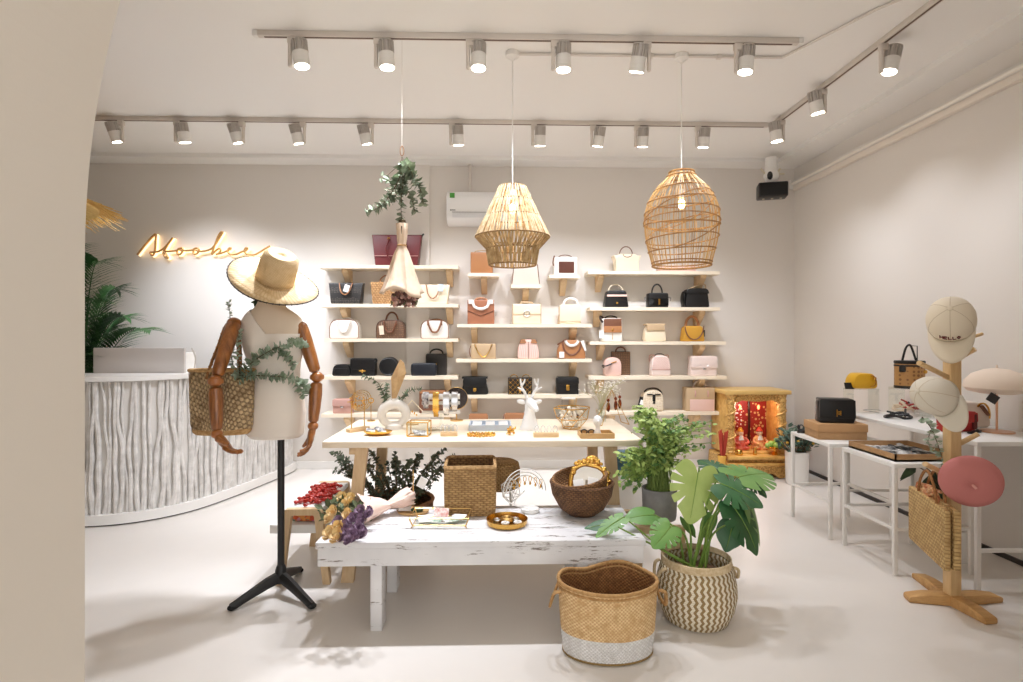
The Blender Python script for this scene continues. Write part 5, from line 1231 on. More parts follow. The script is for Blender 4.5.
m = MB(); lo = [(zr(237), R1), (zr(249), 26*u), (zr(265), R2)]
for (za, ra), (zb, rb) in zip(lo, lo[1:]):
    n = int(2*PI*rb/.0165)
    for i in range(n):
        a = 2*PI*(i+RND.uniform(-.25, .25))/n; b_ = a+RND.uniform(-.08, .08)
        m.tube([V((math.cos(a)*ra, math.sin(a)*ra, za)), V((math.cos(b_)*rb, math.sin(b_)*rb, zb))], .0065, 5)
m.build('lower_weave', mat('jute_lower', (206, 178, 132), .8, c2=(160, 128, 82), ns=26, bump=.5, bs=150), t)
m = MB()
for z, r in hs+lo[1:]: m.tube([V((math.cos(2*PI*i/40)*r, math.sin(2*PI*i/40)*r, z)) for i in range(40)], .005, 6, closed=True)
m.build('ring_frame', JUTED, t)
MB().lathe([(.018, zr(199)), (.02, zr(192)), (.018, zr(190))], 14).build('socket', WHITEM, t)
MB().ell((0, 0, zr(209)), (.024, .024, .034), 16, 12).build('bulb', BULB, t)
ld = bpy.data.lights.new('bulb_glow', 'POINT'); ld.energy = .3; ld.color = (1, .82, .6); ld.shadow_soft_size = .05; lo_ = bpy.data.objects.new('bulb_glow', ld); COL.objects.link(lo_); lo_.parent = t; lo_.location = (0, 0, zr(222))
# rattan cage
p = at(681.5, 218, YP); z0 = uz(266); t = thing('pendant_lamp', 'tall rattan birdcage pendant lamp with open bars', 'pendant lamp', (p.x, p.y, z0), 0, 'woven pendant lamps')
RAT = mat('rattan_cane', (214, 176, 116), .55, c2=(186, 142, 84), ns=24); RATD = mat('rattan_ring', (180, 134, 76), .6, c2=(146, 102, 52), ns=24)
cord(t, zr(190), ZC-z0-.02, WHITEM); rose_(t, ZC-z0)
prf = [(266, 28), (255, 31), (240, 34.5), (225, 36.3), (215, 36.3), (205, 34.5), (195, 30), (187, 25), (180, 18), (175, 13.5), (170, 11)]
P3 = catmull([(r*u, 0, zr(y)) for y, r in prf], 3)
m = MB(); n = 50
for i in range(n):
    a = 2*PI*i/n; ph = RND.uniform(-.05, .05); tw = RND.uniform(-.16, .16) if i % 3 == 0 else 0
    m.tube([V((math.cos(a+ph+tw*j/len(P3))*q.x, math.sin(a+ph+tw*j/len(P3))*q.x, q.z)) for j, q in enumerate(P3)], .0026, 5)
m.build('bars', RAT, t)
m = MB()
def ring_(m, y, tilt, ph, r_=.0065):
    r_ *= .72
    c = []
    for i in range(48):
        a = 2*PI*i/48; z = zr(y)+tilt*math.sin(a+ph); q = min(P3, key=lambda w: abs(w.z-z)); c.append(V((math.cos(a)*(q.x+.004), math.sin(a)*(q.x+.004), z)))
    m.tube(c, r_, 6, closed=True)
for y, tl, ph, r_ in ((265, 0, 0, .009), (262, 0, 0, .006), (250, .01, 1, .006), (238, .012, 2, .006), (224, .015, 0, .007), (221, -.02, .4, .006), (212, .01, 3, .006), (200, .012, 1, .006), (189, .008, 2, .006), (175, 0, 0, .007), (171, 0, 0, .008)): ring_(m, y, tl, ph, r_)
ring_(m, 230, .14, .8, .005); ring_(m, 208, .10, 2.4, .005)
m.build('hoops', RATD, t)
MB().lathe([(.018, zr(197)), (.02, zr(190)), (.018, zr(188))], 14).build('socket', WHITEM, t)
MB().ell((0, 0, zr(203)), (.022, .022, .032), 16, 12).build('bulb', BULB, t)
ld = bpy.data.lights.new('bulb_glow', 'POINT'); ld.energy = .3; ld.color = (1, .82, .6); ld.shadow_soft_size = .05; lo_ = bpy.data.objects.new('bulb_glow', ld); COL.objects.link(lo_); lo_.parent = t; lo_.location = (0, 0, zr(225))
# ------------------------------------------------------------------ hanging dried bouquet
YB = 3.5; p = at(402, 150, YB); zz = lambda py: EYE-(py-HY)*YB/F; u = sc(YB)
t = thing('hanging_bouquet', 'upside down dried bouquet in tan paper hanging from a ceiling wire', 'bouquet', (p.x, p.y, zz(305)))
z0 = zz(305); zr2 = lambda py: zz(py)-z0
MB().lathe([(.001, zr2(150)), (.001, ZC-z0)], 6).build('wire', mat('pale_wire', (206, 198, 188), .5), t)
MB().tube([V((math.cos(a)*.012, 0, zr2(152)+math.sin(a)*.03)) for a in [2*PI*i/14 for i in range(14)]], .0025, 5, closed=True).build('hook', mat('copper_hook', (150, 104, 66), .4, .6), t)
ms, mf = MB(), MB()
rp = lambda l: [V(((x-402)*u, dy, zr2(y))) for x, y, dy in l]
for i, (l, n) in enumerate([([(402, 158, 0), (403, 180, 0), (401, 205, 0), (402, 225, 0)], 40), ([(402, 172, 0), (395, 190, -.02), (382, 208, -.03), (368, 214, -.02)], 42), ([(402, 170, 0), (412, 178, -.02), (420, 190, 0), (423, 205, 0)], 44), ([(402, 185, 0), (410, 195, .03), (414, 212, .03)], 24), ([(402, 180, .02), (393, 197, .04), (378, 206, .04)], 30), ([(403, 165, 0), (411, 172, -.05), (416, 186, -.05)], 26)]):
    sprig(mf, ms, rp(l), int(n*1.35), .056, .045, .0035, i+20, t0=.1)
for i in range(7): mf.leaf(V(((380+i*1.4-402)*u, .02, zr2(178)+RND.uniform(-.02, .02))), (RND.uniform(-1, 1), 0, RND.uniform(-1, 1)), (0, -1, .2), .035, .02)
ms.tube(rp([(386, 176, .02), (396, 168, .01), (402, 160, 0)]), .002, 5)
ms.build('eucalyptus_stem', STEMB, t); mf.build('eucalyptus_leaves', mat('hanging_leaf', (160, 168, 146), .65, c2=(106, 122, 94), ns=26), t, smooth=False)
KP = mat('tan_tissue_paper', (234, 212, 190), .8, c2=(222, 194, 166), ns=12)
rr = []; rn = random.Random(8)
for py, r, cr, n in ((224, 5.5, .1, 0), (232, 5, .1, 0), (240, 4.5, .1, 0), (246, 3.6, .1, 0), (254, 7, .12, 0), (268, 11, .16, 0), (282, 15, .18, 0), (290, 18.5, .14, 0), (294, 20, .12, 0)):
    rr.append([V((math.cos(a)*r*u*(1+cr*math.sin(a*7+py*.04)+rn.uniform(-.05, .05))+(0 if py < 250 else (402-402)*u), math.sin(a)*r*u*.8*(1+cr*math.sin(a*6+1)+rn.uniform(-.05, .05)), zr2(py)+(.02*math.sin(a*3+.5) if py > 285 else 0)-(.012*math.cos(a) if py > 285 else 0))) for a in [2*PI*i/40 for i in range(40)]])
MB().loft(rr, cap=False).build('paper_wrap', KP, t, solid=.002)
MB().tube([V((math.cos(a)*4*u, math.sin(a)*4*u, zr2(246))) for a in [2*PI*i/20 for i in range(20)]], .006, 6, closed=True).build('tie', mat('raffia_tie', (190, 150, 104), .8), t)
MB().lathe([(.001, zr2(221)), (.022, zr2(221)), (.026, zr2(228)), (.02, zr2(240))], 12).build('stem_bundle', mat('dark_stems', (70, 62, 44), .8, c2=(110, 92, 66), ns=60), t)
fl = [mat('dried_pink', (214, 178, 166), .8, c2=(160, 114, 104), ns=30), mat('dried_green', (110, 112, 82), .8), mat('dried_dark', (96, 66, 58), .8)]
mm3 = [MB(), MB(), MB()]
for i in range(110):
    a = rn.uniform(0, 2*PI); r = 13*u*math.sqrt(rn.random()); q = V((math.cos(a)*r+8*u*.35, math.sin(a)*r*.8, rn.uniform(-.005, .07)+.0)); k_ = rn.choice((0, 0, 1, 2, 2))
    if k_ == 1: mm3[1].leaf(q, (rn.uniform(-1, 1), rn.uniform(-1, 1), -.6), (0, 0, 1), .03, .016)
    else: mm3[k_].ell(q, (.012, .012, .014), 8, 6)
mm3[0].build('pink_flowers', fl[0], t); mm3[1].build('dried_leaves', fl[1], t, smooth=False); mm3[2].build('dark_flowers', fl[2], t)

# ------------------------------------------------------------------ palm behind the counter
PG = mat('palm_green', (66, 112, 58), .45, c2=(40, 80, 42), ns=10); PS = mat('palm_stem', (92, 108, 58), .6)
pb = V((-3.72, 5.1, 0)); t = thing('potted_palm', 'bushy green palm in a pot behind the reception counter', 'palm', pb)
MB().lathe([(.14, 0), (.19, .34), (.2, .36), (.18, .36), (.16, .3), (.001, .3)], 24).build('pot', WHITE, t)
rn = random.Random(3)
tips = [(70, 248, .2), (100, 262, -.1), (118, 290, .3), (150, 330, -.15), (168, 360, .0), (60, 300, -.5), (135, 352, -.3), (95, 300, -.4), (110, 330, .35), (60, 350, -.3), (160, 372, .1), (90, 355, -.5), (75, 275, .5), (128, 318, .0), (104, 352, -.2), (60, 270, .3), (85, 322, .1)]
for i, (px, py, dy) in enumerate(tips):
    e = at(px, py, pb.y+dy)-pb; base = V((rn.uniform(-.05, .05), rn.uniform(-.05, .05), .3)); mid = V((e.x*.35, e.y*.4, e.z*1.0+.12 if e.z > .9 else e.z+.3))
    c = [base*(1-f)**2+mid*(2*f*(1-f))+e*f*f for f in [j/22 for j in range(23)]]
    m = MB(); m.tube(c, [.008*(1-.75*j/22) for j in range(23)], 6)
    for j in [q*.5 for q in range(10, 45)]:
        cj = c[int(j)].lerp(c[min(int(j)+1, 22)], j-int(j)); d = (c[min(int(j)+1, 22)]-c[int(j)-1]).normalized(); up = V((0, 0, 1)); s_ = d.cross(up); s_ = s_.normalized() if s_.length > .05 else V((1, 0, 0))
        for sg in (-1, 1):
            LL = .30*(1-abs(j-13)/14*.6)*rn.uniform(.85, 1.1)
            m.leaf(cj, d*.65+s_*sg*.8+V((0, 0, .12)), up+s_*.2, LL, .026, .1, .25)
    m.build('frond', PG, t, smooth=False)
# straw parasol shade at far left
pc = V((-3.86, 4.05, 2.29)); t = thing('straw_pendant', 'thatched straw canopy edge hanging at the far left above the counter', 'straw canopy', pc)
TH = mat('thatch_straw', (228, 190, 118), .8, c2=(204, 158, 84), ns=30)
MB().lathe([(.86, .09), (.6, .20), (.3, .32), (.03, .42)], 40, cap=False).build('canopy', TH, t, solid=.02)
m = MB(); rn = random.Random(9)
for i in range(420):
    a = 2*PI*i/420+rn.uniform(-.01, .01); r0 = rn.uniform(.6, .84); z0 = .1+(.86-r0)*.42
    r1 = rn.uniform(.92, 1.06); z1 = .1-(r1-.86)*.35-rn.uniform(-.02, .03)
    m.tube([V((math.cos(a)*r0, math.sin(a)*r0, z0+.02)), V((math.cos(a)*.87, math.sin(a)*.87, .105)), V((math.cos(a+.02)*r1, math.sin(a+.02)*r1, z1))], [.006, .005, .002], 4)
m.build('fringe', TH, t); MB().lathe([(.004, .4), (.004, ZC-pc.z)], 8).build('cord', WHITEM, t)
# ------------------------------------------------------------------ wall sign
SGX = [[(137.3, 254.8), (141, 250), (148, 241.5), (155.3, 234.2), (155.6, 240), (155, 250), (153.5, 254.6), (151.5, 255), (150, 252.5)],
       [(150, 252.5), (158, 251.5), (164, 248), (169, 242.5), (172.6, 237.8)],
       [(172.6, 237.8), (169, 243), (165.5, 248.5), (163.4, 252), (164.5, 256), (168, 258.2), (166.5, 254.5), (164, 251.6), (170, 251.3), (177, 250.6)],
       [(177, 250.6), (179, 248.6), (182.3, 248.4), (182.6, 251), (180.5, 254), (178, 254.3), (177.2, 252), (178, 249.6), (182, 250.5), (188, 250.6), (193, 250)],
       [(193, 250), (195.3, 248.3), (198, 248.4), (199, 250.5), (197, 253.5), (194.3, 254.3), (193.4, 252), (194.5, 249.4), (199, 251.3), (206, 250.8), (212, 248.6)],
       [(212, 248.6), (217, 242), (221.5, 234.5), (222.6, 232.3), (220.5, 232.6), (217.5, 238), (214.5, 246), (212, 253.5), (212.6, 253.8), (216.5, 250), (219.5, 248.6), (220.6, 250.5), (218.5, 253.5), (216, 254.2), (220, 253.5), (225, 251.8)],
       [(225, 251.8), (229, 250), (231, 248.6), (229.5, 248), (228, 250), (228.8, 253), (232, 254.6), (237, 254), (241, 252)],
       [(241, 252), (246, 250.3), (247.6, 248.5), (246, 248), (244.6, 250), (245.5, 253), (249, 254.7), (255, 254.6), (260, 252), (265, 248.8), (270, 246)]]
ps = at(200, 247, WY); t = thing('neon_sign', 'gold script lettering sign with warm glowing halo on the back wall', 'sign', (ps.x, WY, ps.z))
SG = mat('sign_gold', (196, 150, 92), .35, .4); SGL = mat('sign_halo', (255, 224, 170), .5, emit=(255, 222, 170), es=.6)
m, mh = MB(), MB()
for st in SGX:
    c = catmull([at(x, y, WY-.05)-V((ps.x, WY, ps.z)) for x, y in st], 6); m.tube(c, .0105, 8, flat=1)
    mh.tube([q+V((.008, .026, -.008)) for q in c], .011, 6)
m.build('lettering', SG, t); mh.build('led_backing', SGL, t)
for f in (.05, .35, .65, .95):
    ld = bpy.data.lights.new('sign_glow', 'POINT'); ld.energy = .035; ld.color = (1, .82, .58); ld.shadow_soft_size = .08; o = bpy.data.objects.new('sign_glow', ld); COL.objects.link(o); o.parent = t; q = at(140+f*125, 246, WY-.09)-V((ps.x, WY, ps.z)); o.location = q
# ------------------------------------------------------------------ eucalyptus basket under the table
p = on(399, 541, 0); p.y = 3.72; p.x = at(399, 500, p.y).x
UB = weave('brown_low_basket', (150, 108, 72), (92, 62, 38), .03, .014, 'round', .2)
t = thing('low_basket', 'low brown woven basket with eucalyptus on the floor under the table', 'basket', (p.x, p.y, 0))
MB().lathe([(.001, 0), (.17, 0), (.205, .08), (.22, .2), (.228, .32), (.218, .32), (.205, .2), (.16, .02), (.001, .02)], 36, cap=False).build('weave', UB, t)
MB().tube([V((math.cos(2*PI*i/36)*.223, math.sin(2*PI*i/36)*.223, .32)) for i in range(36)], .012, 8, closed=True).build('rim', mat('terracotta_rim', (172, 122, 84), .7, c2=(146, 98, 62), ns=40), t)
tt = thing('eucalyptus_bush', 'spreading dark green eucalyptus branches in a basket under the table', 'eucalyptus', (p.x, p.y, .05)); o0 = V((p.x, p.y, .05))
ms, mf = MB(), MB(); rn = random.Random(17)
for i in range(34):
    px = rn.uniform(336, 448); py = rn.uniform(446, 482) if 360 < px < 432 else rn.uniform(446, 470)
    if i < 6: px, py = [(331, 452), (335, 470), (455, 455), (450, 466), (446, 449), (337, 460)][i]
    e = at(px, py, p.y+rn.uniform(-.3, .3))-o0; e.z = min(e.z, .66)
    sprig(mf, ms, [(rn.uniform(-.08, .08), rn.uniform(-.08, .08), .0), (e.x*.35, e.y*.35, e.z*.55), (e.x*.75, e.y*.75, e.z*.88), e], 40, .038, .03, .004, i+40, t0=.3)
for l in ([(356, 436, -.35), (345, 432, -.3), (333, 438, -.28), (325, 437, -.28)],): pass
ms.build('stem', STEMB, tt); mf.build('foliage', mat('dark_eucalyptus', (118, 128, 106), .6, c2=(70, 84, 64), ns=24), tt, smooth=False)
# ------------------------------------------------------------------ green herb in grey pot
p = V((0, 3.105, 0)); p.x = at(659.5, 510, p.y).x; pr = 17.5*sc(p.y)
t = thing('grey_pot', 'grey concrete pot on the stand behind the monstera', 'pot', (p.x, p.y, .385))
CON = mat('grey_concrete', (158, 156, 155), .8, c2=(140, 138, 138), ns=12, bump=.1)
hp_ = .168
MB().lathe([(.001, 0), (pr*.9, 0), (pr*.95, .02), (pr, hp_), (pr-.012, hp_), (pr-.014, hp_-.03)], 32, cap=False).build('pot', CON, t)
MB().lathe([(pr-.014, hp_-.028), (.001, hp_-.012)], 32, cap=False).build('soil', mat('bark_soil', (70, 48, 34), .9, c2=(150, 116, 84), ns=90, bump=1, bs=90), t)
rn = random.Random(12); m = MB()
HG = mat('fresh_green', (144, 172, 84), .55, c2=(176, 196, 112), ns=18); HD_ = mat('deep_green', (78, 118, 60), .55, c2=(112, 148, 76), ns=18)
tt = thing('green_herb', 'bright green leafy herb spilling from the grey concrete pot', 'plant', (p.x, p.y, .385+hp_-.02)); o0 = V(tt.location)
ms, ma, mb_ = MB(), MB(), MB()
targets = []
for i in range(210):
    r = rn.random()
    if r < .62: q = (rn.uniform(632, 690), rn.uniform(412, 470), rn.uniform(-.14, .14))
    elif r < .82: q = (rn.uniform(617, 645), rn.uniform(448, 488), rn.uniform(-.14, .06))
    elif r < .92: q = (rn.uniform(675, 712), rn.uniform(418, 450), rn.uniform(-.05, .1))
    else: q = (rn.uniform(625, 655), rn.uniform(406, 425), rn.uniform(-.1, .1))
    targets.append(q)
for i, (px, py, dy) in enumerate(targets):
    e = at(px, py, p.y+dy)-o0; b_ = V((rn.uniform(-.06, .06), rn.uniform(-.06, .06), 0))
    mid = V((e.x*.35, e.y*.35, max(e.z, .12)*.75+.05)); c = catmull([b_, b_.lerp(mid, .6)+V((0, 0, .03)), mid, e], 4)
    ms.tube(c, .0022, 4); mm_ = mb_ if rn.random() < .3 else ma
    for j in range(4, len(c)):
        for k_ in range(2):
            d = V((rn.uniform(-1, 1), rn.uniform(-1, 1), rn.uniform(-.9, .5))); L_ = rn.uniform(.018, .032) if px > 672 else rn.uniform(.024, .042)
            mm_.leaf(c[j]+V((rn.uniform(-.01, .01), rn.uniform(-.01, .01), rn.uniform(-.01, .01))), d, (rn.uniform(-.4, .4), -.6, 1), L_, L_*.62, .1, .2)
ms.build('stem', mat('herb_stem', (128, 150, 76), .6), tt); ma.build('pale_leaves', HG, tt, smooth=False); mb_.build('dark_leaves', HD_, tt, smooth=False)
# ------------------------------------------------------------------ monstera in its zigzag basket
p = on(696, 619, 0); u = sc(p.y)
ZZ = zigzag('zigzag_weave', (236, 226, 204), (156, 128, 82), .0283, .0165, .36, .18)
t = thing('zigzag_basket', 'round bellied cream and brown zigzag woven basket holding the monstera', 'basket', p)
H = .305
MB().lathe([(.001, .0), (.125, .0), (.152, .012), (.180, .075), (.193, .14), (.189, .20), (.175, .255), (.165, .285)], 48, cap=False).build('woven_body', ZZ, t, solid=.008, off=-1)
MB().lathe([(.166, .278), (.168, .29), (.166, H+.01), (.16, H+.012), (.157, .29)], 48, cap=False).build('rim_band', mat('jute_rim', (220, 200, 164), .8, c2=(196, 170, 130), ns=60, bump=.4, bs=150), t)
for s in (-1, 1):
    MB().tube(catmull([V((s*.164, -.055, .275)), V((s*.19, -.05, .26)), V((s*.205, 0, .205)), V((s*.19, .05, .26)), V((s*.164, .055, .275))], 5), .008, 8).build('handle', mat('jute_rim', (0, 0, 0)), t)
MB().lathe([(.155, .225), (.001, .245)], 32, cap=False).build('soil', mat('bark_soil', (0, 0, 0)), t)
MG = mat('monstera_dark', (40, 84, 48), .45, c2=(58, 108, 60), ns=6, coat=.08); ML = mat('monstera_light', (158, 180, 92), .5, c2=(176, 194, 112), ns=6); MM_ = mat('monstera_mid', (92, 138, 66), .45, c2=(118, 158, 82), ns=6, coat=.06); MST = mat('monstera_stalk', (116, 146, 62), .45)
tt = thing('monstera', 'large monstera with split leaves growing from the zigzag basket', 'plant', (p.x, p.y, .235)); o0 = V(tt.location)
def monst(c, d, nrm, L_, m_, split=1, droop=.18, wide=1.0, seed=0):
    d = V(d).normalized(); n = V(nrm); n = (n-d*n.dot(d)).normalized(); s_ = d.cross(n); rn = random.Random(seed)
    m = MB(); N = 180; K = 7; rings = []
    notch = [.62, 1.05, 1.5, 1.95]
    def rad(a):   # a: angle from tip (0) to the stalk side (pi)
        x = abs(a); base = .62*(1-.06*math.cos(3*x))
        base = .60+.10*math.exp(-(x/.28)**2)*1.6 - .04*math.sin(x) + .02*math.cos(2*x)
        if x > 2.55: base *= 1-.62*((x-2.55)/.59)**1.5
        if split:
            for q in notch:
                dd = abs(x-q)/.055
                if dd < 1: base *= 1-(.46+.12*math.sin(q*9+seed))*(1-dd**2)
        return base
    ctr = V(c)+d*(L_*.40)
    for k_ in range(1, K+1):
        f = k_/K; row = []
        for i in range(N):
            a = -PI+2*PI*i/N; r = rad(a)*L_*f
            x = math.sin(a)*r*wide; y = math.cos(a)*r
            z = .10*abs(x)-droop*((y+L_*.4)**2)/L_*.8-.35*x*x/L_
            row.append(ctr+s_*x+d*y+n*z)
        rings.append(row)
    rs = [[m.bm.verts.new(q) for q in r] for r in rings]; cv = m.bm.verts.new(ctr+n*(-droop*(L_*.4)**2/L_*.8))
    for j in range(N): m.bm.faces.new((cv, rs[0][j], rs[0][(j+1) % N]))
    for k_ in range(K-1):
        for j in range(N): m.bm.faces.new((rs[k_][j], rs[k_+1][j], rs[k_+1][(j+1) % N], rs[k_][(j+1) % N]))
    lf = m.build('leaf', m_, tt)
    mr = MB(); mr.tube([V(c)+d*(L_*f)+n*(-droop*(L_*f)**2/L_*.8+.001) for f in [j/8*1.05 for j in range(9)]], [.003*(1-.8*j/9) for j in range(9)], 5); mr.build('midrib', MST, lf)
    return lf
def lf(px, py, dy, tipx, tipy, tdy, nrm, m_, split=1, stalk=None, k_=1.0, wide=1.0, droop=.15, seed=0):
    a = at(px, py, p.y+dy)-o0; e = at(tipx, tipy, p.y+tdy)-o0; d = e-a
    o = monst(a, d, nrm, d.length/1.08*k_, m_, split, droop, wide, seed)
    b_ = V((RND.uniform(-.05, .05), RND.uniform(-.04, .04), .0)); mid = stalk or V((a.x*.45, a.y*.5, a.z*.62+.03))
    MB().tube(catmull([b_, mid, a], 8), [.0066-.003*j/16 for j in range(17)], 7).build('stalk', MST, o)
lf(699, 467, .05, 691, 519, -.04, (-.1, -1, .12), ML, 1, stalk=V((.06, .06, .2)), k_=1.0, wide=.98, droop=.05, seed=1)
lf(716, 482, -.02, 762, 497, -.10, (.1, -.5, 1), MG, 1, k_=1.0, wide=1.15, droop=.25, seed=2)
lf(735, 478, .06, 768, 468, .2, (0, -.35, 1), MM_, 1, k_=1.0, wide=1.0, seed=3)
lf(722, 472, .14, 700, 458, .25, (0, -.5, 1), MG, 1, k_=1.0, seed=4)
lf(728, 500, -.08, 766, 545, -.16, (.5, -.7, .6), MG, 1, k_=1.0, wide=1.0, droop=.3, seed=5)
lf(742, 490, .0, 769, 540, .0, (.7, -.5, .5), MM_, 0, k_=1.0, wide=.8, droop=.2, seed=6)
lf(733, 522, .0, 728, 545, -.03, (-.2, -.9, .3), MG, 0, k_=1.2, wide=1.0, seed=7)
lf(624, 517, -.06, 581, 540, -.16, (-.3, -.5, 1), MM_, 1, stalk=V((-.14, -.05, .10)), k_=.62, wide=.62, droop=.2, seed=8)
lf(612, 524, -.02, 580, 526, .0, (0, -.5, 1), MG, 0, stalk=V((-.14, -.03, .10)), k_=.8, wide=.6, seed=9)
lf(655, 515, .1, 628, 514, .02, (.1, -.6, 1), MM_, 0, k_=.95, wide=.7, droop=.25, seed=10)
lf(672, 525, -.02, 655, 545, -.10, (-.2, -.8, .6), MM_, 1, k_=1.0, wide=1.0, droop=.1, seed=11)
lf(684, 518, .05, 694, 540, .05, (-.8, -.5, .3), MM_, 0, k_=.9, wide=.6, seed=12)
lf(712, 515, .02, 704, 538, .02, (.2, -.9, .2), MM_, 0, k_=1.0, wide=.7, seed=13)
lf(745, 475, .12, 765, 492, .06, (.3, -.5, 1), MG, 1, k_=1.1, seed=14)
# ------------------------------------------------------------------ floor basket
p = on(607.5, 649.5, 0); u = sc(p.y)
def fbm(name, mode):
    k = NT(name); uu, v = uvcoords(k, 'round', .2)
    row = k.math('FLOOR', k.math('DIVIDE', uu, .011)); st = k.math('SINE', k.math('MULTIPLY', k.math('ADD', k.math('DIVIDE', v, .016), k.math('MULTIPLY', k.math('MODULO', row, 2.0), .5)), 2*PI))
    n = k.noise(40, 3); f = k.math('MULTIPLY', k.step(st, -1, .6), k.step(n, .3, .6))
    c = k.mix(f, lin((196, 154, 102)), lin((232, 202, 154)))
    wz = k.math('ADD', v, k.math('MULTIPLY', k.math('SUBTRACT', k.noise(5, 2), .5), .01))
    c2 = k.mix(f, lin((206, 202, 198)), lin((232, 230, 228)))
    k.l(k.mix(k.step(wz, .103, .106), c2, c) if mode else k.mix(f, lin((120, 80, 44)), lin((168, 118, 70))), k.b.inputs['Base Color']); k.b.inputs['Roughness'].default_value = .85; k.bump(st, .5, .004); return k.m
t = thing('storage_basket', 'large straw floor basket with white painted bottom band', 'basket', p)
H = .315
def frg(r, z, dip=0, n=56): return [V((math.cos(a)*r*1.06, math.sin(a)*r*.70, z+dip*(.024*math.exp(-((a-1.15)/.45)**2)+.012*math.exp(-((a-2.7)/.5)**2)-.012*math.exp(-((a-1.95)/.3)**2)-.010*math.exp(-((a-4.7)/.8)**2)))) for a in [2*PI*i/n for i in range(n)]]
m = MB(); m.loft([frg(.175, 0), frg(.188, .008), frg(.196, .08), frg(.203, .18), frg(.208, H-.03, .6), frg(.209, H, 1)], cap=False); m.poly(frg(.17, .003)); m.build('woven_body', fbm('straw_floor_basket', 1), t)
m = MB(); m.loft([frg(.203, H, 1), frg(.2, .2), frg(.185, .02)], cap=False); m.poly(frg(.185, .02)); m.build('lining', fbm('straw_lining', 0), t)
m = MB(); m.tube([q for q in frg(.207, H, 1)], .0085, 8, closed=True); m.tube(frg(.208, H-.02, 1), .006, 6, closed=True); m.build('rim', mat('straw_binding', (190, 150, 98), .8, c2=(164, 122, 72), ns=60, bump=.4, bs=150), t)
MB().tube(frg(.186, .007), .006, 6, closed=True).build('base_binding', mat('base_binding', (136, 110, 66), .8), t)
for s in (-1, 1):
    MB().tube(catmull([V((s*.214, -.05, H-.03)), V((s*.245, -.05, H-.04)), V((s*.258, -.01, H-.11)), V((s*.245, .03, H-.1)), V((s*.216, .04, H-.03))], 6), .011, 8, flat=.6).build('handle', mat('straw_binding', (0, 0, 0)), t)
# ------------------------------------------------------------------ golden shrine cabinet
ys = 5.50; pc = at(757, 476, ys); SX = pc.x; u = sc(ys)
GW = mat('gilded_wood', (232, 190, 112), .4, .15, c2=(206, 154, 76), ns=18, bump=.4, bs=70); GWB = mat('carved_gilt', (236, 196, 120), .38, .2, c2=(176, 124, 58), ns=60, bump=1, bs=90)
t = thing('shrine_cabinet', 'gilded carved wooden shrine cabinet on the floor in the right back corner', 'shrine', (SX, ys, 0), 0)
W = .30; D = .42; H = .86
MB().box((0, D/2-.03, H-.02), (W*2+.06, D+.02, .04), bev=.006).build('roof_panel', mat('pale_gilt', (228, 190, 118), .4, .2), t)
MB().box((-W+.012, D/2, (H+.2)/2), (.024, D-.02, H-.24), bev=.003).build('side_panel', GW, t); MB().box((W-.012, D/2, (H+.2)/2), (.024, D-.02, H-.24), bev=.003).build('side_panel', GW, t)
m = MB(); m.prism(roundpoly([(-W-.04, .03), (-W*.6, .0), (-W*.45, .05), (W*.45, .05), (W*.6, 0), (W+.04, .03), (W+.03, .2), (-W-.03, .2)], .02), -.08, D-.02); m.build('base_plinth', GWB, t)
MB().box((0, -.06, .215), (W*2+.09, .16, .03), bev=.006).build('step', GW, t)
MB().box((0, -.11, .15), (W*2+.12, .05, .03), bev=.006).build('step', GW, t)
for s in (-1, 1):
    m = MB(); x = s*(W-.045)
    pr = [(.05, .23), (.052, .25), (.042, .26), (.046, .29)]
    for i in range(10): pr += [(.036+.006*(i % 2), .3+i*.043), (.04-.004*(i % 2), .32+i*.043)]
    pr += [(.046, .735), (.05, .76), (.042, .775), (.05, .80), (.052, .82)]
    m.lathe(pr, 18, c=(x, .02, 0)); col = m.build('pillar', GWB, t)
    q = MB(); pts = [V((x+math.cos(a*.9)*.043, .02+math.sin(a*.9)*.043, .30+a*.0175)) for a in [i*.35 for i in range(72)]]; q.tube(pts, .009, 6); q.build('carved_dragon_band', GWB, col)
m = MB(); m.prism(roundpoly([(-W+.08, .73), (-W*.5, .76), (0, .745), (W*.5, .76), (W-.08, .73), (W-.08, .82), (-W+.08, .82)], .012), .0, .03)
for i in range(22): m.ell((RND.uniform(-.2, .2), -.002, RND.uniform(.765, .81)), (.014, .008, .009), 8, 5)
m.build('carved_lintel', GWB, t)
k = NT('red_brocade'); vv = k.n('ShaderNodeTexVoronoi'); vv.inputs['Scale'].default_value = 26; k.l(k.obj(), vv.inputs['Vector']); k.l(k.mix(k.step(vv.outputs['Distance'], .3, .36), lin((206, 170, 116)), lin((146, 40, 38))), k.b.inputs['Base Color']); k.b.inputs['Roughness'].default_value = .5
MB().box((0, D-.04, .5), (W*2-.05, .02, .58)).build('back_panel', k.m, t)
k = NT('silver_relief'); vv = k.n('ShaderNodeTexVoronoi'); vv.inputs['Scale'].default_value = 38; k.l(k.obj(), vv.inputs['Vector']); k.l(k.mix(k.step(vv.outputs['Distance'], .34, .42), lin((214, 212, 214)), lin((150, 44, 42))), k.b.inputs['Base Color']); k.b.inputs['Roughness'].default_value = .35
MB().prism(roundpoly([(-.17, .42), (.0, .42), (.02, .62), (-.03, .72), (-.09, .76), (-.15, .72), (-.19, .62)], .03), D-.068, D-.05, .006).build('silver_ornament', k.m, t)
ld = bpy.data.lights.new('shrine_fill', 'POINT'); ld.energy = .8; ld.color = (1, .9, .78); ld.shadow_soft_size = .04; o = bpy.data.objects.new('shrine_fill', ld); COL.objects.link(o); o.parent = t; o.location = (0, .12, .70)  # added fill light that brightens the shrine interior, no fixture belongs to it
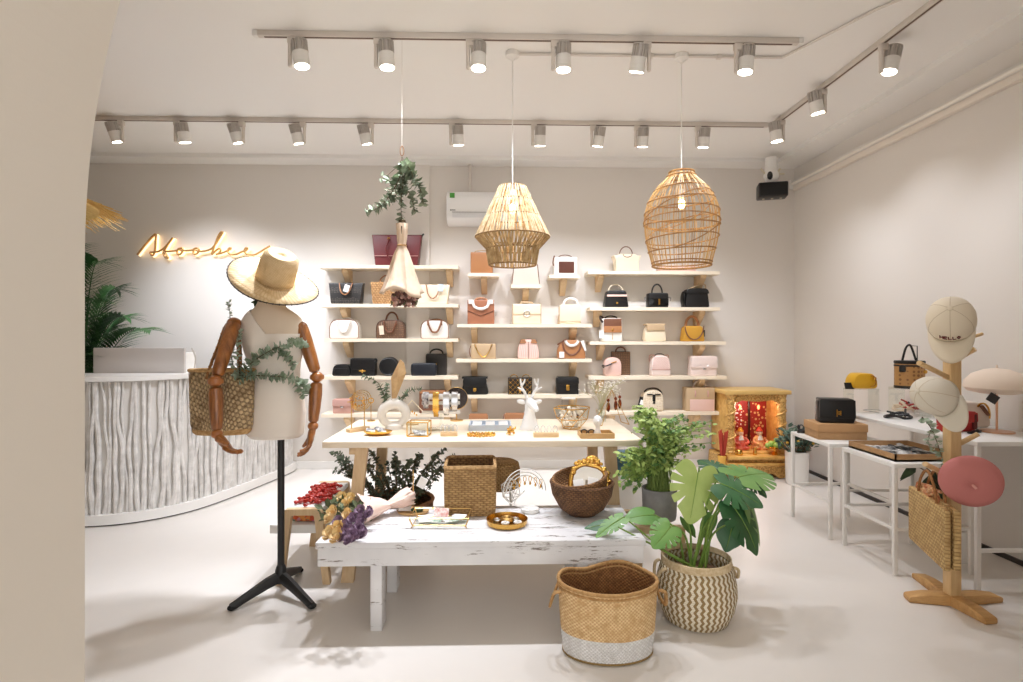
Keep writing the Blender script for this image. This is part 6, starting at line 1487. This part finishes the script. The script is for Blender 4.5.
for x in (.075,): MB().box((x, D-.08, .5), (.02, .02, .5), bev=.004).build('dark_panel_strip', mat('dark_lacquer', (52, 26, 20), .3), t)
for x in (-.09, .10):
    MB().lathe([(.004, .645), (.010, .655), (.012, .67), (.008, .685), (.002, .695)], 12, c=(x, .18, 0)).build('red_lamp', mat('red_lamp', (255, 80, 50), .3, emit=(255, 70, 40), es=6), t)
MB().box((0, .16, .235), (W*2-.06, .36, .02)).build('shrine_floor', GW, t)
def figure(px, lb, robe, hat):
    x = at(px, 440, ys+.14).x-SX; f = thing('seated_figurine', lb, 'figurine', (SX+x, ys+.14, .245), 0, 'shrine figurines')
    MB().lathe([(.001, 0), (.075, 0), (.08, .02), (.07, .055), (.055, .09), (.05, .12), (.034, .14), (.001, .145)], 24, sy=.75).build('robe', robe, f)
    MB().ell((0, -.01, .17), (.03, .03, .034), 16, 12).ell((0, -.042, .168), (.006, .008, .006), 8, 6).ell((-.03, -.005, .168), (.005, .006, .01), 8, 6).ell((.03, -.005, .168), (.005, .006, .01), 8, 6).build('head', mat('figurine_skin', (238, 206, 180), .4), f)
    MB().lathe([(.031, .185), (.034, .192), (.022, .205), (.014, .225), (.002, .228)], 18, c=(0, -.008, 0)).build('cap', hat, f)
    m = MB()
    for s in (-1, 1): m.tube(catmull([(s*.048, -.01, .12), (s*.068, -.04, .08), (s*.03, -.062, .065)], 5), .014, 8); m.ell((s*.045, -.045, .025), (.035, .025, .02), 10, 8)
    m.build('sleeves_and_knees', robe, f); m = MB(); m.lathe([(.03, .10), (.015, .145), (.001, .15)], 14, c=(0, -.03, 0), sy=.5); m.build('white_beard', mat('beard_white', (244, 238, 230), .6), f)
figure(740, 'seated figurine in a pink robe, left in the golden shrine', mat('pink_robe', (222, 134, 110), .5, c2=(206, 60, 44), ns=30), mat('gold_cap', (220, 160, 60), .3, .5))
figure(759, 'seated white bearded figurine in a red robe, right in the shrine', mat('red_robe', (212, 96, 66), .5, c2=(236, 190, 120), ns=30), mat('red_cap', (196, 50, 30), .4))
fx = at(774, 455, ys-.02).x
t = thing('offering_dish', 'footed gold dish holding green fruit in front of the shrine', 'dish', (fx, ys-.04, .23))
MB().lathe([(.045, 0), (.03, .012), (.012, .03), (.014, .05), (.06, .062), (.09, .078), (.086, .08), (.05, .068), (.001, .062)], 28).build('bowl', GOLD, t)
for i, (dx, dy, dz, lb) in enumerate([(-.06, -.0, .088, 'leftmost'), (0, -.03, .092, 'front middle'), (.055, .0, .09, 'rightmost'), (-.025, .035, .095, 'back left'), (.02, .005, .128, 'topmost')]):
    m = MB(); m.ell((0, 0, .0), (.042, .03, .03), 14, 10); m.tube([(.04, 0, 0), (.052, 0, .006)], .004, 5)
    tag(m.build('green_fruit', mat('green_fruit', (164, 190, 92), .4, c2=(142, 174, 78), ns=12), loc=(fx+dx, ys-.04+dy, .23+dz), rot=(0, .2*i, i*1.1)), 'pale green fruit on the gold dish by the shrine, %s' % lb, 'fruit', 'green fruit on the offering dish')
gx = at(738, 455, ys-.04).x
m = MB(); m.lathe([(.001, 0), (.034, 0), (.04, .02), (.03, .05), (.026, .055), (.001, .05)], 16); tag(m.build('brass_cup', GOLD, loc=(gx, ys-.06, .23)), 'small brass cup in front of the pink robed figurine', 'cup')
m = MB(); m.lathe([(.001, 0), (.018, 0), (.02, .03), (.012, .05), (.016, .08), (.001, .08)], 14); tag(m.build('brass_candlestick', GOLD, loc=(at(755, 455, ys-.06).x, ys-.06, .23)), 'small brass candlestick between the cup and the fruit', 'candlestick')
ix = at(720, 465, ys-.07).x
t = thing('incense_pot', 'brass incense pot full of red joss sticks left of the shrine', 'incense pot', (ix, ys-.12, 0))
MB().lathe([(.001, 0), (.06, 0), (.045, .04), (.03, .1), (.04, .16), (.046, .24), (.04, .245), (.034, .18), (.001, .17)], 20).build('pot', GOLD, t)
m = MB()
for i in range(26):
    a = RND.uniform(0, 2*PI); r = RND.uniform(.0, .03); m.tube([(math.cos(a)*r*.6, math.sin(a)*r*.6, .18), (math.cos(a)*r*1.9, math.sin(a)*r*1.9, .46+RND.uniform(-.03, .03))], .005, 5)
m.build('joss_sticks', mat('red_joss', (186, 66, 48), .7), t)
# white planter beside the nesting tables
p = on(797, 484, 0); t = thing('white_planter', 'tall white planter of dark green foliage beside the nesting tables', 'planter', p)
MB().lathe([(.001, 0), (.088, 0), (.098, .02), (.105, .31), (.098, .315), (.093, .28), (.001, .28)], 28).build('pot', WHITE, t)
m, ms = MB(), MB(); rn = random.Random(6)
for i in range(60):
    a = rn.uniform(0, 2*PI); r = rn.uniform(.03, .2); e = V((math.cos(a)*r, math.sin(a)*r*.8, rn.uniform(.36, .50)))
    ms.tube([(e.x*.2, e.y*.2, .27), e], .003, 4)
    for j in range(5): m.leaf(e*(.8+.06*j)+V((0, 0, .02)), (rn.uniform(-1, 1), rn.uniform(-1, 1), rn.uniform(-.3, .8)), (rn.uniform(-.5, .5), -.6, 1), .06, .03)
ms.build('stem', STEMB, t); m.build('foliage', mat('bluish_foliage', (64, 90, 72), .6, c2=(104, 128, 112), ns=20), t, smooth=False)
m = MB()
for i in range(9): m.ell((rn.uniform(-.13, .13), rn.uniform(-.12, .0), rn.uniform(.36, .46)), (.013, .013, .013), 8, 6)
m.build('yellow_buds', mat('yellow_bud', (206, 160, 60), .6), t)

# ------------------------------------------------------------------ white nesting tables and wall desk
def metal_table(name, label, x0, x1, y0, y1, z, rails, group='white metal tables on the right', lr=.0115, th=.026, zr_=.21):
    t = thing(name, label, 'table', ((x0+x1)/2, (y0+y1)/2, 0), 0, group); w, d = (x1-x0)/2, (y1-y0)/2
    MB().box((0, 0, z-th/2), (w*2, d*2, th), bev=.003).build('table_top', WHITE, t)
    for sx in (-1, 1):
        for sy in (-1, 1): 
            lg = MB().box((sx*(w-lr), sy*(d-lr), (z-th)/2), (lr*2, lr*2, z-th), bev=.002).build('leg', WHITEM, t)
    for a in rails:
        if a in 'LR': s = -1 if a == 'L' else 1; MB().box((s*(w-lr), 0, zr_), (lr*1.6, d*2-lr*4, lr*1.6)).build('rail', WHITEM, t)
        else: s = -1 if a == 'F' else 1; MB().box((0, s*(d-lr), zr_), (w*2-lr*4, lr*1.6, lr*1.6)).build('rail', WHITEM, t)
    return t
A = metal_table('nesting_table', 'white metal nesting table holding the kraft box and black bag', 2.285, 2.74, 3.78, 4.29, .66, 'LBR', zr_=.255)
Bt = metal_table('nesting_table', 'white metal nesting table holding the tray of scarves, nearer the hat stand', 2.32, 2.80, 3.205, 3.70, .655, 'LFB', zr_=.27)
Ct = metal_table('wall_desk', 'long white desk along the right wall holding beret stand and bags', 2.632, 3.19, 2.995, 4.22, .82, 'FB', zr_=.22)
# kraft box + black bag
p = on(836, 441, .66); kc = V((2.475, 4.03, .66))
t = thing('kraft_box', 'closed brown cardboard gift box under the black clasp bag', 'box', kc, -.12)
MB().box((0, 0, .045), (.33, .23, .09), bev=.003).build('box_base', KRAFT, t); MB().box((0, 0, .085), (.34, .24, .055), bev=.003).build('lid', mat('kraft_lid', (196, 152, 106), .8), t)
def ex_bb(t, W, H, d, yf, u):
    m = MB(); m.box((-.008, yf-.02, H*.46), (.006, .006, .05)); m.box((.008, yf-.02, H*.52), (.02, .006, .006)); m.box((.008, yf-.02, H*.40), (.02, .006, .006)); m.box((.004, yf-.02, H*.46), (.022, .006, .006)); m.box((.017, yf-.02, H*.46), (.005, .006, .036)); m.build('monogram_clasp', GOLD, t)
    MB().box((W*.5, 0, H*.5), (.02, d*.7, H*.8), bev=.008).build('side_gusset', BLACK, t)
bag(0, None, 1, 1, 'rect', BLACK, 'black leather flap bag with gold monogram clasp on the kraft box', d=.12, r=.03, wedge=.35, flap=(BLACK, .78, 'round'), unit=1, z=.66+.1125, xy=(2.47, 4.08), extra=ex_bb, grp=None, rz=-.2) if False else None
_t = bag(0, None, .235, .165, 'rect', BLACK, 'black leather flap bag with gold monogram clasp on the kraft box', d=.12, r=.03, wedge=.35, flap=(BLACK, .78, 'straight'), unit=1, z=.66+.1125, xy=(2.465, 4.02), extra=ex_bb, grp='handbags on the right hand tables', rz=-.25)
p = on(801, 430, .66); m = MB(); m.lathe([(.001, 0), (.03, 0), (.028, .02), (.016, .03)], 14); m.tube(arc((0, 0, .03), .022, .03, 0, PI, 10), .004, 6); m.ell((-.02, 0, .045), (.012, .01, .018), 8, 6)
tag(m.build('keyring_charm', BLACKM, loc=(2.33, 4.22, .66)), 'tiny black bag charm on the far corner of the nesting table', 'charm')
# tray of scarves on table B
t = thing('shallow_tray', 'shallow kraft tray of black and white scarf strips on nesting table', 'tray', (2.56, 3.47, .655), 0)
MB().box((0, 0, .006), (.40, .44, .012)).build('base', PAPER, t)
m = MB()
for s in (-1, 1): m.box((0, s*.216, .022), (.40, .008, .044)).box((s*.196, 0, .022), (.008, .44, .044))
m.build('rim', KRAFT, t)
BWS = mat('printed_scarf', (238, 236, 232), .7, c2=(34, 32, 34), ns=16)
for i, (dx, w_, m_, lb) in enumerate([(-.14, .09, BWS, 'black and white patterned scarf strip, leftmost in the shallow tray'), (-.03, .1, BWS, 'crumpled patterned scarf strip in the middle of the shallow tray'), (.07, .045, BLACK, 'black scarf strip lying lengthwise in the shallow tray'), (.14, .05, BWS, 'patterned scarf strip at the right side of the shallow tray')]):
    m = MB(); rr = []
    for j in range(14):
        y = -.19+.38*j/13; z = .016+.008*math.sin(j*1.3+i); rr.append([V((-w_/2, y, z)), V((0, y, z+.006)), V((w_/2, y, z)), V((0, y, z-.003))])
    m.loft(rr); tag(m.build('scarf_strip', m_, loc=(2.56+dx, 3.47, .655+.004), rot=(0, 0, .05*(i-1))), lb, 'scarf', 'scarf strips in the tray')
# desk: yellow bag on riser
DZ = .82
def dk(px, py): p = on(px, py, DZ); return V((p.x, p.y, DZ))
def riser(x, y, w, d, h, lb):
    t = thing('acrylic_riser', lb, 'riser', (x, y, DZ), 0, 'clear risers on the wall desk')
    MB().box((0, 0, h-.003), (w, d, .006)).build('top', GLASS, t)
    for s in (-1, 1): MB().box((s*(w/2-.003), 0, h/2-.003), (.006, d, h-.006)).build('side', GLASS, t)
    return h
ry_ = 4.18; x_ = at(861, 390, ry_).x; h1 = EYE-(389-HY)*ry_/F-DZ
riser(x_, ry_, .2, .12, h1, 'clear acrylic riser carrying the yellow bag')
def ex_y(t, W, H, d, yf, u):
    MB().tube(arc((W*.22, yf-.005, H*.5), W*.16, H*.36, -PI*.6, PI*.6, 10), .005, 6).build('zip', GOLD, t); MB().ell((W*.34, yf-.006, H*.68), (.012, .006, .012)).build('charm', GOLD, t)
bag(0, None, .185, .115, 'dome', YELLOW, 'yellow bowling pouch on a clear riser by the right wall', name='pouch', d=.12, r=.03, unit=1, z=DZ+h1, xy=(x_, ry_), extra=ex_y, grp='handbags on the right hand tables')
bt = MB().box((0, 0, 0), (.07, .05, .004)); tag(bt.build('price_label', BLACK, loc=(x_-.11, ry_-.03, DZ+h1+.02), rot=(1.2, 0, 0)), 'small black price label at the left of the yellow pouch', 'label')
# vanity case on a tall riser
ry_ = 3.98; x_ = at(909.5, 388, ry_).x; h2 = EYE-(388.5-HY)*ry_/F-DZ
riser(x_, ry_, .2, .16, h2, 'tall clear acrylic riser carrying the round vanity case')
t = thing('vanity_case', 'round brown patterned vanity case with black trim and tall handle', 'bag', (x_, ry_, DZ+h2), 0, 'handbags on the right hand tables')
k = NT('monogram_tan'); vv = k.n('ShaderNodeTexVoronoi'); vv.inputs['Scale'].default_value = 34; vv.inputs['Randomness'].default_value = .15; k.l(k.obj(), vv.inputs['Vector'])
k.l(k.mix(k.step(vv.outputs['Distance'], .3, .38), lin((132, 90, 50)), lin((182, 136, 80))), k.b.inputs['Base Color']); k.b.inputs['Roughness'].default_value = .45
R_ = .098; hb = .19
MB().lathe([(.001, .0), (R_, .0), (R_, hb), (.001, hb)], 36, sy=.85).build('body', k.m, t)
for z, w_, nm in ((.006, .02, 'base_trim'), (hb-.03, .012, 'zip_band'), (hb-.006, .022, 'lid_trim')): MB().lathe([(R_+.001, z-w_/2), (R_+.004, z), (R_+.001, z+w_/2)], 36, sy=.85).lathe([(R_*.1, z), (R_, z)], 36, sy=.85).build(nm, BLACK, t)
MB().box((-.085, -.045, hb*.74), (.04, .02, .05), rot=(0, 0, -.85), bev=.006).build('front_tab', BLACK, t); MB().ell((.06, -.075, hb*.62), (.014, .008, .014)).build('gold_lock', GOLD, t)
MB().tube(catmull([(-.055, 0, hb), (-.03, 0, hb+.09), (-.005, 0, hb+.118), (.015, 0, hb+.10), (.05, 0, hb)], 6), .0075, 8).build('top_handle', BLACK, t)
m = MB(); m.tube([(.08, .03, hb), (.08, .03, hb+.11), (.02, .03, hb+.112)], .0035, 6); m.build('hook_stand', BLACKM, t)
# headbands
for i, (px, py, r, m_, lb, dz) in enumerate([(898, 418, .085, BLACKM, 'black embellished headband lying at the front of the desk pile', 0), (903, 412, .08, mat('cream_band', (230, 206, 180), .6), 'cream headband in the pile on the wall desk', .012), (910, 411, .075, RED, 'red headband in the pile on the wall desk', .024), (918, 411, .07, BLACKM, 'black headband at the right of the desk pile', .008)]):
    q = dk(px, py); m = MB(); c = [V((math.cos(a)*r, math.sin(a)*r*.8, .008+.02*max(0, math.sin(a*2)))) for a in [2*PI*j/28 for j in range(28)]]
    m.tube(c, .009, 6, closed=True)
    for j in range(0, 28, 7): m.tube([c[j], c[(j+9) % 28]+V((0, 0, .03))], .007, 5)
    tag(m.build('headband', m_, loc=(q.x, q.y, DZ+dz), rot=(.05, -.05, i*.8)), lb, 'headband', 'headbands piled on the desk')
q = dk(872, 411); m = MB(); m.tube([V((math.cos(a)*.06, math.sin(a)*.045, .005)) for a in [2*PI*j/24 for j in range(24)]], .004, 6, closed=True); tag(m.build('bead_bracelet', SILVER, loc=q), 'thin pale bracelet lying left of the headbands on the desk', 'bracelet')
# red and cream bags behind the caps
q = dk(957, 430); bag(0, None, .21, .115, 'rect', RED, 'red flap bag behind the lower white cap', d=.07, r=.01, unit=1, z=DZ, xy=(2.80, 3.34), rz=.1, grp='handbags on the right hand tables', flap=(RED, .5, 'straight'), extra=lambda t, W, H, d, yf, u: MB().box((W*.42, yf-.004, H*.55), (.03, .02, H*.85), bev=.01).build('dark_gusset', mat('dark_red', (86, 16, 16), .5), t))
bag(0, None, .27, .16, 'dome', GREIGE, 'pale beige rounded bag on the desk behind the red one', d=.10, r=.03, unit=1, z=DZ, xy=(3.0, 3.52), rz=-.1, grp='handbags on the right hand tables', extra=lambda t, W, H, d, yf, u: (MB().tube(arc((W*.3, yf, H*.5), W*.16, H*.46, -PI*.1, PI*.75, 12), .006, 6).build('zip', GOLD, t), MB().prism(roundpoly([(W*.22, H*.86), (W*.3, H*.9), (W*.46, H*.5), (W*.4, H*.46)], .006), yf-.008, yf).build('brown_tab', BROWN, t)))
# beret stand
q = V((3.02, 3.3, DZ)); px_ = 496+3.0/3.36*F
zt = EYE-(392-HY)*3.3/F-DZ
t = thing('beret_stand', 'rose gold hat stand on the desk', 'hat stand', q)
RG = mat('rose_gold', (222, 176, 142), .3, .8)
MB().lathe([(.001, 0), (.085, 0), (.085, .008), (.012, .012), (.001, .012)], 32).build('base', RG, t); MB().lathe([(.006, .01), (.006, zt)], 10).build('stem', RG, t); MB().lathe([(.05, zt-.006), (.05, zt), (.001, zt+.002)], 20).build('top_disc', RG, t)
BER = mat('blush_felt', (238, 220, 202), .95, bump=.3, bs=300)
t = thing('beret', 'blush beige beret displayed on the rose gold stand', 'beret', (q.x, q.y, DZ+zt-.015), 0, 'berets'); 
MB().lathe([(.085, .0), (.09, .002), (.14, .012), (.162, .035), (.158, .07), (.12, .115), (.06, .142), (.001, .15)], 40, cap=False).build('crown', BER, t, solid=.004)
MB().lathe([(.006, .146), (.005, .16), (.004, .17), (.001, .171)], 8).build('stalk', BER, t)
m = MB(); m.box((0, 0, 0), (.075, .003, .05)); m.tube([(.0, 0, .022), (.02, .03, .055), (.03, .05, .085)], .0015, 4); tag(m.build('price_label', BLACK, loc=(q.x-.115, q.y-.1, DZ+zt-.035), rot=(.3, .45, .2)), 'black price label hanging from the blush beret', 'label')
q2 = dk(986, 428); m = MB()
for i in range(3): m.tube([V((math.cos(a)*.03+.08*i-.06, math.sin(a)*.02, .006)) for a in [2*PI*j/18 for j in range(18)]], .004, 6, closed=True)
tag(m.build('thin_glasses', BLACKM, loc=(2.87, 3.28, DZ), rot=(0, 0, .6)), 'dark thin framed glasses by the beret stand base', 'glasses')
# ------------------------------------------------------------------ wooden hat stand
HB = on(952, 604, 0); hx, hy = HB.x, HB.y; u = sc(hy)
OAK = wood('oak_post', (228, 196, 146), (208, 170, 116), 'z', 6); OAKX = wood('oak_foot', (212, 168, 110), (182, 134, 78), 'x', 8, bump=.3)
t = thing('hat_stand', 'wooden hat stand with cross base and pegs holding caps and a straw bag', 'hat stand', (hx, hy, 0))
ztop = EYE-(330-HY)*u
MB().box((0, 0, ztop/2+.02), (.058, .058, ztop-.04), bev=.006).build('post', OAK, t)
for px, py in ((906, 600), (997, 600), (992, 625), (918, 578)):
    e = on(px, py, 0)-V((hx, hy, 0)); L_ = e.length; a = math.atan2(e.y, e.x); m = MB()
    m.prism(roundpoly([(0, 0), (L_, 0), (L_, .03), (L_*.6, .05), (0, .055)], [0, .01, .015, .02, 0]), -.034, .034, .006); m.xf(Matrix.Rotation(a, 4, 'Z')); m.build('foot', OAKX, t)
def peg(px0, py0, px1, py1, dy0, dy1, r=.013):
    a, c = at(px0, py0, hy+dy0)-V((hx, hy, 0)), at(px1, py1, hy+dy1)-V((hx, hy, 0)); MB().tube([a, c], r, 10).build('peg', OAK, t); return a, c
peg(953, 361, 975, 349, 0, -.08); peg(948, 377, 919, 363, 0, -.10); peg(957, 342, 982, 334, .0, .04, .009); peg(955, 446, 978, 434, 0, -.03); peg(952, 477, 925, 464, 0, -.10); peg(954, 474, 966, 476, 0, -.11)
CAPM = mat('cap_cotton', (236, 224, 202), .85, bump=.2, bs=320); CAPM2 = mat('cap_cotton_grey', (228, 220, 204), .85, bump=.2, bs=320)
def cap_(label, c, z_, front, m_, R_=.118, text=None, vis=.11):
    z_ = V(z_).normalized(); f = V(front); f = (f-z_*f.dot(z_)).normalized(); x_ = (-f).cross(z_)
    t = thing('baseball_cap', label, 'cap', c, 0, 'caps on the hat stand')
    t.rotation_mode = 'QUATERNION'; t.rotation_quaternion = Matrix((x_, -f, z_)).transposed().to_quaternion()
    prof = [(R_*.98, -.012), (R_, .02), (R_*.985, .05), (R_*.9, .085), (R_*.72, .115), (R_*.45, .134), (R_*.2, .141), (.001, .142)]
    MB().lathe(prof, 40, sy=1.08, cap=False).build('crown', m_, t, solid=.003)
    m = MB()
    for i in range(6):
        a = PI/6+i*PI/3; m.tube([V((math.cos(a)*r*1.004, math.sin(a)*r*1.08*1.004, z+.001)) for r, z in prof], .0018, 4)
    m.build('panel_seams', mat('cap_seam', (206, 190, 164), .9), t)
    MB().ell((0, 0, .145), (.012, .012, .007), 12, 8).build('button', m_, t)
    m = MB(); rings = []
    for j in range(6):
        fj = j/5; row = []
        for i in range(25):
            a = PI*1.12+(PI*.76)*i/24; e = math.sin(PI*i/24)**.7
            r = R_+vis*fj*e; x = math.cos(a)*R_*(1+.08*fj*e); y = math.sin(a)*R_*1.08-vis*fj*e
            row.append(V((x, y, -.006-.020*fj*e+.35*(-(x/R_)**2*.06)*fj)))
        rings.append(row)
    m.loft(rings, cap=False, closed=False); m.build('visor', m_, t, solid=.005)
    if text:
        m = MB(); GL = {'H': [((0, 0), (0, 1)), ((1, 0), (1, 1)), ((0, .5), (1, .5))], 'E': [((0, 0), (0, 1)), ((0, 1), (1, 1)), ((0, .5), (.8, .5)), ((0, 0), (1, 0))], 'L': [((0, 1), (0, 0)), ((0, 0), (1, 0))], 'O': [((.5, 0), (1, .5)), ((1, .5), (.5, 1)), ((.5, 1), (0, .5)), ((0, .5), (.5, 0))]}
        lw, lh = .0125, .026
        for i, ch in enumerate(text):
            for (ax_, az), (bx, bz) in GL[ch]:
                P_ = []
                for q_, w_ in ((ax_, az), (bx, bz)):
                    xx = (i-len(text)/2)*.0172+q_*lw; zz_ = .026+w_*lh; a = xx/R_; P_.append(V((math.sin(a)*(R_+.003), -math.cos(a)*(R_*1.08+.003), zz_)))
                m.tube(P_, .0024, 5)
        m.build('embroidered_text', mat('maroon_thread', (112, 34, 34), .8), t)
    return t
c1 = at(951, 322, hy-.05); cap_('cream baseball cap with HELLO on the front, on top of the stand', c1, (-.60, -.68, .46), (-.25, -.3, -1), CAPM, .103, 'HELLO')
c2 = at(940, 397, hy-.14); cap_('plain off white cap hanging from a peg below the cap with text', c2, (-.92, -.20, .22), (.35, -.55, -.9), CAPM2, .088, vis=.09)
BP = mat('dusty_pink_felt', (206, 130, 126), .95, bump=.3, bs=300)
c3 = at(970, 480, hy-.13); t = thing('beret', 'dusty pink felt beret hanging on the hat stand', 'beret', c3, 0, 'berets')
z_ = V((-.50, -.80, -.16)).normalized(); t.rotation_mode = 'QUATERNION'; t.rotation_quaternion = z_.to_track_quat('Z', 'Y')
MB().lathe([(.07, -.02), (.08, -.025), (.118, -.015), (.129, .01), (.123, .035), (.096, .054), (.052, .064), (.001, .066)], 48, cap=False).build('crown', BP, t, solid=.004)
MB().tube([(0, 0, .064), (.003, .0, .078), (.012, -.01, .084)], .006, 8).build('stalk', mat('pale_pink_felt', (232, 170, 160), .9), t)
# flat straw bag hung on the stand
SB = weave('flat_straw', (222, 190, 132), (164, 126, 74), .03, .018, 'xz', bump=.7)
a, c = at(957, 543, 2.69), at(918.5, 510, 3.16)
ctr = (a+c)/2; dv = (a-c); ang = math.atan2(dv.y, dv.x); W = V((dv.x, dv.y)).length; Hh = 63*2.69/F
t = thing('straw_tote', 'flat rectangular woven straw tote hanging edgewise from the hat stand', 'tote bag', (ctr.x-.045, ctr.y+.0, ctr.z-Hh/2-.0), ang)
MB().prism(roundpoly([(-W/2, 0), (W/2, 0), (W/2, Hh), (-W/2, Hh)], .02), -.012, .012, .004).build('front_panel', SB, t)
MB().prism(roundpoly([(-W/2+.02, 0.01), (W/2+.01, .01), (W/2+.01, Hh+.005), (-W/2+.02, Hh+.005)], .02), .022, .05, .004).build('back_panel', SB, t)
MB().box((0, .018, .008), (W-.05, .04, .014), bev=.004).build('base_fold', SB, t)
hk = at(935, 470, hy-.07)-V(t.location); hk = Matrix.Rotation(-ang, 3, 'Z') @ hk
for y in (-.004, .036): MB().tube(catmull([V((-.13, y, Hh-.02)), V((-.09, y, Hh+.08)), V((.0, y, Hh+.14)), V((.09, y, Hh+.08)), V((.13, y, Hh-.02))], 6), .007, 8).build('handle', RPE, t)
m = MB(); rn = random.Random(4)
for i in range(12): m.tube(catmull([V((rn.uniform(-.2, .1), .018, Hh-.03)), V((rn.uniform(-.2, .12), rn.uniform(-.0, .03), Hh+.03)), V((rn.uniform(-.2, .12), rn.uniform(0, .03), Hh+rn.uniform(.02, .06)))], 4), .008, 6)
tag(m.build('silk_scarf', mat('orange_silk', (176, 84, 40), .5, c2=(236, 200, 150), ns=40), loc=t.location, rot=(0, 0, ang)), 'orange patterned silk scarf sticking out of the straw tote', 'scarf')
# eucalyptus strand on the stand
bs = V((hx, hy, 0)); e0 = at(922, 417, hy+.02)
t = thing('eucalyptus_strand', 'eucalyptus strand hanging beside the hat stand post', 'garland', e0)
ms, mf = MB(), MB(); r_ = lambda l: [at(x, y, hy+dy)-e0 for x, y, dy in l]
sprig(mf, ms, r_([(922, 417, .02), (931, 428, .02), (938, 445, .03), (943, 462, .03), (944, 475, .02)]), 46, .036, .026, .003, 3, t0=0); sprig(mf, ms, r_([(931, 430, .02), (928, 442, .03), (934, 452, .03)]), 18, .03, .022, .002, 5, t0=0)
ms.build('stem', STEMB, t); mf.build('foliage', mat('garland_leaf', (0, 0, 0)), t, smooth=False)
# plant under the desk
p = V((2.88, 3.45, 0)); t = thing('floor_plant', 'dark green leafy plant in a pot beneath the wall desk', 'plant', p)
MB().lathe([(.001, 0), (.09, 0), (.11, .2), (.1, .2), (.001, .17)], 20).build('pot', WHITE, t)
m, ms = MB(), MB(); rn = random.Random(16)
for i in range(34):
    e = V((rn.uniform(-.22, .14), rn.uniform(-.16, .16), rn.uniform(.46, .62))); ms.tube(catmull([(0, 0, .17), (e.x*.4, e.y*.4, e.z*.8), e], 4), .004, 5)
    m.leaf(e, (rn.uniform(-.6, .6), rn.uniform(-.6, .3), -.8), (0, -1, .3), rn.uniform(.10, .16), .055, .12, .2)
ms.build('stem', STEMB, t); m.build('foliage', mat('dark_green_leaf', (0, 0, 0)), t, smooth=False)
# ------------------------------------------------------------------ daylight from the shop front, camera, colour management
w = bpy.data.worlds.new('daylight'); scene.world = w; w.use_nodes = True
bg = w.node_tree.nodes['Background']; bg.inputs[0].default_value = lin((255, 254, 252)); bg.inputs[1].default_value = .5
cd = bpy.data.cameras.new('camera'); cam = bpy.data.objects.new('camera', cd); COL.objects.link(cam); scene.camera = cam
cd.sensor_fit = 'HORIZONTAL'; cd.sensor_width = 36; cd.lens = F/1023*36; cd.shift_y = -(341-HY)/1023; cd.clip_start = .05
cam.location = CAM; cam.rotation_euler = (PI/2, 0, -YAW)
vs = scene.view_settings; vs.view_transform = 'Standard'; vs.look = 'None'; vs.gamma = 1; vs.use_curve_mapping = False; vs.exposure = 1.7
scene.display_settings.display_device = 'sRGB'
scene.cycles.max_bounces = 8; scene.cycles.diffuse_bounces = 5; scene.cycles.transparent_max_bounces = 12; scene.cycles.use_denoising = True
scene.cycles.sample_clamp_indirect = 6
